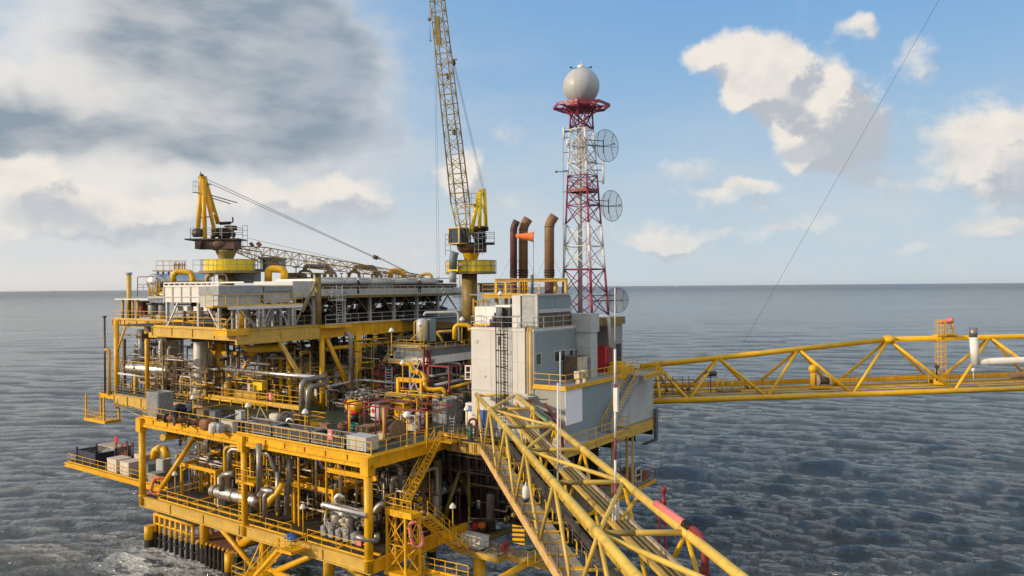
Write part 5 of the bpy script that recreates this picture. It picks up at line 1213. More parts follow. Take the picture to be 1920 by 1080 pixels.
MB().sphere(Q(805, 36, -9), .22, 8, 6).tube(Q(806, 55, -9), Q(807, 76, -9), .04, 5).sphere(Q(807, 76, -9), .12, 6, 4).build('hook_block', 'slate', c2)
MB().pipe([Q(849, 505, -3.4), Q(850, 482, -3.4), Q(853, 472, -3.4)], .5, 12, br=.5).build('vent_cowl', 'slate', c2)
MB().tube(Q(849, 530, -3), Q(849, 508, -3), .45, 10).build('vent_pipe', 'midgrey', c2)
# ---------------------------------------------------------------- people on the cooler walkway
def person(loc, rz, arm, label):
    t_ = O('person', label, 'person'); vs = []; es = []; rs = []
    def V(p, r): vs.append(p); rs.append(r); return len(vs) - 1
    def E_(a, b): es.append((a, b))
    pel = V((0, 0, .95), .15); ab = V((0, .01, 1.15), .15); ch = V((0, 0, 1.35), .17); nk = V((0, .01, 1.5), .065); hdn = V((0, .02, 1.6), .095); top = V((0, .02, 1.72), .09)
    E_(pel, ab); E_(ab, ch); E_(ch, nk); E_(nk, hdn); E_(hdn, top)
    for s in (-1, 1):
        hp = V((s * .1, 0, .9), .105); kn = V((s * .12, -.04 if s > 0 else .0, .5), .075); an = V((s * .13, .03, .1), .05); to = V((s * .14, -.14, .05), .045); E_(pel, hp); E_(hp, kn); E_(kn, an); E_(an, to)
        sh = V((s * .2, 0, 1.42), .075); E_(ch, sh)
        if arm and s > 0: el, wr = V((s * .3, -.2, 1.22), .05), V((s * .26, -.46, 1.12), .033)
        else: el, wr = V((s * .27, -.04, 1.15), .052), V((s * .26, -.16, .93), .033)
        E_(sh, el); E_(el, wr); d = (Vector(vs[wr]) - Vector(vs[el])).normalized(); pm = V(tuple(Vector(vs[wr]) + d * .07), .03); E_(wr, pm)
        for k in range(4): f = V(tuple(Vector(vs[pm]) + d * (.075 - .008 * abs(k - 1)) + Vector((0, 0, .02)) * (k - 1.5)), .009); E_(pm, f)
        th = V(tuple(Vector(vs[wr]) + d * .05 + Vector((-s * .05, -.02, .02))), .010); E_(wr, th)
    me = bpy.data.meshes.new('body'); me.from_pydata(vs, es, []); o = bpy.data.objects.new('body', me); COL.objects.link(o); o.parent = t_; me.materials.append(MAT['cloth_navy'])
    md_ = o.modifiers.new('skin', 'SKIN'); me.skin_vertices.new() if not me.skin_vertices else None
    for i, r in enumerate(rs): me.skin_vertices[0].data[i].radius = (r * (1.3 if r > .04 else 1), r * (1.2 if r > .04 else .85))
    me.skin_vertices[0].data[0].use_root = True; o.modifiers.new('sub', 'SUBSURF').render_levels = 1
    MB().lathe((0, .0, 1.68), (0, 0, 1), [(0, .14), (.02, .125), (.1, .11), (.15, .05)], 12).build('helmet', 'white', t_)
    MB().sphere((0, -.055, 1.61), .07, 8, 6).sphere((0, -.125, 1.6), .018, 6, 4).build('face', 'skin_tone', t_)
    return put(t_, loc, rz, 1.08)
pw = PU(672, 553, -22.35); zw = PU(672, 553, -22.7)[2]; pw = (pw[0], pw[1], zw)
person(pw, 1.9, False, 'worker in dark coverall and pale helmet standing upright on the cooler walkway')
pw2 = PU(787, 551, -22.35)
person((pw2[0], pw2[1], zw), .4, True, 'worker in dark coverall reaching out one arm on the cooler walkway')
print('walk z', zw, pw2)
# ---------------------------------------------------------------- placing boxes by their near corner
def bx(pl, pc, pr, pyb, pyt, z0):
    "box standing on z0: pc/pyb = near bottom corner, pl = left end, pr = right end, pyt = top at the corner"
    c = PZ(pc, pyb, z0); u0 = PV(pl, pyb, c[1])[0]; v1 = PU(pr, pyb, c[0])[1]; zt = PU(pc, pyt, c[0])[2]
    return min(u0, c[0] - .1), c[0], c[1], max(v1, c[1] + .1), z0, zt
def at(px, py, z=ZM): return PZ(px, py, z)
# ---------------------------------------------------------------- coolers on the upper deck
def vU(px, u=-22.7): return PU(px, 550, u)[1]
def stiffbox(m, u0, u1, v0, v1, z0, z1): m.box(u0, u1, v0, v1, z0, z1)
fc = T('box_cooler', (-30, 4.2, ZU), 'white box shaped air cooler at the front left, on legs with white crossed braces', 'air cooler')
vF = 4.2; uA, uB = PV(308, 550, vF)[0], PV(411, 550, vF)[0]; zA, zB, zC2 = PV(360, 537, vF)[2], PV(360, 567, vF)[2], PV(360, 530, vF)[2]
MB().box(uA, uB, vF, vF + 7, zB, zA).build('plenum', 'white', fc)
m = MB()
for k in range(7): u = uA + (uB - uA) * k / 6; m.box(u - .09, u + .09, vF - .1, vF - .003, zB - .1, zA)
m.box(uA - .1, uB + .1, vF - .12, vF - .101, zB + .55, zB + .63).build('stiffener', 'lightgrey', fc)
m = MB()
for k in range(11): u = uA + (uB - uA) * k / 10; m.bar((u, vF, zA), (u, vF, zC2), .12)
m.bar((uA, vF, zC2), (uB, vF, zC2), .14).bar((uA, vF + 3, zC2), (uB, vF + 3, zC2), .14).bar((uA, vF, zA + .05), (uB, vF, zA + .05), .2).build('top_frame', 'white', fc)
m = MB()
for u in (uA + .3, (uA + uB) / 2 + 1.2, uB - .2):
    for v in (vF + .2, vF + 6.5): m.bar((u, v, ZU), (u, v, zB), .3)
m.build('leg', 'lightgrey', fc); m = MB()
um = (uA + uB) / 2
m.bar((uA + .5, vF + .1, ZU), (uA + 2.6, vF + .1, zB), .16).bar((uB - .4, vF + .1, ZU), (uB - 2.6, vF + .1, zB), .16).bar((uA + .7, vF + 6, ZU), (uA + 3.5, vF + 6, zB), .14).build('brace', 'white', fc)
m = MB()
for k in range(3): m.tube((uA + 2 + k * 2.6, vF + 3.3, zB - 1.0), (uA + 2 + k * 2.6, vF + 3.3, zB - .05), 1.15, 16)
m.build('fan_ring', 'soot', fc)
m = MB()
for k in range(4): m.box(uA + 1.3 + k * 1.9, uA + 2.0 + k * 1.9, vF + .4, vF + 1, zB - .95, zB - .45)
m.build('motor_box', 'white', fc)
def hood(u, p0, p1, yt, yb, label, name='hooded_cooler'):
    v0, v1 = PU(p0, 545, u)[1], PU(p1, 545, u)[1]; z1, z0 = PU(p0, yt, u)[2], PU(p0, yb, u)[2]; t_ = T(name, (u, v0, z0), label, 'air cooler')
    MB().box(u - 3.5, u, v0, v1, z0, z1).build('hood', 'slate', t_).data.materials[0] = MAT['midgrey']
    MB().box(u - 3.6, u + .06, v0 - .05, v1 + .05, z1, z1 + .12).build('roof_sheet', 'white', t_)
    MB().box(u - 3.4, u - .3, v0 + .1, v1 - .1, z0 - 1.25, z0).build('bundle', 'lightgrey', t_)
    m = MB()
    for k in range(4): v = v0 + .3 + (v1 - v0 - .6) * k / 3; m.bar((u - .4, v, ZU), (u - .4, v, z0 - 1.2), .22)
    m.build('leg', 'lightgrey', t_); m = MB(); v_ = (v0 + v1) / 2
    m.bar((u - .35, v0 + .4, ZU), (u - .35, v_, z0 - 1.3), .12).bar((u - .35, v1 - .4, ZU), (u - .35, v_, z0 - 1.3), .12).build('brace', 'lightgrey', t_)
    return v0, v1, z0
hood(-23.2, 410, 493, 537, 553, 'slate grey hooded cooler with pale roof, larger of the two hoods near the front corner')
hood(-23.2, 496, 549, 537, 546, 'smaller slate grey hooded cooler behind the olive railed gallery')
ga = T('cooler_gallery', (-21.9, 5, -2.3), 'olive railed gallery with white edge in front of the hooded coolers', 'gallery')
g0, g1 = PU(400, 575, -21.9), PU(567, 572, -21.9); zg = PU(500, 573, -21.9)[2]
MB().box(-23.2, -21.95, g0[1], g1[1], zg - .12, zg).build('gallery_floor', 'olive', ga); MB().box(-21.95, -21.85, g0[1] + 1.6, g1[1], zg - .3, zg + .02).build('edge_plate', 'white', ga)
MB().rail([(-23.2, g0[1], zg), (-21.9, g0[1], zg), (-21.9, g1[1], zg), (-23.2, g1[1], zg)], h=1.15, sp=1.3, r=.032).build('guard_rail', 'yellow_rail', ga)
m = MB()
for px in (445, 484, 492, 548): q = PU(px, 590, -22.0); m.bar((-22, q[1], ZU), (-22, q[1], zg - .2), .24)
m.build('leg', 'lightgrey', ga); q = PU(452, 590, -22.3); MB().tube((-22.4, q[1], ZU), (-22.4, q[1], zg - .4), .34, 12).build('round_leg', 'yellow', ga)
m = MB()
for a_, b_ in ((448, 478), (505, 492), (522, 543)): m.bar((-21.95, vU(a_, -22), zg - .3), (-21.95, vU(b_, -22), ZU), .1)
m.build('brace', 'lightgrey', ga)
wl = T('cream_cooler', (-24, 20, ZU), 'plain cream cooler casing between the hoods and the long cooler bank', 'air cooler')
v0, v1 = vU(549, -24), vU(600, -24); z1, z0 = PU(570, 527, -24)[2], PU(570, 558, -24)[2]
MB().box(-31, -24, v0, v1, z0, z1).build('casing', 'cream', wl)
m = MB()
for v in (v0 + .3, v1 - .4): m.bar((-24.1, v, ZU), (-24.1, v, z0), .25)
m.bar((-24, v0 + .3, ZU), (-24, (v0 + v1) / 2, z0), .12).bar((-24, v1 - .3, ZU), (-24, (v0 + v1) / 2, z0), .12).build('leg', 'lightgrey', wl)
ps = T('tee_post', (-21.9, 13, ZU), 'tall olive post with flat tee head and back stay before the cream cooler', 'post')
q = PU(597, 600, -21.9); zt = PU(597, 513, -21.9)[2]
MB().tube((-21.9, q[1], ZU - .1), (-21.9, q[1], zt), .34, 12).build('post', 'olive', ps)
MB().bar((-21.9, q[1] - 1.4, zt), (-21.9, q[1] + 1.2, zt), .9, .16).bar(PU(594, 525, -21.9), PU(567, 585, -21.9), .2).tube((-21.9, q[1] - 1.2, zt), (-21.9, q[1] - 1.2, zt + 1.1), .05, 5).tube((-21.9, q[1] + .9, zt), (-21.9, q[1] + 1.1, zt + 1.4), .05, 5).bar((-21.9, q[1] + 1.0, zt + 1.3), (-21.9, q[1] - .2, zt + 1.7), .2, .1).build('head', 'olive', ps)
# long bank of coolers, one thing per bay
vs_ = [vU(p) for p in (603, 660, 708, 753, 796, 835, 872)]
for k in range(6):
    v0, v1 = vs_[k], vs_[k + 1]
    t_ = T('cooler_bay', (-24, v0, ZU), ('long bank cooler bay nearest the tee post', 'second bay of the long cooler bank, behind the standing worker', 'third bay of the long cooler bank, counting from the tee post', 'fourth bay of the long cooler bank, left of the reaching worker', 'fifth bay of the long cooler bank, right of the reaching worker', 'last bay of the long cooler bank beside the second crane pedestal')[k], 'air cooler', 'bays of the long cooler bank')
    MB().box(-31, -24, v0 + .04, v1 - .04, zw - .35, zw + .75).build('plenum', 'lightgrey', t_)
    m = MB(); m.box(-31, -24.25, v0 + .04, v1 - .04, zw + .75, zw + 1.35)
    for j in range(9): v = v0 + .2 + (v1 - v0 - .4) * j / 8; m.box(-24.25, -24.05, v - .04, v + .04, zw + .78, zw + 1.3)
    m.build('tube_bundle', 'brownsteel' if k != 2 else 'midgrey', t_)
    if k not in (5,):
        i0 = len(MB().v); m = MB(); a_, b_ = (-24.1, v0 + .08, 0), (-24.1, v1 - .08, 0)
        m.box(-31, -24.2, v0 + .08, v1 - .08, zw + 1.36, zw + 1.95).lathe((-24.25, v0 + .08, zw + 1.62), (0, 1, 0), [(0, .33), (v1 - v0 - .16, .33)], 12).build('hood', 'cream' if k else 'white', t_)
    MB().bar((-24, v0, zw + 2.05), (-24, v1, zw + 2.05), .14).bar((-24, v0 + .1, zw + 1.9), (-24, v0 + .1, zw + 2.3), .12).build('top_rail', 'white', t_)
    m = MB()
    for u in (-24.1, -30.5): m.bar((u, v0, ZU), (u, v0, zw - .3), .34)
    m.build('leg', 'cream', t_); vm = (v0 + v1) / 2; m = MB()
    for u in (-24.1, -27): m.bar((u, v0 + .2, ZU + .9), (u, vm, zw - .35), .13).bar((u, v1 - .2, ZU + .9), (u, vm, zw - .35), .13)
    m.build('brace', 'olive', t_)
    MB().lathe((-27.5, vm, zw - 1.2), (0, 0, 1), [(0, 1.75), (.5, 1.7), (.85, 1.9)], 18, flat=True).build('fan_ring', 'darksteel', t_)
    m = MB(); m.box(-28, -27, vm - .4, vm + .4, ZU + .3, zw - 1.3).tube((-30, vm - 1, ZU + .5), (-25, vm - 1, ZU + .5), .3, 10).tube((-30, vm + .8, ZU + 1), (-25, vm + .8, ZU + 1), .22, 10); m.build('fan_motor', 'black', t_)
wkk = T('cooler_walkway', (-22.7, 14, zw), 'long olive walkway with thin grey rails along the cooler bank, workers on it', 'walkway')
MB().box(-24, -22.0, vU(596), vs_[-1], zw - .1, zw - .02).ibeam((-21.95, vU(612), zw), (-21.95, vs_[-1], zw), .28, .15).build('walkway_floor', 'olive', wkk)
MB().rail([(-22.0, vU(598), zw), (-22.0, vs_[-1], zw)], h=1.05, sp=1.35, r=.03).build('guard_rail', 'lightgrey', wkk)
q = PU(632, 570, -21.6); m = MB(); m.rail([(-21.95, q[1] - .9, zw - .6), (-21.0, q[1] - .9, zw - .6), (-21.0, q[1] + .8, zw - .6), (-21.95, q[1] + .8, zw - .6)], h=1.0, sp=.6, r=.035).ladder((-21.2, q[1], ZU), (-21.2, q[1], zw + 1.2), (0, 1, 0), w=.9, r=.05); m.build('access_ladder', 'lightgrey', wkk)
q = PU(862, 570, -21.6); m = MB(); m.rail([(-21.95, q[1] - .9, zw - .6), (-21.0, q[1] - .9, zw - .6), (-21.0, q[1] + 1.6, zw - .6), (-21.95, q[1] + 1.6, zw - .6)], h=1.4, sp=.5, r=.035).ladder((-21.2, q[1], ZU), (-21.2, q[1], zw + 1.2), (0, 1, 0), w=.9, r=.05); m.build('access_ladder', 'lightgrey', wkk)
one(MB().torus(PU(830, 545, -21.98), (1, 0, 0), .33, .09, 18, 8), 'lifebuoy', 'white', 'white lifebuoy hanging on the far end of the cooler walkway rail', 'lifebuoy')
# pipe loops over the coolers
def ppx(name, mt, label, pts, r, n=10, br=None, flange=False, group=None, cat='pipe'):
    return one(MB().pipe([PD(*p) for p in pts], r, n, br, flange), name, mt, label, cat, group)
d = 97
ppx('pipe_loop', 'yellow', 'fat yellow pipe arch above the hooded coolers, left of the tee post', [(503, 528, 93), (503, 508, 93), (509, 504, 93), (528, 505, 93), (533, 510, 93), (533, 528, 93)], .45, 14, .8, group='pipe arches above the coolers')
ppx('pipe_loop', 'brownsteel', 'small grey brown pipe arch just left of the tee post top', [(559, 520, d), (562, 508, d), (583, 508, d), (585, 520, d)], .16, 8, .5)
ppx('pipe_loop', 'brownsteel', 'long high grey brown pipe arch passing over the tee post top', [(571, 508, d), (573, 499, d), (616, 500, d), (621, 508, d), (621, 525, d)], .28, 10, .8)
ppx('pipe_loop', 'brownsteel', 'grey brown pipe arch with flanges right of the tee post', [(607, 525, d), (610, 509, d), (628, 509, d), (631, 524, d)], .18, 8, .5, True)
ppx('pipe_loop', 'brownsteel', 'low grey brown pipe arch in the middle of the cooler bank', [(653, 524, d + 3), (656, 509, d + 3), (672, 509, d + 3), (675, 524, d + 3)], .2, 8, .6, True)
ppx('pipe_loop', 'brownsteel', 'high wide grey brown pipe arch near the standing worker', [(664, 510, d + 4), (666, 500, d + 4), (701, 501, d + 4), (706, 510, d + 4), (706, 526, d + 4)], .3, 10, .8)
ppx('pipe_loop', 'brownsteel', 'low grey brown pipe arch behind the standing worker', [(696, 524, d + 6), (699, 511, d + 6), (713, 511, d + 6), (716, 524, d + 6)], .2, 8, .6, True)
ppx('pipe_loop', 'yellow', 'bright yellow pipe arch halfway between the two workers', [(731, 521, d + 6), (732, 510, d + 6), (739, 507, d + 6), (756, 510, d + 6), (758, 521, d + 6)], .38, 12, .7)
ppx('pipe_loop', 'ochre', 'small ochre pipe arch above the reaching worker', [(789, 522, d + 8), (792, 514, d + 8), (808, 514, d + 8), (810, 524, d + 8)], .22, 8, .5)
one(MB().tube(PD(540, 522, 97), PD(830, 528, 108), .22, 8).tube(PD(545, 526, 95), PD(700, 528, 100), .14, 8), 'header_pipe', 'brownsteel', 'long low grey brown header pipe running behind the cooler roofs', 'pipe')
m = MB()
for px in (565, 588, 640, 652, 681, 722, 747, 770): m.tube(PD(px, 514 + px % 3, d + 4), PD(px, 530, d + 4), .07, 5).tube(PD(px - 3, 513, d + 4), PD(px + 3, 513, d + 4), .09, 5)
one(m, 'vent_stubs', 'brownsteel', 'row of thin vent stubs rising behind the cooler bank', 'vents')
q = PD(555, 520, 98); o = T('small_lamp_post', q, 'short olive mushroom lamp post behind the hooded coolers', 'lamp'); MB().tube(PD(555, 523, 98), PD(555, 502, 98), .07, 6).build('pole', 'olive', o); MB().lathe(PD(555, 502, 98), (0, 0, 1), [(0, .42), (.12, .36), (.2, .1)], 10).build('head', 'midgrey', o)
# boxes behind crane one
o = T('louvred_block', PD(510, 510, 100), 'pale blue grey two tier louvred block behind the fat yellow pipe arch', 'equipment block')
a_ = PD(494, 508, 100); L1 = PD(530, 508, 100)
MB().bar(PD(494, 498, 100), PD(530, 498, 100), 3, 1.7).build('casing', 'lightgrey', o)
MB().bar(PD(492, 485, 99), PD(531, 485, 99), 3.4, .3).bar(PD(493, 497, 98.4), PD(530, 497, 98.4), .1, .25).bar(PD(479, 507, 99), PD(531, 507, 99), 3.4, .3).bar(PD(493, 486, 98.4), PD(493, 508, 98.4), .35).build('frame', 'slate', o)
o = one(MB().bar(PD(445, 519, 96), PD(483, 519, 96), 2.6, 1.6), 'grey_tank', 'midgrey', 'dull grey box tank beneath the first crane ring platform', 'tank')
one(MB().bar(PD(540, 518, 100), PD(572, 518, 100), 2, .9), 'low_box', 'brownsteel', 'low brown grey box behind the tee post', 'box')
ppx('bent_pipe', 'ochre', 'ochre pipe standing under the crane ring left of the pedestal', [(388, 530, 95), (388, 517, 95), (400, 515, 95)], .25, 10, .5)
ppx('bent_pipe', 'white', 'thin white bent pipe before the first crane pedestal', [(401, 530, 92), (401, 514, 92), (424, 514, 92), (426, 530, 92)], .09, 8, .4)
# horizontal drum with its platform at the far left of the upper deck
dr = T('horizontal_drum', PD(330, 540, 103), 'shiny insulated horizontal drum with pale domed end at the left of the upper deck', 'pressure vessel')
MB().vessel(PD(279, 529, 103), PD(392, 524, 112), 1.15, 24, .6).build('shell', 'silver', dr)
m = MB()
for px in (296, 306, 316, 332, 343): m.tube(PD(px, 515, 104), PD(px, 507, 104), .13, 6).tube(PD(px, 511, 104), PD(px, 510, 104), .24, 8)
m.build('nozzle', 'brownsteel', dr); MB().bar(PD(300, 533, 104), PD(300, 556, 104), 1.4, .4).bar(PD(345, 532, 107), PD(345, 556, 107), 1.4, .4).build('saddle', 'ochre', dr)
o = T('drum_platform', PD(320, 507, 102), 'thin ochre railed valve platform above the shiny drum', 'platform')
MB().bar(PD(291, 508, 102), PD(354, 508, 102), 1.8, .15).build('platform_floor', 'ochre', o)
MB().rail([PD(293, 508, 101), PD(330, 508, 101), PD(349, 508, 101)], h=1.35, sp=.8, toe=False).rail([PD(293, 508, 103), PD(349, 508, 103)], h=1.35, sp=1, toe=False).build('guard_rail', 'ochre', o)
m = MB()
for px in (327, 330, 334, 337, 342, 346): m.tube(PD(px, 508, 102), PD(px, 490 + px % 5, 102), .07, 5).sphere(PD(px, 497, 102), .16, 6, 4)
m.build('valve_stems', 'rust', o)
ppx('pipe_loop', 'pipe_yellow', 'fat yellow arch pipe in front of the shiny drum', [(325, 530, 99), (325, 515, 99), (331, 509, 99), (358, 511, 99), (362, 520, 99), (362, 530, 99)], .38, 12, .9)
m = MB()
for k in range(30):
    rr = random.Random(k * 7 + 1); px, py = rr.uniform(277, 318), rr.uniform(540, 556); q = PD(px, py, 101)
    m.tube(q, vadd(q, rr.choice(((0, 0, .9), (.9, .5, 0), (-.5, .7, 0)))), rr.choice((.04, .07, .1)), 5)
one(m, 'valve_skid', 'ochre', 'tangle of thin ochre pipes and valves under the drum end', 'valve skid')
MBf = T('pipe_goalpost', PD(272, 560, 101), 'thin dark pipe goalpost with rails at the extreme left of the drum', 'pipe goalpost')
MB().pipe([PD(258, 556, 101), PD(258, 519, 101), PD(290, 519, 101)], .06, 6, .2).rail([PD(258, 545, 101), PD(279, 545, 101)], h=.8, sp=.9, toe=False).build('pipe_frame', 'rust', MBf)
sh = T('roof_shelter', PV(245, 598, 9.6), 'flat white roofed shelter on ochre posts at the left end of the upper deck', 'shelter')
z1 = PV(245, 560, 9.6)[2]; u0, u1 = PV(219, 560, 9.6)[0], PV(282, 560, 9.6)[0]
MB().box(u0, u1, 9.3, 13.5, z1 - .15, z1).build('roof', 'white', sh); m = MB()
for px in (229, 248, 257): u = PV(px, 580, 9.7)[0]; m.tube((u, 9.8, ZU + .2), (u, 9.8, z1 - .15), .17, 8)
m.build('post', 'ochre', sh)
o = T('vent_pole', PD(242, 598, 104), 'tall ochre vent pole with small cap at the left end of the upper deck', 'vent pole'); MB().tube(PD(242, 598, 104), PD(242, 513, 104), .3, 10).build('pole', 'ochre', o); MB().lathe(PD(242, 515, 104), (0, 0, 1), [(0, .3), (.05, .42), (.3, .42)], 8).build('cap', 'midgrey', o)
for k, (px, lab) in enumerate(((287, 'small grey scrubber pot, left of the pair behind the upper deck rail'), (306, 'small grey scrubber pot, right of the pair behind the upper deck rail'))):
    o = T('scrubber', PD(px, 604, 100), lab, 'pressure vessel', 'scrubber pots'); MB().vessel(PD(px, 592, 100), PD(px, 567, 100), .62, 14, .5).build('shell', 'midgrey', o)
    MB().tube(PD(px, 571, 100), PD(px, 568, 100), .8, 12).rail([PD(px - 8, 566, 100), PD(px + 8, 566, 100)], h=.7, sp=.4, toe=False).build('collar', 'olive', o); MB().tube(PD(px, 604, 100), PD(px, 590, 100), .4, 8).build('skirt', 'darksteel', o)
one(MB().bar(PD(279, 557, 100), PD(315, 557, 100), .5, .15).tube(PD(300, 552, 100), PD(314, 554, 100), .12, 6), 'service_pipe', 'white', 'short white service pipe crossing in front of the drum frame', 'pipe')
one(MB().box(*(lambda q: (q[0] - 1.2, q[0] + .6, q[1], q[1] + 1, q[2] - 1, q[2] + 1.1))(PD(263, 580, 103))), 'maroon_box', 'maroon', 'dark maroon box under the white shelter roof', 'box')
# thin poles at the far left
one(MB().pipe([PD(197, 745, 100), PD(196, 593, 100)], .13, 8).tube(PD(193, 594, 100), PD(199, 594, 100), .16, 6), 'thin_pole', 'darksteel', 'thin dark pole standing alone at the far left over the hanging basket', 'pole')
ppx('bent_pipe', 'ochre', 'slim ochre goose neck pipe beside the thin dark pole', [(197, 656, 99), (205, 656, 99), (205, 742, 99)], .2, 8, .4)
# ---------------------------------------------------------------- main level: vessels and pipes
va_ = T('white_column_vessel', PD(376, 745, 96), 'tall white column vessel with two round manholes, left of the thick yellow column', 'pressure vessel')
MB().vessel(PD(376, 745, 93.5), PD(376, 618, 93.5), .82, 20, .3).build('shell', 'white', va_)
for y in (680, 714): MB().tube(PD(372, y, 93.2), PD(370, y, 92.3), .42, 16).tube(PD(370.4, y, 92.5), PD(370.1, y, 92.38), .5, 16).build('manhole', 'lightgrey', va_)
vb_ = T('tan_column_vessel', PD(396, 745, 97), 'tall shaded tan column vessel between the white one and the yellow column', 'pressure vessel')
MB().vessel(PD(397, 748, 98), PD(397, 618, 98), .9, 20, .3).build('shell', 'beige', vb_)
o = T('caged_ladder', PD(386, 745, 95), 'black caged ladder between the white and tan column vessels', 'ladder')
m = MB(); m.ladder(PD(386, 742, 95), PD(386, 625, 95), (.82, .57, 0), w=.55, r=.045); m.cage(PD(386, 730, 95), PD(386, 625, 95), (.82, .57, 0), (.57, -.82, 0), w=.42, sp=2.2, r=.04); m.build('ladder', 'black', o)
va_ = T('beige_vessel', PD(325, 700, 103), 'broad beige vertical vessel behind the leftmost yellow posts', 'pressure vessel'); MB().vessel(PD(322, 712, 103), PD(322, 622, 103), 1.5, 20, .3).build('shell', 'beige', va_)
va_ = T('dark_column', PD(268, 690, 100), 'dark slender stand pipe column at the left between two yellow posts', 'column vessel'); MB().tube(PD(267, 685, 100), PD(267, 618, 100), .62, 12).build('shell', 'midgrey', va_); MB().ladder(PD(286, 690, 99), PD(290, 622, 99), (.82, .57, 0), w=.6, r=.05).cage(PD(286, 690, 99), PD(290, 622, 99), (.82, .57, 0), (.57, -.82, 0), w=.5, sp=1, r=.04).build('caged_ladder', 'darksteel', va_)
va_ = T('horizontal_vessel', PD(275, 712, 100), 'copper toned shiny horizontal vessel on the left side platform', 'pressure vessel')
MB().vessel(PD(240, 689, 99), PD(322, 695, 96), .72, 20, .5).build('shell', 'silver', va_); MB().bar(PD(255, 695, 99), PD(255, 742, 99), .5, .5).bar(PD(302, 697, 97), PD(302, 735, 97), .5, .5).build('saddle', 'ochre', va_)
m = MB()
for px in (248, 262, 280, 300): m.tube(PD(px, 683, 98.5), PD(px, 675, 98.5), .1, 6).tube(PD(px, 677, 98.5), PD(px, 676, 98.5), .2, 8)
m.build('nozzle', 'brownsteel', va_)
ppx('bent_pipe', 'silver', 'silver goose neck pipe below the copper toned vessel', [(286, 706, 95), (288, 700, 95), (293, 702, 95), (293, 745, 95)], .18, 8, .4)
one(MB().tube(PD(222, 700, 97), PD(272, 707, 95), .12, 8), 'service_pipe', 'white', 'thin pale pipe sloping past the left posts under the vessel', 'pipe')
ppx('long_pipe', 'silver', 'long shiny lagged pipe crossing behind the yellow braces to the twin elbows', [(422, 692, 88), (602, 709, 76.5)], .26, 12)
ppx('lagged_riser', 'galv', 'left one of the twin lagged pipes dropping to the green deck', [(610, 706, 76.4), (597, 708, 76), (565, 715, 73.5), (566, 796, 73.5)], .27, 14, .75)
ppx('lagged_riser', 'galv', 'right one of the twin lagged pipes dropping to the green deck', [(606, 702, 78), (609, 720, 76.2), (578, 726, 73), (576, 800, 73)], .25, 14, .7)
ppx('lagged_riser', 'galv', 'straight grey lagged pipe hanging from the upper deck between two yellow columns', [(648, 625, 83), (658, 628, 82.5), (658, 782, 82.5)], .25, 12, .6)
ppx('grey_line', 'midgrey', 'slim grey pipe bending across behind the red framed tanks', [(615, 725, 80), (680, 712, 84), (746, 719, 82)], .13, 8, .8)
ppx('grey_line', 'midgrey', 'dull grey pipe running into the left edge of the cream building wall', [(815, 723, 80), (886, 708, 82)], .2, 8)
ppx('yellow_header', 'pipe_yellow', 'thick yellow elbow pipe tucked under the ochre girder near the front corner', [(457, 600, 86), (457, 655, 86), (530, 652, 84)], .42, 12, 1.0)
ppx('yellow_header', 'pipe_yellow', 'thinner yellow pipe just above the thick yellow elbow', [(466, 645, 89), (470, 638, 89), (530, 650, 87)], .22, 8, .5)
ppx('yellow_header', 'pipe_yellow', 'straight yellow pipe ending on the left of the thick yellow elbow', [(420, 643, 92), (455, 646, 91)], .25, 8)
ppx('yellow_beam', 'yellow', 'yellow horizontal beam between the thick column and its crossing braces', [(418, 661, 93), (477, 664, 88)], .2, 8, cat='beam')
ppx('yellow_spool', 'pipe_yellow', 'bright yellow zigzag pipe spool below the hanging gallery', [(752, 682, 78), (771, 683, 78), (772, 697, 78), (795, 699, 78), (797, 728, 77.5), (812, 731, 77.5), (832, 728, 77.5), (834, 743, 77.5), (800, 744, 77.5), (724, 738, 78), (724, 752, 78)], .21, 12, .6, True)
ppx('yellow_spool', 'pipe_yellow', 'yellow pipe entering the cream building wall from a low elbow', [(841, 745, 79), (842, 727, 79), (858, 724, 79), (886, 716, 80)], .18, 10, .5)
ppx('yellow_spool', 'pipe_yellow', 'yellow inverted U pipe above the long white panelled box', [(852, 636, 84), (852, 609, 84), (880, 610, 84), (881, 620, 84)], .24, 10, .6)
ppx('yellow_spool', 'ochre', 'ochre pipe running left from the inverted U pipe', [(852, 620, 84), (818, 622, 84), (830, 640, 84)], .14, 8, .3)
ppx('white_pipe', 'lightgrey', 'pale inverted U pipe spanning above the grey roof tank', [(795, 592, 86), (797, 586, 86), (859, 585, 86), (861, 640, 86)], .14, 8, .4)
gt = T('grey_roof_tank', PD(798, 640, 85), 'upright blue grey tank with nozzles above the hanging gallery', 'tank')
MB().vessel(PD(791, 640, 85), PD(791, 597, 85), .62, 16, .4).build('shell', 'lightgrey', gt); MB().bar(PD(806, 640, 86), PD(806, 598, 86), 1.0, 1.0).build('panel', 'bluegrey', gt)
m = MB()
for px in (777, 796): m.pipe([PD(px, 640, 83), PD(px, 604, 83), PD(px + 3, 602, 83)], .08, 6, .2)
m.tube(PD(770, 637, 83), PD(800, 610, 83), .07, 6).build('pipework', 'ochre', gt)
hg = T('hanging_gallery', PD(784, 678, 80), 'ochre edged hanging gallery with grey equipment behind thin rails', 'gallery')
u0, u1, v0, v1, z0, z1 = bx(728, 784, 793, 678, 652, -7.95)
MB().box(u0, u1, v0, v1 + 1, z0 - .1, z0).ibeam((u0, v0, z0), (u1, v0, z0), .35, .2).ibeam((u1, v0, z0), (u1, v1 + 1, z0), .35, .2).build('gallery_floor', 'ochre', hg)
MB().rail([(u0, v0, z0), (u1, v0, z0), (u1, v1 + 1, z0)], h=z1 - z0, sp=1.3, mids=(.33, .66)).build('guard_rail', 'lightgrey', hg)
m = MB(); rr = random.Random(21)
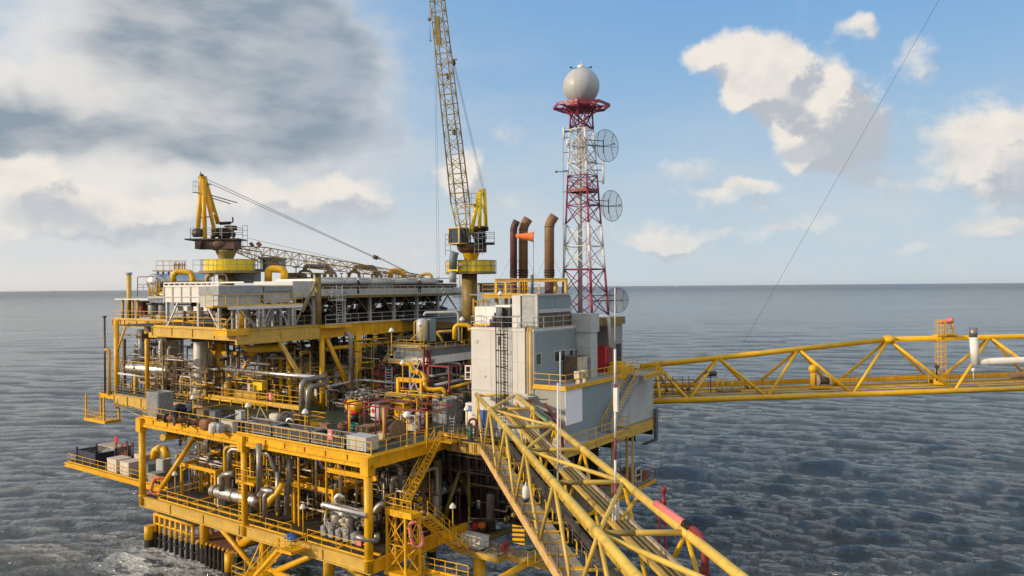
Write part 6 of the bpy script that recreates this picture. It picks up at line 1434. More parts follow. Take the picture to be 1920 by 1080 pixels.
for k in range(14):
    u = rr.uniform(u0 + .3, u1 - .3); s_ = rr.uniform(.2, .5); m.box(u - s_, u + s_, v0 + .5, v0 + 1.2, z0, z0 + rr.uniform(.4, 1.3))
m.tube((u0 + .3, v0 + .9, z0 + 1.3), (u1 - .3, v0 + .9, z0 + 1.3), .2, 8).build('cable_boxes', 'lightgrey', hg)
MB().bar((u0, v0 + 1.2, z1 + .1), (u1, v0 + 1.2, z1 + .1), 1.6, .1).rail([(u0 + .8, v0 + .7, z1), (u1 + .2, v0 + .7, z1)], h=.7, sp=1.3, toe=False).build('upper_floor', 'ochre', hg)
m = MB(); m.bar((u0 + 3, v0 + .3, ZM), (u0 + 3, v0 + .3, z0), .22).bar((u0 + 3.1, v0, z0 - 2.6), (u0 + 4.7, v0, z0), .1).bar((u1 - 1, v0, z0), (u1 + 1, v0 + .2, z0 - 2.8), .1)
m.build('support', 'lightgrey', hg)
lb = T('white_panelled_box', PD(800, 680, 78), 'long white panelled box with dark roof band meeting the building wall', 'equipment block')
uw = u1 + .9; w0, w1 = PU(799, 660, uw)[1], PU(887, 660, uw)[1]; za_, zb2, zc2 = [PU(840, y, uw)[2] for y in (653, 664, 679)]
MB().box(uw - 3, uw, w0, w1, zc2, zb2).build('panel_wall', 'white', lb); MB().box(uw - 3, uw + .05, w0 - .3, w1, zb2, za_).build('roof_band', 'slate', lb)
MB().box(uw - 3.2, uw + .1, w0 - .4, w1, za_, za_ + .15).build('roof', 'brownsteel', lb); MB().rail([(uw, w0, za_ + .15), (uw, w1, za_ + .15)], h=.55, sp=1.5, mids=(), toe=False).build('roof_rail', 'ochre', lb)
m = MB()
for k in range(1, 6): v = w0 + (w1 - w0) * k / 6; m.box(uw, uw + .012, v - .02, v + .02, zc2, zb2)
m.build('panel_joint', 'beige', lb)
m = MB(); m.bar((uw + .1, w0 + .3, ZM), (uw + .1, w0 + .3, za_), .35).bar((uw + .1, w0 - .5, z0 - 3), (uw + .1, w0 - .5, za_ + .2), .2).bar((uw + .1, w0 - .6, zc2 + .3), (uw + .1, w0 + 1.2, zc2 + .3), .12)
one(m, 'steel_post', 'maroon', 'dark maroon steel post between the hanging gallery and the white panelled box', 'post')
m = MB(); m.bar((uw - .2, w0 + 2, ZM), (uw - .2, w0 + 4, zc2), .13).bar((uw - .2, w0 + 1, ZM), (uw - .2, w0 + 1, zc2), .14)
one(m, 'strut_pair', 'lightgrey', 'pale struts propping the white panelled box from below', 'struts')
st_ = T('yellow_stand', PD(760, 745, 79), 'yellow pipe stand frame with A shaped struts behind the tank tops', 'stand')
MB().bar(PD(747, 752, 79), PD(747, 708, 79), .35).bar(PD(747, 711, 79), PD(792, 714, 78), .3, .45).bar(PD(747, 732, 79), PD(792, 734, 78), .12).bar(PD(790, 750, 78), PD(790, 712, 78), .25).build('frame', 'yellow', st_)
MB().bar(PD(776, 718, 77), PD(764, 742, 77), .13).bar(PD(778, 718, 77), PD(792, 752, 77), .13).build('a_strut', 'beige', st_)
fr = T('stair_tower', PD(700, 745, 84), 'dark maroon stair tower frame behind the red framed tanks', 'stair tower')
m = MB()
for px in (702, 722, 732, 742):
    m.bar(PD(px, 748, 85), PD(px, 690, 85), .16)
for y in (697, 712, 728): m.bar(PD(702, y, 85), PD(744, y - 1, 85), .18)
m.bar(PD(703, 700, 85), PD(740, 700, 85), .5, .5).build('frame', 'maroon', fr)
MB().ladder(PD(729, 745, 83), PD(729, 688, 83), (.82, .57, 0), w=.7, r=.05).build('ladder', 'lightgrey', fr)

# ---------------------------------------------------------------- clutter generator: process modules
def module(name, label, u0, u1, v0, v1, z0, z1, seed, n, pal, rs=(.06, .1, .16, .22), vessels=1, frame='olive', cat='process module'):
    r_ = random.Random(seed); t_ = T(name, (u0, v0, z0), label, cat)
    R3 = lambda: (r_.uniform(u0, u1), r_.uniform(v0, v1), r_.uniform(z0 + .3, z1))
    for k in range(n):
        p = R3(); pts = [p]; ax = r_.randrange(3)
        for j in range(r_.randrange(2, 5)):
            q = list(pts[-1]); ax = (ax + r_.choice((1, 2))) % 3; q[ax] = R3()[ax]; pts.append(tuple(q))
        if r_.random() < .55: q = list(pts[-1]); q[2] = z0; pts.append(tuple(q))
        rad = r_.choice(rs); MB().pipe(pts, rad, 10 if rad > .12 else 6, rad * 2.6, r_.random() < .6).build('pipe', r_.choice(pal), t_)
    for k in range(vessels):
        a = R3(); L = r_.uniform(1.6, 3.2); rad = r_.uniform(.35, .7)
        if r_.random() < .5: MB().vessel((a[0], a[1], z0 + .6), (a[0], a[1], min(z1, z0 + .6 + L)), rad, 14).build('vessel', r_.choice(pal), t_)
        else: MB().vessel((a[0] - L / 2, a[1], z0 + 1 + rad), (a[0] + L / 2, a[1], z0 + 1 + rad), rad, 14).box(a[0] - .6, a[0] - .4, a[1] - .3, a[1] + .3, z0, z0 + 1).box(a[0] + .4, a[0] + .6, a[1] - .3, a[1] + .3, z0, z0 + 1).build('vessel', r_.choice(pal), t_)
    for k in range(max(2, n // 3)):
        a = R3(); s_ = r_.uniform(.1, .22); m = MB().sphere(a, s_ * 1.2, 8, 5).tube(vadd(a, (0, 0, 0)), vadd(a, (0, 0, s_ * 3)), .03, 4).torus(vadd(a, (0, 0, s_ * 3)), (0, 0, 1), s_ * 1.3, .025, 10, 4); m.build('valve', r_.choice(pal), t_)
    if frame:
        m = MB()
        for u in (u0, u1):
            for v in (v0, v1): m.bar((u, v, z0), (u, v, z1), .16)
        m.bar((u0, v0, z1), (u1, v0, z1), .16).bar((u1, v0, z1), (u1, v1, z1), .16).bar((u0, v0, (z0 + z1) / 2), (u1, v0, (z0 + z1) / 2), .1)
        m.build('frame', frame, t_)
    return t_
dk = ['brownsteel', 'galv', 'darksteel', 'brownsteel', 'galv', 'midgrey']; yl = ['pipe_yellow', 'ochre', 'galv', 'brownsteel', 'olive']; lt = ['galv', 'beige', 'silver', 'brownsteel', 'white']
module('process_module', 'mixed pipework behind the leftmost yellow posts on the side platform', -57, -46, 9, 16, ZM, -6, 1, 26, lt, vessels=3)
module('process_module', 'pipework and valves around the foot of the white column vessel', -46, -36, 8.5, 12.5, ZM, -9.5, 2, 24, yl + ['white'], (.05, .08, .12), 1, None)
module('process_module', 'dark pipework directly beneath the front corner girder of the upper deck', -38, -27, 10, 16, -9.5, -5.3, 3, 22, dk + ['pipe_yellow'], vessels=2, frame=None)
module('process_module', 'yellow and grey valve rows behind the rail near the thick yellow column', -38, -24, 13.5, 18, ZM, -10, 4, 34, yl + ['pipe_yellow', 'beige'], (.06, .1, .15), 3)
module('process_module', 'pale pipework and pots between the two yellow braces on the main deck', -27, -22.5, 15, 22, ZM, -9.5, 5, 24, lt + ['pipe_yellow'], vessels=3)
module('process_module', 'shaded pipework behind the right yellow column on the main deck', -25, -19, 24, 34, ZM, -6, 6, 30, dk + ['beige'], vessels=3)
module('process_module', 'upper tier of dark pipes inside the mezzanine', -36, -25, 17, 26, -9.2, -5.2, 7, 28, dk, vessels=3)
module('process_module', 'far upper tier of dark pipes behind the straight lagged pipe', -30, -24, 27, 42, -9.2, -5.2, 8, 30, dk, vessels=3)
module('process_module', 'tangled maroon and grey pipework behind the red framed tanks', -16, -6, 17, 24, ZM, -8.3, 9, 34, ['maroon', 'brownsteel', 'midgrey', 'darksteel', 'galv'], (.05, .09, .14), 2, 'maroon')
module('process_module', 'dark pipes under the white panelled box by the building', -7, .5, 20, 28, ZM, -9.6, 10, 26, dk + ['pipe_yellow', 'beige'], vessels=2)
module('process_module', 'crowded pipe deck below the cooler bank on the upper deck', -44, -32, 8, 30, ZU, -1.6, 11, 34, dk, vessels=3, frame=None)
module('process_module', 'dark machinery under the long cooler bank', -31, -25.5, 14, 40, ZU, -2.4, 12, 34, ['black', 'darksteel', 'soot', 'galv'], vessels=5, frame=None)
module('process_module', 'grey vertical pipes at the left end of the lower process deck', -33, -27, 5, 12, ZC, ZM - 1, 13, 22, yl, vessels=2, frame=None)
module('process_module', 'lagged pipes above the left yellow gantry on the lower deck', -28, -20, 7, 13, ZC + 2.5, ZM - 1, 14, 26, dk + ['galv', 'silver', 'pipe_yellow'], (.06, .1, .16), 2, None)
module('process_module', 'yellow and grey pipes behind the middle front column on the lower deck', -20, -13, 5, 12, ZC, ZM - 1, 15, 34, yl + ['galv', 'galv'], (.05, .09, .15), 2, 'pipe_yellow')
module('process_module', 'lagged pipes behind the right yellow gantry on the lower deck', -13, -5, 7, 13, ZC, ZM - 1, 16, 34, dk + ['galv', 'pipe_yellow'], (.06, .1, .16), 2, None)
module('process_module', 'dark pipes behind the near corner column on the lower deck', -6, 0, 5, 12, ZC, ZM - 1, 17, 30, dk + ['galv', 'galv'], (.05, .09, .15), 2, None)
module('process_module', 'shaded pipes between the long stair and the near bridge', .5, 7, 12, 20, ZC, ZM - 1, 18, 26, ['brownsteel', 'olive', 'darksteel'], vessels=2)
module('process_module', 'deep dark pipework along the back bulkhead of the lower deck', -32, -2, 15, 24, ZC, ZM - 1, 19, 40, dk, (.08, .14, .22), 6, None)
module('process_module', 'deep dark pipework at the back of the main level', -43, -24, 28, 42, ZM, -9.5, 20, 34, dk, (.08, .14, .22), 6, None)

module('process_module', 'thin yellow and grey pipes between the two crossing yellow braces', -39, -28, 11.8, 13.3, ZM, -10.5, 61, 30, ['pipe_yellow', 'galv', 'ochre', 'brownsteel'], (.04, .06, .1), 1, None)
module('process_module', 'dark overhead pipes right of the yellow column under the upper deck', -22, -14, 20, 26, -12.5, -7, 62, 26, ['darksteel', 'brownsteel', 'beige', 'galv'], (.06, .1, .18), 2, None)
module('process_module', 'crowded low pipework behind the brown and green hose coils', -21, -12, 12, 18, ZM, -11, 63, 34, ['darksteel', 'galv', 'brownsteel', 'midgrey', 'darksteel'], (.04, .07, .12), 2, None)
module('process_module', 'dark low pipework behind the zigzag yellow spool', -12, -2, 14, 20, ZM, -10.8, 64, 34, ['maroon', 'darksteel', 'brownsteel', 'galv', 'pipe_yellow'], (.04, .07, .12), 3, None)
module('process_module', 'mixed pots and small pipes at the left end of the lower deck', -34, -25, 3.5, 7, ZC, -17.5, 65, 30, ['white', 'galv', 'brownsteel', 'pipe_yellow', 'darksteel'], (.05, .08, .14), 4, None)
module('process_module', 'small bore pipework below the valve platform on the lower deck', -19, -10, 3.2, 6.5, ZC, -19, 66, 34, ['galv', 'brownsteel', 'darksteel', 'pipe_yellow', 'beige'], (.04, .07, .12), 4, None)
module('process_module', 'upper left tangle of yellow pipes under the main deck girder', -33, -24, 2.5, 6, -17, ZM - 1.1, 67, 24, ['pipe_yellow', 'olive', 'galv', 'brownsteel'], (.08, .14, .22), 1, None)
pr = T('pipe_rack', (-30, 3, -15.4), 'rack of long parallel pipes hung under the front of the main deck', 'pipe rack')
r_ = random.Random(77)
for k in range(13):
    v = 1.4 + k * .62; z = -15.0 - .25 * (k % 3); u0 = -27 + r_.uniform(0, 9); u1 = -4 - r_.uniform(0, 9); rad = r_.choice((.07, .1, .14, .18))
    MB().pipe([(u0, v, z - r_.uniform(1, 5)), (u0, v, z), (u1, v, z), (u1, v, z - r_.uniform(1, 5))], rad, 10, rad * 3).build('pipe', r_.choice(['galv', 'galv', 'pipe_yellow', 'brownsteel', 'silver', 'ochre']), pr)
sc_ = T('scaffold', (-28, 14.5, ZM), 'tall thin scaffold lattice behind the long shiny lagged pipe', 'scaffold'); m = MB()
for k in range(9):
    u = -36 + k * 1.55; m.tube((u, 15.2, ZM), (u, 15.2, -5.6), .035, 5)
    if k < 8: m.tube((u, 15.2, ZM + 1), (u + 1.55, 15.2, ZM + 4), .025, 4).tube((u + 1.55, 15.2, ZM + 1), (u, 15.2, ZM + 4), .025, 4)
for z in (2, 4, 6, 7.5): m.tube((-36, 15.2, ZM + z), (-23.5, 15.2, ZM + z), .03, 5)
m.build('scaffold_tube', 'brownsteel', sc_)
for px, lab in ((503, 'slim yellow upright left of the ochre brace on the main deck'), (527, 'slim yellow upright just right of the slimmest one behind the raised walkway'), (544, 'slim yellow upright near the twin lagged pipes')):
    q = PV(px, 740, 13.6); one(MB().tube((q[0], q[1], ZM), (q[0], q[1], -8), .22, 10), 'upright_pipe', 'pipe_yellow', lab, 'pipe')
for k, (px, py, r, lab) in enumerate(((575, 690, 1.0, 'pale rounded vessel head left of the near yellow column'), (640, 702, 1.2, 'pale domed vessel between the right brace and the lagged riser'), (617, 740, .7, 'small cream pot at the foot of the near yellow column'))):
    q = PD(px, py, 90); o = T('domed_vessel', q, lab, 'pressure vessel'); MB().vessel(vadd(q, (0, 0, -3)), vadd(q, (0, 0, r)), r, 18, .8).build('shell', 'beige', o)

module('process_module', 'thin grey and yellow tubing at the rear of the left yellow gantry', -31, -22, 4.5, 9, ZC, ZM - 1.2, 81, 34, ['galv', 'pipe_yellow', 'brownsteel', 'beige', 'darksteel'], (.03, .05, .08), 1, 'pipe_yellow')
module('process_module', 'thin tubing and valves around the straight grey riser', -20, -12, 2.5, 8, ZC, ZM - 1.2, 82, 36, ['galv', 'pipe_yellow', 'brownsteel', 'darksteel'], (.03, .05, .08), 2, 'yellow')
module('process_module', 'thin tubing behind the hoist beam and corner column', -10, -1, 4, 9, ZC, ZM - 1.2, 83, 36, ['galv', 'brownsteel', 'darksteel', 'pipe_yellow'], (.03, .05, .08), 2, None)
module('process_module', 'thin yellow tubing above the raised walkway', -37, -23, 11.8, 16, ZM + .5, -6, 84, 36, ['pipe_yellow', 'ochre', 'galv', 'brownsteel', 'beige'], (.03, .05, .08), 1, None)
module('process_module', 'thin tubing on the side platform around the copper toned vessel', -56, -41, 8, 12, ZM, -8, 85, 36, ['galv', 'beige', 'brownsteel', 'pipe_yellow', 'white'], (.03, .05, .08), 2, None)
module('process_module', 'thin tubing and small pots below the upper deck beside the right column', -24, -16, 17, 23, ZM, -6, 86, 34, ['galv', 'beige', 'brownsteel', 'darksteel', 'pipe_yellow'], (.03, .05, .08), 3, None)
module('process_module', 'thin dark tubing in the gap between containers and the white panelled box', -14, -3, 10, 14, ZM, -10.5, 87, 32, ['maroon', 'galv', 'brownsteel', 'darksteel', 'pipe_yellow'], (.03, .05, .08), 2, None)
# ---------------------------------------------------------------- cargo on the main deck
def corr_container(name, label, B, mt, ribs=(12, 8)):
    u0, u1, v0, v1, z0, z1 = B; t_ = T(name, (u0, v0, z0), label, 'container')
    MB().box(u0 + .05, u1 - .05, v0 + .05, v1 - .05, z0 + .08, z1 - .06).build('body', mt, t_)
    m = MB()
    for k in range(ribs[0]): u = u0 + .15 + (u1 - u0 - .3) * k / (ribs[0] - 1); m.box(u - .07, u + .07, v0 - .06, v0 + .048, z0 + .15, z1 - .12)
    for k in range(ribs[1]): v = v0 + .15 + (v1 - v0 - .3) * k / (ribs[1] - 1); m.box(u1 - .048, u1 + .06, v - .08, v + .08, z0 + .15, z1 - .12)
    m.build('ribs', mt, t_); m = MB()
    for u in (u0 + .06, u1 - .06):
        for v in (v0 + .06, v1 - .06): m.bar((u, v, z0), (u, v, z1), .14)
    for z in (z0 + .07, z1 - .07):
        for v in (v0 + .06, v1 - .06): m.bar((u0 + .13, v, z), (u1 - .13, v, z), .13)
        for u in (u0 + .06, u1 - .06): m.bar((u, v0 + .13, z), (u, v1 - .13, z), .13)
    m.build('frame', mt, t_); return t_
k_ = corr_container('shipping_container', 'grey corrugated container standing at the left end of the main deck', bx(275, 297, 325, 784, 737, ZM), 'midgrey')
B = bx(811, 837, 868, 797, 750, ZM); k_ = corr_container('shipping_container', 'taller grey container beside the white cabinet near the bridge', B, 'midgrey', (9, 12))
B = bx(303, 316, 324, 878, 862, ZC); B = bx(293, 306, 321, 900, 868, ZC)
corr_container('shipping_container', 'small pale ribbed container standing behind the front left column on the lower deck', (B[0], B[1], B[2], B[3], ZC, ZC + 2.3), 'lightgrey', (8, 6))
def basket(B, label, mt='midgrey'):
    u0, u1, v0, v1, z0, z1 = B; v1 = v0 + 1.5; t_ = T('cargo_basket', (u0, v0, z0), label, 'cargo basket', 'open cargo baskets along the front rail')
    MB().box(u0, u1, v0, v0 + .05, z0 + .1, z1).box(u0, u1, v1 - .05, v1, z0 + .1, z1).box(u0, u0 + .05, v0 + .05, v1 - .05, z0 + .1, z1).box(u1 - .05, u1, v0 + .05, v1 - .05, z0 + .1, z1).box(u0 + .05, u1 - .05, v0 + .05, v1 - .05, z0 + .1, z0 + .16).build('body', 'darksteel', t_)
    m = MB(); n = max(2, int((u1 - u0) / 1.1))
    for k in range(n + 1): u = u0 + (u1 - u0) * k / n; m.bar((u, v0 - .03, z0), (u, v0 - .03, z1), .08)
    for z in (z0 + .12, z1): m.bar((u0, v0 - .03, z), (u1, v0 - .03, z), .1)
    m.bar((u0, v1 + .03, z1), (u1, v1 + .03, z1), .1).bar((u0, v0, z1), (u0, v1, z1), .1).bar((u1, v0, z1), (u1, v1, z1), .1).bar((u0, v0 - .03, z0 + .1), (u0 + .9, v0 - .03, z1), .05); m.build('frame', mt, t_)
    r_ = random.Random(int(u0 * 10)); m = MB()
    for k in range(7): a = (r_.uniform(u0 + .3, u1 - .3), r_.uniform(v0 + .3, v1 - .3), z0 + .5); m.tube(a, vadd(a, (r_.uniform(-.6, .6), r_.uniform(-.3, .3), r_.uniform(.1, .5))), r_.uniform(.05, .14), 6)
    m.build('contents', r_.choice(['rust', 'slate', 'wood']), t_)
zT = 1.35
for (pl, pc, lab) in ((447, 508, 'leftmost long open cargo basket by the front rail of the main deck'), (513, 580, 'middle open cargo basket by the front rail, left of the pink rail sign'), (585, 645, 'right open cargo basket by the front rail, under the pink rail sign')):
    c = PV(pc, 820, .75); u0 = PV(pl, 820, .75)[0]; basket((u0, c[0], .75, 2.2, ZM + .02, ZM + 1.0), lab)
c0, c1, c2 = PV(650, 830, .55)[0], PV(686, 830, .55)[0], PV(667, 830, .55)[0]
for a_, b_, lab in ((c0, c2 - .03, 'left half of a pair of pale insulated boxes at the near corner'), (c2 + .03, c1, 'right half of a pair of pale insulated boxes at the near corner')):
    t_ = T('insulated_box', (a_, .55, ZM), lab, 'box', 'pale insulated boxes at the near corner'); MB().box(a_, b_, .55, 2.0, ZM + .12, ZM + 1.15).build('body', 'lightgrey', t_)
    MB().box(a_ - .03, b_ + .03, .52, 2.03, ZM + 1.15, ZM + 1.25).build('lid', 'lightgrey', t_); MB().box(a_ + .1, a_ + .25, .6, 1.9, ZM, ZM + .118).box(b_ - .25, b_ - .1, .6, 1.9, ZM, ZM + .118).build('skid', 'wood', t_)
# framed chemical tanks
def tote(px_l, px_c, px_r, yb, yt, frame, tank, label, dia=True):
    u0, u1, v0, v1, z0, z1 = bx(px_l, px_c, px_r, yb, yt, ZM); v1 = v0 + (u1 - u0) * .95; t_ = T('tote_tank', (u0, v0, z0), label, 'tank', 'framed chemical tanks'); m = MB()
    for u in (u0, u1):
        for v in (v0, v1): m.bar((u, v, z0), (u, v, z1), .13)
    for z in (z0 + .1, z1): m.bar((u0, v0, z), (u1, v0, z), .12).bar((u0, v1, z), (u1, v1, z), .12).bar((u0, v0, z), (u0, v1, z), .12).bar((u1, v0, z), (u1, v1, z), .12)
    m.bar((u0, v0, (z0 + z1) / 2), (u0, v1, (z0 + z1) / 2), .08).build('frame', frame, t_)
    cu, cv = (u0 + u1) / 2, (v0 + v1) / 2; R_ = min(u1 - u0, v1 - v0) / 2 - .12
    MB().lathe((cu, cv, z0 + .35), (0, 0, 1), [(0, R_ * .5), (.3, R_), (z1 - z0 - .8, R_), (z1 - z0 - .5, R_ * .6)], 20).build('tank', tank, t_)
    MB().box(u0 + .1, u1 - .1, v0 + .1, v1 - .1, z1 - .12, z1 - .06).build('lid', 'slate', t_)
    if dia:
        c = Vector((cu + .0, cv - R_ - .04, (z0 + z1) / 2 + .35)); w = .28; i = MB()
        i.v = [tuple(c + Vector(p)) for p in ((-w, 0, 0), (0, 0, -w), (w, 0, 0), (0, 0, w), (-w, .02, 0), (0, .02, -w), (w, .02, 0), (0, .02, w))]; i.f = [(0, 1, 2, 3), (7, 6, 5, 4), (0, 4, 5, 1), (1, 5, 6, 2), (2, 6, 7, 3), (3, 7, 4, 0)]; i.s = [0] * 6; i.build('hazard_diamond', 'red', t_)
        MB().box(cu - .3, cu + .3, cv - R_ - .035, cv - R_ - .02, (z0 + z1) / 2 - .42, (z0 + z1) / 2 - .22).build('number_plate', 'black', t_)
tote(684, 712, 724, 801, 757, 'maroon', 'white', 'white tank with red diamond in maroon frame, left of the yellow tank')
tote(770, 788, 803, 808, 770, 'maroon', 'white', 'white chemical tank in a dark maroon frame behind the pale pump unit')
tote(727, 757, 770, 800, 757, 'yellow', 'yellow', 'all yellow chemical tank in a yellow frame between the two white tanks', False)
rf = T('maroon_rail_frame', at(647, 795), 'tall dark maroon pipe rail enclosing the framed chemical tanks', 'rail frame')
P4 = [PD(644, 757, 68), PD(700, 747, 74), PD(852, 761, 72), PD(806, 773, 64), PD(660, 757, 67.5)]
m = MB().pipe([P4[0], P4[3], P4[2], P4[1], P4[0]], .07, 6, .2)
for p in (PD(652, 758, 68), PD(723, 763, 66), PD(800, 772, 64.3), PD(704, 760, 66.8)): m.tube(p, (p[0], p[1], ZM), .07, 6)
m.tube(vadd(P4[0], (0, 0, -.0)), vadd(P4[0], (.2, .2, .3)), .1, 6).build('pipe_rail', 'maroon', rf)
m = MB()
for p in (PD(652, 760, 67.5), PD(716, 764, 65.5), PD(797, 772, 64)): m.tube((p[0] + .2, p[1], p[2]), (p[0] + .2, p[1], ZM), .09, 6)
m.build('yellow_post', 'yellow_rail', rf)
# cable drums, coils, pallets
def drum(loc, R_, w, rz, label, rope='slate'):
    t_ = O('cable_drum', label, 'cable drum', None); 
    for s_ in (-1, 1): MB().tube((s_ * w / 2 - .03, 0, R_), (s_ * w / 2 + .03, 0, R_), R_, 24).build('flange', 'wood', t_)
    MB().tube((-w / 2 + .04, 0, R_), (w / 2 - .04, 0, R_), R_ * .72, 20).build('cable', rope, t_); return put(t_, loc, rz)
drum(at(739, 823), .88, .95, -.05, 'large wooden cable drum with black cable beside the pale pump unit', 'black')
drum(at(712, 812), .4, .6, -.4, 'small cable drum on its crate just left of the large wooden one', 'black')
one(MB().box(*(lambda q: (q[0] - .5, q[0] + .5, q[1], q[1] + .9, ZM, ZM + .6))(at(716, 826))), 'wooden_crate', 'beige', 'low wooden crate under the small cable drum', 'crate')
def coil(loc, n, mt, label):
    m = MB(); r_ = random.Random(n)
    for k in range(n): m.torus(vadd(loc, (r_.uniform(-.12, .12), r_.uniform(-.12, .12), .1 + .16 * k)), (r_.uniform(-.15, .15), r_.uniform(-.15, .15), 1), .48 - .02 * k, .085, 18, 6)
    return one(m, 'hose_coil', mt, label, 'hose coil', 'coiled hoses on the green deck')
coil(at(643, 812), 6, 'rust', 'reddish brown coiled hose stacked on the green deck, left of the green one'); coil(at(662, 814), 6, 'teal', 'green coiled hose stacked on the green deck, right of the brown one')
o = T('red_drum', at(664, 792), 'bright red topped oil drum behind the green hose coil', 'drum'); MB().tube(at(664, 792), vadd(at(664, 792), (0, 0, .95)), .45, 16).build('barrel', 'black', o); MB().sphere(vadd(at(664, 792), (-.1, 0, 1.0)), .62, 14, 8, (1.1, .9, .6)).build('top_cover', 'red', o)
for k, (px, py, n, lab) in enumerate(((668, 812, 5, 'stack of weathered wooden pallets beside the coiled hoses'), (695, 818, 3, 'lower pile of wooden pallets left of the small cable drum'))):
    q = at(px, py + 4); m = MB()
    for j in range(n):
        z = ZM + .02 + .17 * j
        for i in range(6): m.box(q[0] - .1 + .0, q[0] + 1.5, q[1] + .25 * i, q[1] + .25 * i + .16, z + .11, z + .14)
        for i in range(3): m.box(q[0] - .1 + .7 * i, q[0] + .02 + .7 * i, q[1], q[1] + 1.4, z, z + .108)
    one(m, 'pallet_stack', 'wood', lab, 'pallets', 'wooden pallet stacks')
pu = T('pump_unit', at(768, 812), 'pale cream pump unit with cage and fittings right of the large cable drum', 'pump'); q = at(765, 812); r_ = random.Random(2)
m = MB().box(q[0] - .4, q[0] + .6, q[1] + .2, q[1] + 1.0, ZM + .2, ZM + .8)
for k in range(12): a = (q[0] + r_.uniform(-.8, 1), q[1] - .1 + r_.uniform(0, .5), ZM + r_.uniform(.3, 1.6)); m.tube(a, vadd(a, (r_.uniform(-.3, .3), 0, r_.uniform(.1, .5))), .09, 6)
m.build('body', 'beige', pu); m = MB()
for u in (-.8, 1.0): m.bar((q[0] + u, q[1] - .1, ZM), (q[0] + u, q[1] - .1, ZM + 1.7), .08).bar((q[0] + u, q[1] - .1, ZM + 1.7), (q[0] + u, q[1] + 1.5, ZM + 1.7), .08)
m.bar((q[0] - .8, q[1] - .1, ZM + 1.7), (q[0] + 1, q[1] - .1, ZM + 1.7), .08).build('cage', 'cream', pu)
MB().sphere(vadd(PD(763, 778, 64), (0, 0, 0)), .33, 12, 8).build('white_dome', 'white', pu)
wc = T('white_cabinet', at(880, 812), 'white cabinet with a blue header sign at the landing of the near bridge', 'cabinet')
u0, u1, v0, v1, z0, z1 = bx(873, 891, 896, 806, 757, ZM)
MB().box(u0, u1, v0, v0 + .8, z0, z1).build('body', 'white', wc); MB().box(u0 + .25, u1 - .05, v0 - .03, v0 - .003, z1 - .75, z1 - .2).build('blue_sign', 'blue', wc)
nb = T('blue_notice_board', PD(907, 800, 68.2), 'white notice board with a blue panel just inside the near bridge end', 'notice board')
MB().bar(PD(905, 808, 68.4), PD(905, 765, 68.4), .9, .05, up=(.57, .82, 0)).build('board', 'white', nb); a = PD(906, 783, 68.2); MB().box(a[0] - .38, a[0] + .42, a[1] - .13, a[1] - .1, a[2] - .85, a[2] + .7).build('blue_panel', 'blue', nb)
al = T('leaning_ladder', at(848, 814), 'short aluminium step ladder standing before the taller grey container', 'ladder'); q = at(846, 814); MB().ladder(q, vadd(q, (-.3, .5, 1.6)), (.82, .3, 0), w=.5, r=.04, rung=.28).build('ladder', 'lightgrey', al)
# scaffold beside the bridge landing
m = MB(); q = at(862, 826); r_ = random.Random(8)
for i in range(6):
    for j in range(3):
        u, v = q[0] - 1.5 + i * .95, q[1] - .5 + j * .9; m.tube((u, v, ZM - 3.5 + r_.uniform(0, 2)), (u, v, ZM + 1.2 + r_.uniform(0, .6)), .04, 5)
for j in range(3):
    for z in (-2.5, -1.2, .3, 1.1): m.tube((q[0] - 1.9, q[1] - .5 + j * .9, ZM + z), (q[0] + 3.8, q[1] - .5 + j * .9, ZM + z), .04, 5)
one(m, 'scaffold', 'darksteel', 'thin dark scaffold tubes crowding the landing left of the near bridge', 'scaffold')
o = T('hose_station', at(884, 826), 'upright red and teal hose reel stand beside the white cabinet', 'hose reel'); q = at(882, 826)
MB().tube(q, vadd(q, (0, 0, 1.5)), .22, 10).build('bottle', 'teal', o); MB().torus(vadd(q, (.3, 0, 1.6)), (.5, -1, 0), .35, .1, 16, 6).tube(vadd(q, (.45, 0, .2)), vadd(q, (.6, .1, 1.8)), .09, 8).build('hose', 'maroon', o)
one(MB().box(-1, 5.0, 9.35, 9.9, ZM + .004, ZM + .25), 'kerb_plate', 'yellow', 'yellow kerb plate along the landing edge left of the near bridge', 'kerb')
MBb = T('landing_beam', (1, 9.2, ZM), 'ochre beam carrying the landing at the end of the near bridge', 'beam'); MB().ibeam((.3, 9.25, ZM - .13), (7.2, 9.25, ZM - .13), 1.0, .3).build('web', 'ochre', MBb)
# assorted deck goods along the left half of the front edge
r_ = random.Random(31); goods = []
def dupat(o, px, py, rz, label, sc=None): return dup(o, at(px, py), rz, label, sc)
sd_ = O('steel_spool', 'rusty steel pipe spool next to the grey container, first of the row', 'pipe spool', 'rusty spools along the front rail')
MB().tube((-.5, 0, .35), (.5, 0, .35), .25, 12).build('barrel', 'rust', sd_); MB().tube((-.56, 0, .35), (-.46, 0, .35), .4, 14).tube((.46, 0, .35), (.56, 0, .35), .4, 14).build('flange', 'darksteel', sd_)
put(sd_, at(305, 788), 1.0)
for px, py, rz, lab in ((321, 792, .4, 'rusty steel spool second from the grey container'), (338, 796, 1.3, 'rusty steel spool third from the grey container'), (352, 794, .2, 'rusty steel spool fourth from the grey container'), (365, 800, .9, 'rusty steel spool fifth from the grey container, before the tarpaulin')): dupat(sd_, px, py, rz, lab, 1.15)
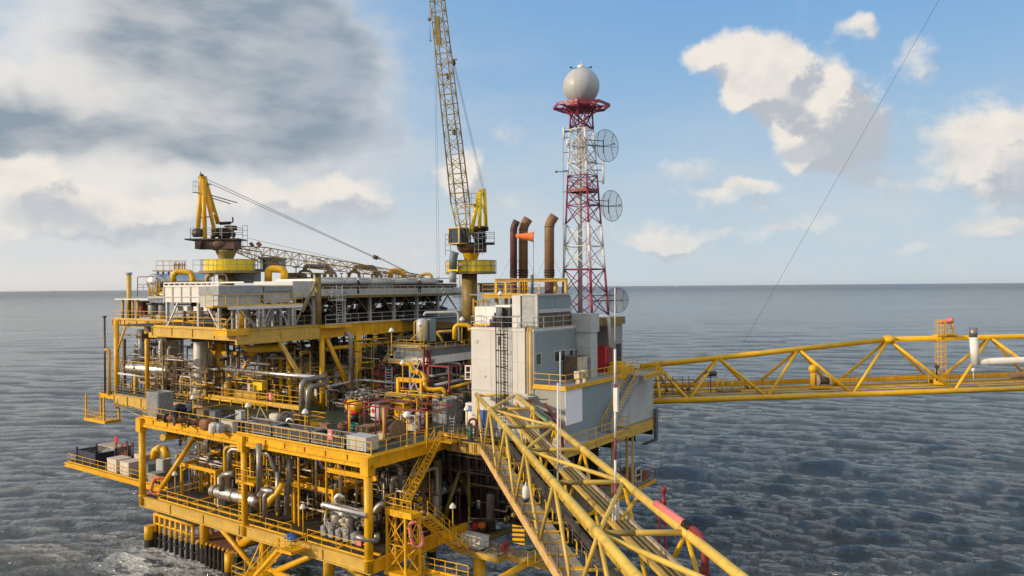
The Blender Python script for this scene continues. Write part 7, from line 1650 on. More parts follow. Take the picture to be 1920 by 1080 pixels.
def lump(px, py, su, sv, h, mt, name, label, cat, seed=0):
    q = at(px, py); r2 = random.Random(seed); m = MB(); m.sphere((0, 0, 0), 1.0, 16, 10); z0 = ZM + .01; pw_ = lambda t: math.copysign(abs(t) ** .55, t)
    m.v = [(q[0] + pw_(x) * su * .8, q[1] + pw_(y) * sv * .8, ZM + h * .48 + pw_(z) * h * .5) for x, y, z in m.v]
    m.v = [(x + r2.uniform(-.06, .06), y + r2.uniform(-.06, .06), max(z0, z + r2.uniform(-.05, .05))) for x, y, z in m.v]; return one(m, name, mt, label, cat)
lump(388, 806, .9, .7, 1.1, 'rust', 'covered_load', 'dark reddish covered load behind the front rail, left of the pale bags', 'covered load', 1)
lump(401, 812, .5, .5, 1.0, 'tarp', 'bulk_bag', 'pale pinkish bulk bag behind the front rail near the middle column', 'bag', 2)
lump(412, 812, .55, .5, .95, 'midgrey', 'bulk_bag', 'grey bulk bag right of the pale one behind the front rail', 'bag', 3)
lump(338, 773, 1.0, .7, .9, 'navy', 'covered_load', 'black and blue wrapped bundle right of the grey container', 'bundle', 4)
lump(352, 772, .7, .6, .9, 'midgrey', 'covered_load', 'grey wrapped bundle next to the black and blue one', 'bundle', 5)
lump(516, 795, .8, .5, 1.1, 'tarp', 'bulk_bag', 'pale wrapped sack leaning by the dark hose heap', 'bag', 6)
hh = T('hose_heap', at(535, 800), 'thick dark arched hoses heaped left of the yellow deck enclosure', 'hose heap'); m = MB()
for k in range(7): q = at(530 + k * 2.2, 800); m.pipe([vadd(q, (-.6, 0, .1)), vadd(q, (-.5, .2, 1.2)), vadd(q, (.4, .5, 1.5)), vadd(q, (.8, .7, .3))], .11, 8, .6)
m.build('hoses', 'darksteel', hh); MB().pipe([vadd(at(540, 802), (-.2, -.2, .1)), vadd(at(540, 802), (.1, 0, 1.0)), vadd(at(540, 802), (.6, .2, .6))], .16, 8, .4).build('silver_hose', 'silver', hh)
def crate(px_l, px_c, px_r, yb, h, mt, label, name='equipment_crate', lid=None, z=ZM, cat='crate'):
    u0, u1, v0, v1, z0, z1 = bx(px_l, px_c, px_r, yb, yb - 20, z); t_ = T(name, (u0, v0, z), label, cat); MB().box(u0, u1, v0, v1, z + .1, z + h).build('body', mt, t_)
    m = MB()
    for u in (u0 + .05, u1 - .05):
        for v in (v0 + .05, v1 - .05): m.bar((u, v, z), (u, v, z + h + .1), .14)
    m.bar((u0, v0, z + h), (u1, v0, z + h), .12).bar((u1, v0, z + h), (u1, v1, z + h), .12).bar((u0, v1, z + h), (u1, v1, z + h), .12).bar((u0, v0, z + h), (u0, v1, z + h), .12); m.build('frame', lid or mt, t_); return t_
crate(415, 436, 446, 812, 1.0, 'beige', 'pale framed crate behind the middle front column', lid='lightgrey')
crate(442, 452, 460, 790, 1.0, 'lightgrey', 'small white crate beside the tilted panel on the left half of the deck')
crate(465, 500, 508, 800, .55, 'slate', 'low long tray of grey fittings left of the pale sack', lid='lightgrey')
tp = T('tilted_panel', at(430, 800), 'pale blue tilted frame panel lying on the deck left of the small white crate', 'panel'); q = at(428, 797); MB().bar(vadd(q, (-.8, 0, .4)), vadd(q, (.8, .2, 1.1)), 1.1, .08).build('panel', 'lightgrey', tp); MB().bar(vadd(q, (-.5, -.3, .52)), vadd(q, (.5, -.2, .98)), .6, .1).build('opening', 'slate', tp)
lf = T('lifting_frame', at(490, 800), 'thin pale A frame standing over the tray of fittings', 'lifting frame'); MB().bar(at(475, 800), vadd(at(488, 790), (0, 0, 1.5)), .07).bar(at(508, 800), vadd(at(488, 790), (0, 0, 1.5)), .07).build('legs', 'beige', lf)
ye = T('deck_enclosure', at(575, 808), 'yellow railed enclosure on a raised plate around the twin lagged pipes', 'enclosure'); u0, u1, v0, v1, z0, z1 = bx(551, 577, 612, 806, 780, ZM)
MB().box(u0, u1, v0, v1, ZM + .01, ZM + .28).build('plinth', 'yellow', ye); MB().rail([(u0, v0, ZM + .28), (u1, v0, ZM + .28), (u1, v1, ZM + .28), (u0, v1, ZM + .28)], h=1.0, sp=1.4, r=.035, closed=True, toe=False).build('guard_rail', 'yellow_rail', ye)
# raised yellow walkway with rails across the deck
rw = T('raised_walkway', at(440, 760), 'long yellow raised pipe walkway crossing the middle of the main deck', 'walkway'); v_ = 10.6
ua, ub = PV(327, 750, v_)[0], PV(562, 770, v_)[0]
MB().box(ua, ub, v_, v_ + 1.1, ZM + .55, ZM + .62).box(ua, ub, v_ - .05, v_ - .002, ZM + .3, ZM + .64).build('walkway_floor', 'ochre', rw); MB().rail([(ua, v_, ZM + .62), (ub, v_, ZM + .62)], h=1.05, sp=1.4, r=.034).build('guard_rail', 'yellow_rail', rw)
MB().tube((ua, v_ - .7, ZM + .45), (ub - 5, v_ - .7, ZM + .45), .15, 8).build('pipe', 'pipe_yellow', rw); m = MB()
for k in range(12): u = ua + (ub - ua) * k / 11; m.bar((u, v_ - .9, ZM), (u, v_ - .9, ZM + .6), .1)
m.build('pipe_support', 'yellow', rw)
one(MB().box(*(lambda a, b: (a[0], b[0], v_ + 1.3, v_ + 2.3, ZM, ZM + 1.3))(PV(415, 750, v_), PV(462, 755, v_))), 'yellow_coaming', 'ochre', 'ochre box beam at the foot of the thick yellow column', 'beam')
one(MB().box(*(lambda q: (q[0] - .8, q[0] + .8, q[1], q[1] + .6, q[2] - .4, q[2] + .5))(PD(483, 725, 88))), 'yellow_box', 'yellow_bright', 'bright yellow box high behind the walkway rail', 'box')
# signs on rails
def sign(q, w, h, mt, label, name='rail_sign'): t_ = T(name, q, label, 'sign', 'pink signs on rails' if mt == 'pinkred' else None); MB().box(q[0] - w / 2, q[0] + w / 2, q[1] - .05, q[1] - .02, q[2] - h / 2, q[2] + h / 2).build('board', mt, t_); MB().box(q[0] - w * .3, q[0] + w * .3, q[1] - .06, q[1] - .051, q[2] - .02, q[2] + .1).build('marking', 'white', t_)
sign(PV(619, 815, -.06), .5, .85, 'pinkred', 'pink sign on the front rail of the main deck'); sign(PV(507, 743, 10.5), .5, .85, 'pinkred', 'pink sign on the raised walkway rail'); sign(PV(337, 737, 10.5), .5, .8, 'pinkred', 'pink sign on the rail right of the grey container')
sign(PV(673, 1012, -.06), .55, .95, 'pinkred', 'pink sign on the lower deck rail left of the corner column'); sign(PV(592, 736, 13.1), .4, .8, 'lightgrey', 'pale notice plate just left of the near yellow column'); sign(PV(467, 727, 11), .5, .9, 'beige', 'beige notice plate behind the raised walkway')
# ---------------------------------------------------------------- deck lamps
lm = O('deck_lamp', 'white hooded deck lamp behind the grey container bundles', 'lamp', 'white hooded deck lamps on poles')
MB().tube((0, 0, 0), (0, 0, 2.5), .045, 8).build('pole', 'yellow_rail', lm); MB().lathe((0, 0, 2.45), (0, 0, 1), [(0, .30), (.04, .32), (.2, .24), (.34, .16), (.42, .05)], 14).build('head', 'white', lm); MB().sphere((0, 0, 2.44), .14, 8, 6).build('bulb_glass', 'lightgrey', lm); MB().tube((0, 0, 0), (0, 0, .08), .14, 8).build('base', 'yellow_rail', lm)
def lamp_at(px, yh, zf, label, first=False, h=2.5, d=None, pole=None):
    if d: q = PD(px, yh, d); loc = (q[0], q[1], q[2] - h)
    else:
        # stand on floor zf with head at (px, yh): solve depth for head height
        q = PZ(px, yh, zf + h + .1); loc = (q[0], q[1], zf)
    if first: put(lm, loc); return lm
    return dup(lm, loc, 0, label, h / 2.5)
lamp_at(362, 745, ZM, None, True)
for a in ((465, 760, ZM, 'white hooded deck lamp above the low tray of fittings'), (572, 772, ZM, 'white hooded deck lamp before the yellow deck enclosure'), (642, 962, ZC, 'white hooded deck lamp over the pump skid near the corner column'), (568, 950, ZC, 'white hooded deck lamp standing clear before the right yellow gantry'), (488, 927, ZC, 'white hooded deck lamp right of the middle front column on the lower deck'), (328, 888, ZC, 'white hooded deck lamp near the left orange life float'), (743, 883, ZC, 'white hooded deck lamp behind the foot of the long stair')): lamp_at(*a)
for px, yh, dd, lab in ((734, 621, 80, 'white hooded lamp above the left end of the hanging gallery'), (788, 609, 78, 'white hooded lamp on a tall pole at the right corner of the hanging gallery'), (866, 600, 84, 'white hooded lamp above the yellow inverted U pipe'), (755, 682, 78, 'white hooded lamp hung under the hanging gallery'), (876, 768, 66, 'white hooded lamp on the face of the white cabinet'), (849, 951, 66, 'white hooded lamp over the lower stair flight'), (848, 478, 94, 'tiny white lamp left of the second crane ring'), (862, 498, 92, 'tiny white lamp in front of the second crane yellow ring'), (938, 552, 80, 'white hooded lamp over the black louvred cooler'), (763, 780, 62, 'white hooded lamp rising behind the near side rail')): lamp_at(px, yh, 0, lab, d=dd, h=2.5)
# ---------------------------------------------------------------- lower deck
def gantry(p, h, label):
    "p = four floor corners (front left, front right, back right, back left)"
    t_ = T('gantry_frame', p[0], label, 'gantry', 'yellow gantry frames on the lower deck')
    top = [vadd(q, (0, 0, h)) for q in p]
    for q, w in zip(p, top): MB().bar(q, w, .24).build('post', 'yellow', t_)
    for i in range(4): MB().ibeam(vadd(top[i], (0, 0, .18)), vadd(top[(i + 1) % 4], (0, 0, .18)), .36, .22).build('beam', 'yellow', t_)
    m = MB()
    for i in range(4):
        for a, b in ((i, (i + 1) % 4), (i, (i - 1) % 4)): m.bar(lerp(p[i], top[i], .78), lerp(top[i], top[b], .25), .09)
    m.build('knee_brace', 'yellow', t_)
a = at(341, 928, ZC); b = at(394, 948, ZC); dv_ = 3.6
gantry([a, (b[0], a[1], ZC), (b[0], a[1] + dv_, ZC), (a[0], a[1] + dv_, ZC)], 3.3, 'yellow gantry frame at the left of the lower deck, before the shiny vessel')
a = at(553, 980, ZC); b = PV(625, 960, a[1])
gantry([a, (b[0], a[1], ZC), (b[0], a[1] + 3.6, ZC), (a[0], a[1] + 3.6, ZC)], 3.7, 'yellow gantry frame in the middle right of the lower deck behind the single lamp')
ho = T('hoist_beam', PD(660, 880, 66), 'yellow hoist beam hung below the main deck beside the corner column', 'beam'); MB().ibeam(PD(614, 876, 66), PD(706, 893, 62), .4, .25).build('beam', 'yellow', ho); MB().bar(PD(626, 882, 65.5), PD(634, 858, 65.5), .09).bar(PD(635, 882, 65.4), PD(634, 858, 65.5), .09).build('hanger', 'yellow', ho)
vs2 = T('shiny_vessel', at(440, 950, ZC), 'long shiny insulated vessel on saddles behind the middle front column', 'pressure vessel'); A_, B_ = PZ(397, 919, -20.6), PZ(487, 940, -20.6)
MB().vessel(A_, B_, .66, 24, .6).build('shell', 'silver', vs2); m = MB()
for f in (.2, .75): p = lerp(A_, B_, f); m.box(p[0] - .1, p[0] + .1, p[1] - .4, p[1] + .4, ZC, p[2] - .5)
m.build('saddle', 'lightgrey', vs2); m = MB()
for f in (.12, .5, .85): p, q = lerp(A_, B_, f), lerp(A_, B_, f + .02); m.tube(p, q, .71, 24)
m.build('band', 'brownsteel', vs2)
ppx('lagged_elbow', 'galv', 'grey elbow pipe rising from the left end of the shiny vessel', [(416, 920, 72), (416, 890, 72), (440, 888, 71)], .3, 12, .6)
ppx('lagged_elbow', 'galv', 'grey loop pipe high behind the middle front column', [(430, 880, 72), (430, 848, 72), (436, 842, 72), (505, 850, 70), (511, 868, 70), (520, 890, 70)], .24, 12, .6)
ppx('lagged_elbow', 'galv', 'second grey loop pipe curving down beneath the main deck girder', [(440, 838, 74), (530, 848, 71), (535, 870, 71)], .2, 10, .6)
ppx('lagged_elbow', 'pipe_yellow', 'yellow loop pipe beside the left gantry top', [(423, 900, 73), (422, 842, 73), (430, 836, 73), (470, 840, 72), (515, 850, 71)], .2, 10, .6)
ppx('lagged_elbow', 'galv', 'straight grey riser right of the middle front column', [(486, 832, 68), (486, 920, 68)], .26, 12)
ppx('lagged_elbow', 'galv', 'grey riser with a sideways jog near the lower deck middle', [(543, 850, 69), (543, 900, 69), (538, 912, 69), (538, 965, 69)], .26, 12, .5)
ppx('lagged_elbow', 'galv', 'short grey riser between the vessel end and the jogged riser', [(521, 884, 68), (521, 960, 68)], .24, 12)
ppx('lagged_elbow', 'silver', 'shiny goose neck beside the end of the long vessel', [(491, 918, 67), (512, 922, 66.5)], .22, 10)
ppx('lagged_elbow', 'galv', 'lagged pipe goose neck just right of the lower deck vessel', [(497, 970, 66.5), (496, 932, 66.5), (500, 926, 66.5), (506, 924, 67)], .22, 10, .5)
ppx('lagged_elbow', 'pipe_yellow', 'bent yellow pipe left of the jogged riser', [(500, 948, 68), (508, 935, 68), (520, 925, 68), (530, 905, 68)], .3, 10, .6)
ppx('lagged_elbow', 'galv', 'hanging grey U pipe left of the hoist beam', [(600, 855, 70), (603, 876, 70), (614, 878, 70), (615, 858, 70)], .22, 10, .5)
ppx('lagged_elbow', 'galv', 'grey loop pipe left of the long yellow stair', [(706, 868, 66), (745, 870, 67), (752, 880, 67), (752, 935, 67)], .3, 12, .8)
ppx('lagged_elbow', 'galv', 'grey riser beside the lamp at the long stair foot', [(735, 945, 66.5), (735, 896, 66.5), (755, 893, 67)], .22, 10, .5)
ppx('lagged_elbow', 'galv', 'grey riser partly hidden by the top of the long stair', [(776, 855, 68), (776, 915, 68)], .24, 10)
ppx('lagged_elbow', 'silver', 'upper one of two bright horizontal pipes over the pump skid', [(606, 950, 63.2), (606, 946, 63.2), (688, 967, 60.6)], .24, 14, .3)
ppx('lagged_elbow', 'silver', 'lower rear one of two bright horizontal pipes over the pump skid', [(626, 946, 64.2), (684, 960, 62.3)], .2, 12)
ppx('lagged_elbow', 'galv', 'thick curved pipe behind the corner column above the pump skid', [(702, 965, 62.5), (708, 950, 62.5), (722, 943, 62.5)], .3, 12, .6)
ppx('lagged_elbow', 'silver', 'arched silver pipe at the left end of the pump skid', [(628, 948, 64.5), (630, 932, 64.5), (638, 926, 64.5), (646, 936, 64.5)], .22, 12, .5)
ppx('lagged_elbow', 'galv', 'dark grey low pipe elbow at the foot of the corner column', [(706, 1000, 61), (707, 1014, 61), (690, 1012, 60.8), (665, 1006, 61)], .26, 12, .5)
module('pump_skid', 'crowded pump skid under two bright pipes beside the corner column', at(608, 1005, ZC)[0], at(688, 1025, ZC)[0], 1.6, 3.8, ZC + .1, ZC + 2.4, 44, 40, ['galv', 'midgrey', 'lightgrey', 'brownsteel', 'darksteel'], (.08, .13, .2), 4, None, 'pump skid')
ps_ = T('pump_motor', at(640, 1000, ZC), 'row of grey green motors and gear boxes on the pump skid', 'motor'); m = MB(); ua = at(612, 1003, ZC)[0]
for k in range(5): u = ua + .6 + k * .95; m.box(u - .3, u + .3, 1.3, 1.9, ZC + .3, ZC + 1.0 + .35 * (k % 2)).tube((u, 1.2, ZC + 1.0), (u, 2.2, ZC + 1.0), .22, 10)
m.build('casing', 'midgrey', ps_); m = MB()
for k in range(2): u = ua + 1.6 + k * 2.1; m.torus((u, 1.1, ZC + 1.4), (0, 1, 0), .28, .04, 16, 6).tube((u - .25, 1.1, ZC + 1.4), (u + .25, 1.1, ZC + 1.4), .03, 5).tube((u, 1.1, ZC + 1.15), (u, 1.1, ZC + 1.65), .03, 5)
m.build('hand_wheel', 'lightgrey', ps_)
pl_ = T('valve_platform', PD(470, 900, 70), 'small yellow railed valve platform with ladder behind the middle front column', 'platform'); q = PD(443, 902, 70); q2 = PD(487, 900, 69)
MB().box(q[0], q2[0], q[1], q[1] + 1.6, q[2] - .1, q[2]).build('platform_floor', 'yellow', pl_); MB().rail([(q[0], q[1], q[2]), (q2[0], q[1], q[2]), (q2[0], q[1] + 1.6, q[2])], h=1.2, sp=.9).build('guard_rail', 'yellow_rail', pl_); MB().ladder((q[0] + 1, q[1] - .2, ZC), (q[0] + 1, q[1] - .2, q[2] + 1.1), (1, 0, 0), w=.7, r=.05).build('ladder', 'yellow_rail', pl_)
# life floats
def float_ring(q, up, side, L, Wd, label, mt='orange'):
    t_ = T('life_float', q, label, 'life float', 'orange life floats'); up = Vector(up).normalized(); side = Vector(side); side = (side - up * side.dot(up)).normalized(); c = Vector(q); o = []
    for k in range(24):
        t = 2 * math.pi * k / 24; x = abs(math.cos(t)) ** .55 * math.copysign(1, math.cos(t)); y = abs(math.sin(t)) ** .55 * math.copysign(1, math.sin(t)); o.append(tuple(c + side * x * Wd / 2 + up * y * L / 2))
    m = MB(); m.pipe(o + [o[0]], .16, 10, .2); m.build('ring', mt, t_); m = MB()
    for k in range(0, 24, 3): a, b = Vector(o[k]), Vector(o[(k + 1) % 24]); m.tube(tuple(a), tuple(a.lerp(b, .35)), .19, 10)
    m.build('strap', 'beige', t_); m = MB()
    for k in range(-3, 4): y = k / 4 * L / 2; m.tube(tuple(c - side * (Wd / 2 - .1) + up * y), tuple(c + side * (Wd / 2 - .1) + up * y), .015, 4)
    m.build('net', 'darksteel', t_)
float_ring(PD(294, 911, 80), (.45, 0, .9), (.8, .6, -.1), 2.0, .95, 'orange life float leaning by the front left column of the lower deck')
float_ring(PD(780, 1002, 61), (-.25, 0, 1), (.8, .5, 0), 1.95, .85, 'faded red life float hanging by the lattice stair tower', 'pinkred')
# main stair, landing, tower
hL, fL = PD(822, 826, 67.3), PD(760, 948, 62.4)
hL = (1.2, 7.2, ZM - .2); 
A_ = PZ(751, 948, -18.05); Bt = PZ(814, 826, ZM - .15); Ct = PZ(835, 832, ZM - .15)
wv = (Ct[0] - Bt[0], Ct[1] - Bt[1], 0); L_ = math.hypot(wv[0], wv[1]); wv = (wv[0] / L_ * 1.0, wv[1] / L_ * 1.0, 0)
stairs('deck_stair', A_, Bt, wv, 'yellow', 'long straight yellow stair from the main deck down to the lattice tower landing', risers=17)
stl = T('stair_platform', Bt, 'small yellow landing at the head of the long stair', 'landing')
MB().box(.15, Ct[0] + .3, Bt[1] - .1, Bt[1] + 1.6, ZM - .2, ZM - .1).build('landing_floor', 'yellow', stl); MB().rail([(Ct[0] + .3, Bt[1], ZM - .1), (Ct[0] + .3, Bt[1] + 1.6, ZM - .1)], sp=.8).build('guard_rail', 'yellow_rail', stl)
tl = T('stair_landing_tower', at(745, 1050, ZC), 'yellow lattice stair tower with railed landing beside the corner column', 'stair tower')
q = PZ(722, 955, -18.1); q2 = PZ(770, 966, -18.1); zl_ = -18.1
U0, U1, V0, V1 = .5, 3.3, q2[1] - .1, q2[1] + 1.7
pA = PZ(721, 953, zl_); U0 = PV(722, 960, V0)[0]; U1 = PV(771, 970, V0)[0]; V1 = PU(790, 960, U1)[1]
MB().box(U0, U1, V0, V1, zl_ - .35, zl_).build('landing_floor', 'yellow', tl)
MB().rail([(U0, V1, zl_), (U0, V0, zl_), (U1, V0, zl_)], sp=1.0, h=1.1, r=.035).build('guard_rail', 'yellow_rail', tl)
zb3 = ZC - 1.0; m = MB(); cs = [(U0 + .1, V0 + .1), (U1 - .75, V0 + .1), (U1 - .1, V1 - .1), (U0 + .1, V1 - .1)]
for (u, v) in cs: m.bar((u, v, zb3), (u, v, zl_ - .3), .15)
for i in range(4):
    a, b = cs[i], cs[(i + 1) % 4]
    for z0_, z1_ in ((zb3, zb3 + 2.2), (zb3 + 2.2, zl_ - .35)): m.bar((*a, z0_), (*b, z1_), .07).bar((*b, z0_), (*a, z1_), .07).bar((*a, z1_), (*b, z1_), .09)
m.build('lattice', 'yellow', tl); MB().box(U0 - .1, U1, V0 - .1, V1, zb3 - .3, zb3).build('base', 'yellow', tl)
lo = PZ(857, 1030, -23.5); hi = (U1 - .1, V0 + .5, zl_ - .1); lo = PZ(858, 1034, -23.5)
stairs('platform_stair', (lo[0], lo[1], -23.5), hi, (.5, 1.0, 0), 'yellow', 'shorter yellow stair descending right from the tower landing to the locker platform', risers=16)
lk = T('locker_platform', (PZ(899, 1032, -23.6)[0], PZ(899, 1032, -23.6)[1], -23.5), 'grey railed platform on a yellow pile carrying the white locker', 'platform')
zk_ = -23.5; q0, q1, q2 = PZ(862, 1026, zk_), PZ(935, 1045, zk_), PZ(955, 1034, zk_)
MB().box(q0[0], q1[0], q1[1], q2[1] + .8, zk_ - .12, zk_).box(q1[0], q1[0] + 5.5, q2[1] - .6, q2[1] + .8, zk_ - .14, zk_ - .02).build('platform_floor', 'decktan', lk)
MB().ibeam((q0[0], q1[1], zk_ - .0), (q1[0], q1[1], zk_ - .0), .5, .2).ibeam((q1[0], q1[1], zk_), (q1[0], q2[1] - .6, zk_), .5, .2).ibeam((q1[0], q2[1] - .65, zk_ - .04), (q1[0] + 5.5, q2[1] - .65, zk_ - .04), .5, .2).build('edge_girder', 'ochre', lk)
MB().rail([(q0[0], q1[1], zk_), (q1[0], q1[1], zk_), (q1[0], q2[1] - .6, zk_), (q1[0] + 5.4, q2[1] - .6, zk_)], sp=1.6, h=1.15, r=.032).build('guard_rail', 'galv', lk)
wl_ = T('white_locker', PZ(905, 1030, zk_), 'large white lidded locker box on the grey railed platform', 'locker')
u0, u1, v0, v1 = bx(877, 915, 931, 1026, 1003, zk_)[:4]; v0 = q1[1] + .3; v1 = v0 + 1.35
MB().box(u0, u1, v0, v1, zk_ + .06, zk_ + .95).build('body', 'white', wl_); MB().box(u0 - .06, u1 + .06, v0 - .06, v1 + .06, zk_ + .95, zk_ + 1.05).box(u0 + .1, u1 - .1, v0 + .2, v1 - .2, zk_ + 1.05, zk_ + 1.14).build('lid', 'white', wl_); MB().box(u1 - .3, u1 - .2, v0 - .09, v0 - .061, zk_ + .75, zk_ + 1.0).build('latch', 'rust', wl_)
lr = T('life_ring', PD(943, 1014, 62), 'red lifebuoy rack with crossed straps on the platform rail by the white locker', 'lifebuoy'); c_ = (q1[0] + .05, q1[1] + .9, zk_ + .65)
MB().torus(c_, (1, -.3, 0), .36, .1, 20, 8).build('ring', 'red', lr); MB().tube(vadd(c_, (0, 0, -.4)), vadd(c_, (0, 0, .4)), .05, 6).tube(vadd(c_, (0, -.4, 0)), vadd(c_, (0, .4, 0)), .05, 6).build('cross_strap', 'maroon', lr)
one(MB().sphere(PD(889, 985, 72), .42, 12, 8), 'red_buoy', 'red', 'round red float in the shade behind the white locker', 'buoy')
one(MB().sphere(PD(903, 984, 72), .42, 12, 8, (1, 1, .9)), 'brown_buoy', 'orange', 'dull orange brown float beside the red one behind the white locker', 'buoy')
hz = T('hazard_plate', PD(970, 1005, 62), 'black and yellow striped hazard plate beside the grey railed platform', 'hazard plate'); c_ = PD(972, 1004, 62)
MB().box(c_[0] - .6, c_[0] + .6, c_[1], c_[1] + .05, c_[2] - .7, c_[2] + .8).build('plate', 'yellow', hz); m = MB()
for k in range(4): z = c_[2] - .7 + k * .38; m.bar((c_[0] - .6, c_[1] - .02, z + .1), (c_[0] + .6, c_[1] - .02, z + .28), .02, .16, )
m.build('stripe', 'black', hz)
wv2 = MB(); q0, q1 = PZ(1060, 1080, -26), PZ(880, 1075, -26)
one(MB().tube(PD(930, 1090, 58), PD(1010, 1045, 66), .3, 10), 'diagonal_tube', 'yellow', 'yellow diagonal jacket tube at the bottom centre under the near bridge', 'brace')
m = MB().rail([PD(760, 1060, 66), PD(878, 1088, 58)], h=1.1, sp=1.6, r=.035).rail([PD(990, 1062, 62), PD(1030, 1046, 66)], h=1.1, sp=1.4, r=.035); m.bar(PD(760, 1062, 66), PD(878, 1090, 58), 1.2, .1)
one(m, 'spider_walkway', 'yellow_rail', 'yellow railed walkway low over the water at the bottom centre', 'walkway')
# lower left stair
H_ = PV(538, 1024, -.9); Fd = PV(486, 1082, -.9)
stairs('landing_stair', (Fd[0], -.9, Fd[2]), (H_[0], -.9, H_[2]), (0, -1.0, 0), 'yellow', 'yellow stair dropping left from the lower deck edge toward the sea', risers=13)
la_ = T('stair_top_landing', H_, 'small railed yellow landing on the lower deck edge above the dropping stair', 'landing'); e_ = PV(566, 1030, -.9)
MB().box(H_[0], e_[0], -2.0, -.35, H_[2] - .12, H_[2]).build('landing_floor', 'yellow', la_); MB().rail([(e_[0], -.5, H_[2]), (e_[0], -2, H_[2]), (H_[0] + .3, -2, H_[2])], sp=.9, r=.035).build('guard_rail', 'yellow_rail', la_)
lb_ = T('stair_foot_landing', Fd, 'railed yellow landing hung on struts at the foot of the dropping stair', 'landing'); e0_ = PV(462, 1068, -.9)[0]
MB().box(e0_, Fd[0] + .2, -2.4, .4, Fd[2] - .1, Fd[2]).build('landing_floor', 'yellow', lb_); MB().rail([(Fd[0], -2.4, Fd[2]), (e0_, -2.4, Fd[2]), (e0_, .3, Fd[2])], sp=1.3, r=.035).build('guard_rail', 'yellow_rail', lb_)
m = MB(); hh_ = PV(492, 1010, .1); m.bar((e0_ + .2, .1, Fd[2]), (hh_[0], .1, ZC - 1.2), .1).bar((hh_[0], .1, Fd[2]), (hh_[0], .1, ZC - 1.2), .1).bar((e0_ + 1.5, -2.3, Fd[2]), (hh_[0], -.1, ZC - 1.2), .09).build('hanger', 'yellow', lb_)
# pipe stubs by the kerb, tarpaulin
lump2 = PZ(545, 1012, ZC); m = MB().sphere((lump2[0], lump2[1], ZC + .2), 1, 12, 8, (.75, .5, .35)); one(m, 'blue_tarp', 'blue', 'crumpled blue tarpaulin on the lower deck by the landing stair', 'tarpaulin')
# ---------------------------------------------------------------- cargo on the low laydown platform
z = ZC
t_ = T('cargo_skip', (-57, 3.9, z), 'dark navy open cargo skip at the far left end of the low platform', 'cargo skip')
u0, u1, v0, v1 = PV(146, 860, 4)[0], PV(181, 870, 4)[0], 3.9, 6.4
MB().box(u0, u1, v0, v0 + .08, z + .1, z + 1.5).box(u0, u1, v1 - .08, v1, z + .1, z + 1.5).box(u0, u0 + .08, v0 + .08, v1 - .08, z + .1, z + 1.5).box(u1 - .08, u1, v0 + .08, v1 - .08, z + .1, z + 1.5).box(u0 + .08, u1 - .08, v0 + .08, v1 - .08, z + .1, z + .2).build('body', 'navy', t_)
m = MB()
for u in (u0, u1):
    for v in (v0, v1): m.bar((u, v, z), (u, v, z + 1.85), .2)
m.build('post', 'navy', t_); m = MB()
for k in range(4): m.tube((u0 + .6 + k * .9, v0 + .4, z + 1.2), (u0 + 1.4 + k * .6, v1 - .3, z + 1.75), .06, 6)
m.build('slings', 'darksteel', t_)
def cbox(pl_x, pr_x, v0, v1, h, mt, label, name='cargo_box', lid=None):
    u0, u1 = PV(pl_x, 880, v0)[0], PV(pr_x, 880, v0)[0]; t_ = T(name, (u0, v0, ZC), label, 'cargo box'); MB().box(u0, u1, v0, v1, ZC + .1, ZC + h).build('body', mt, t_); MB().box(u0 - .04, u1 + .04, v0 - .04, v1 + .04, ZC + h, ZC + h + .08).box(u0 + .05, u1 - .05, v0 + .05, v1 - .05, ZC, ZC + .098).build('lid', lid or mt, t_)
cbox(184, 215, 6.2, 8.4, 1.75, 'midgrey', 'grey tanklike cargo box behind the pale wrapped boxes', lid='beige')
cbox(201, 218, 3.4, 5.2, 1.5, 'tarp', 'pale wrapped box with dark side, left of its twin on the low platform'); cbox(225, 241, 3.4, 5.2, 1.5, 'tarp', 'pale wrapped box with dark side, right of its twin on the low platform')
cbox(252, 270, 5.5, 7.5, 1.9, 'beige', 'tan cargo box just behind the front left column of the platform'); cbox(262, 278, 4.2, 6.5, 1.5, 'slate', 'dark green grey cargo box partly hidden by the front left column')
cbox(277, 290, 3.3, 4.6, 1.0, 'bluegrey', 'low pale blue box at the rail right of the front left column')
t_ = T('gas_rack', PD(232, 860, 92), 'red and black gas bottle rack with a small red sign on the low platform', 'gas rack'); m = MB(); u0, u1 = PV(224, 870, 7)[0], PV(246, 870, 7)[0]
for u in (u0, (u0 + u1) / 2, u1): m.bar((u, 6.6, ZC), (u, 6.6, ZC + 2.4), .12).bar((u, 8, ZC), (u, 8, ZC + 2.4), .12)
m.bar((u0, 6.6, ZC + 2.4), (u1, 6.6, ZC + 2.4), .12).bar((u0, 6.6, ZC + 1.2), (u1, 6.6, ZC + 1.2), .1).build('frame', 'maroon', t_); m = MB()
for k in range(6): m.tube((u0 + .2 + k * .4, 7, ZC), (u0 + .2 + k * .4, 7, ZC + 1.6), .15, 10)
m.build('bottles', 'darksteel', t_); MB().box(u0 - .3, u0 + .5, 6.5, 6.55, ZC + 2.5, ZC + 3.2).build('sign', 'red', t_)
ppx('yellow_loop', 'pipe_yellow', 'yellow arch pipe left of the leaning brace on the lower deck', [(289, 860, 82), (290, 845, 82), (298, 840, 82), (310, 843, 81), (312, 858, 81)], .4, 12, .8)
ppx('yellow_header', 'pipe_yellow', 'yellow capped header pipe high at the left of the lower deck', [(305, 820, 80), (350, 815, 84)], .36, 12)
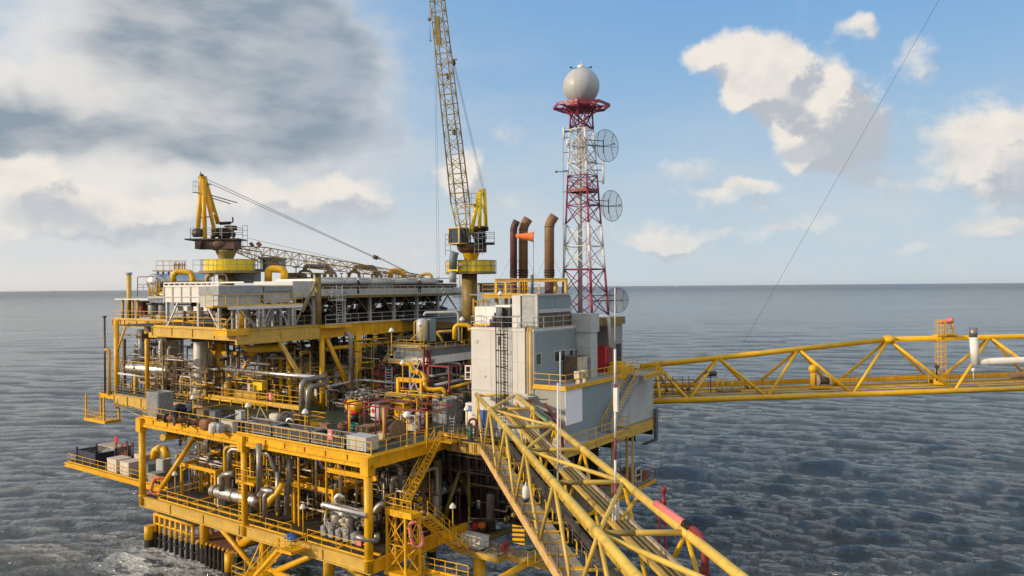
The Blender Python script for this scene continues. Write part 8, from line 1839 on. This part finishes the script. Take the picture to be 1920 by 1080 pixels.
# tiny ships on the horizon
for px, lab in ((97, 'tiny dark ship on the horizon at the far left'), (1264, 'tiny pale ship on the horizon right of the tower')):
    X, Y, Z = ray(px, 545); q = toL(X * 9000, 9000, -30); t_ = T('distant_ship', q, lab, 'ship')
    MB().box(q[0] - 45, q[0] + 45, q[1], q[1] + 15, -30.5, -22).build('hull', 'slate', t_); MB().box(q[0] + 20, q[0] + 36, q[1] + 2, q[1] + 12, -22, -6).tube((q[0] - 20, q[1] + 8, -22), (q[0] - 20, q[1] + 8, -4), 1.2, 6).build('superstructure', 'beige', t_)

r_ = random.Random(99)
for k, (x0, y0, x1, y1, mt, lab) in enumerate(((330, 775, 470, 792, 'black', 'black hose snaking over the left half of the main deck'), (380, 772, 520, 785, 'rust', 'rust coloured hose lying behind the bundles on the main deck'), (600, 790, 700, 806, 'darksteel', 'dark hose lying beside the coiled hoses'), (690, 822, 800, 812, 'orange', 'orange hose lying near the large cable drum'), (600, 800, 640, 826, 'slate', 'grey hose trailing to the front rail right of the enclosure'))):
    a, b = at(x0, y0), at(x1, y1); P_ = [vadd(lerp(a, b, t / 9), (r_.uniform(-.4, .4), r_.uniform(-.5, .5), .06)) for t in range(10)]
    one(MB().pipe([(p[0], p[1], ZM + .06) for p in P_], .055, 6, .5), 'deck_hose', mt, lab, 'hose')
for k, (x, y, w, h, mt, lab) in enumerate(((375, 782, 1.3, .7, 'wood', 'wooden dunnage crate behind the rusty spools'), (398, 788, 1.0, .9, 'slate', 'dark grey tool chest behind the pale bulk bag'), (452, 806, 1.4, .8, 'lightgrey', 'pale metal chest between the framed crate and the long baskets'), (484, 786, 1.2, .35, 'galv', 'stack of flat steel gratings in the middle of the deck'), (606, 806, 1.0, .5, 'wood', 'broken pallet lying right of the yellow enclosure'), (628, 822, 1.1, .7, 'darksteel', 'dark steel crate before the brown hose coil'), (700, 806, .9, .5, 'rust', 'rusty flat box between the pallets and the red framed tank'))):
    q = at(x, y); t_ = T('deck_crate', q, lab, 'crate'); MB().box(q[0] - w / 2, q[0] + w / 2, q[1], q[1] + w * .7, ZM + .06, ZM + h).build('body', mt, t_)
    MB().box(q[0] - w / 2 - .03, q[0] + w / 2 + .03, q[1] - .03, q[1] + w * .7 + .03, ZM + h + .002, ZM + h + .06).build('lid', mt, t_); MB().box(q[0] - w / 2 + .08, q[0] - w / 2 + .2, q[1], q[1] + w * .7, ZM, ZM + .058).box(q[0] + w / 2 - .2, q[0] + w / 2 - .08, q[1], q[1] + w * .7, ZM, ZM + .058).build('skid', 'wood', t_)
# ---------------------------------------------------------------- haze over the sea
me = bpy.data.meshes.new('haze'); hz_ = MB().box(-23500, 23500, -23500, 23500, -2, 90)
me.from_pydata(hz_.v, [], hz_.f); ho_ = bpy.data.objects.new('haze', me); COL.objects.link(ho_); ho_['kind'] = 'stuff'; ho_['label'] = 'thin pale sea haze softening the horizon'
hm = bpy.data.materials.new('sea_haze'); hm.use_nodes = True; nt = hm.node_tree; nt.nodes.remove(nt.nodes['Principled BSDF'])
pv = nt.nodes.new('ShaderNodeVolumePrincipled'); pv.inputs['Color'].default_value = (.93, .94, .96, 1); pv.inputs['Density'].default_value = HAZE; pv.inputs['Anisotropy'].default_value = .2
nt.links.new(pv.outputs[0], nt.nodes['Material Output'].inputs['Volume']); me.materials.append(hm)
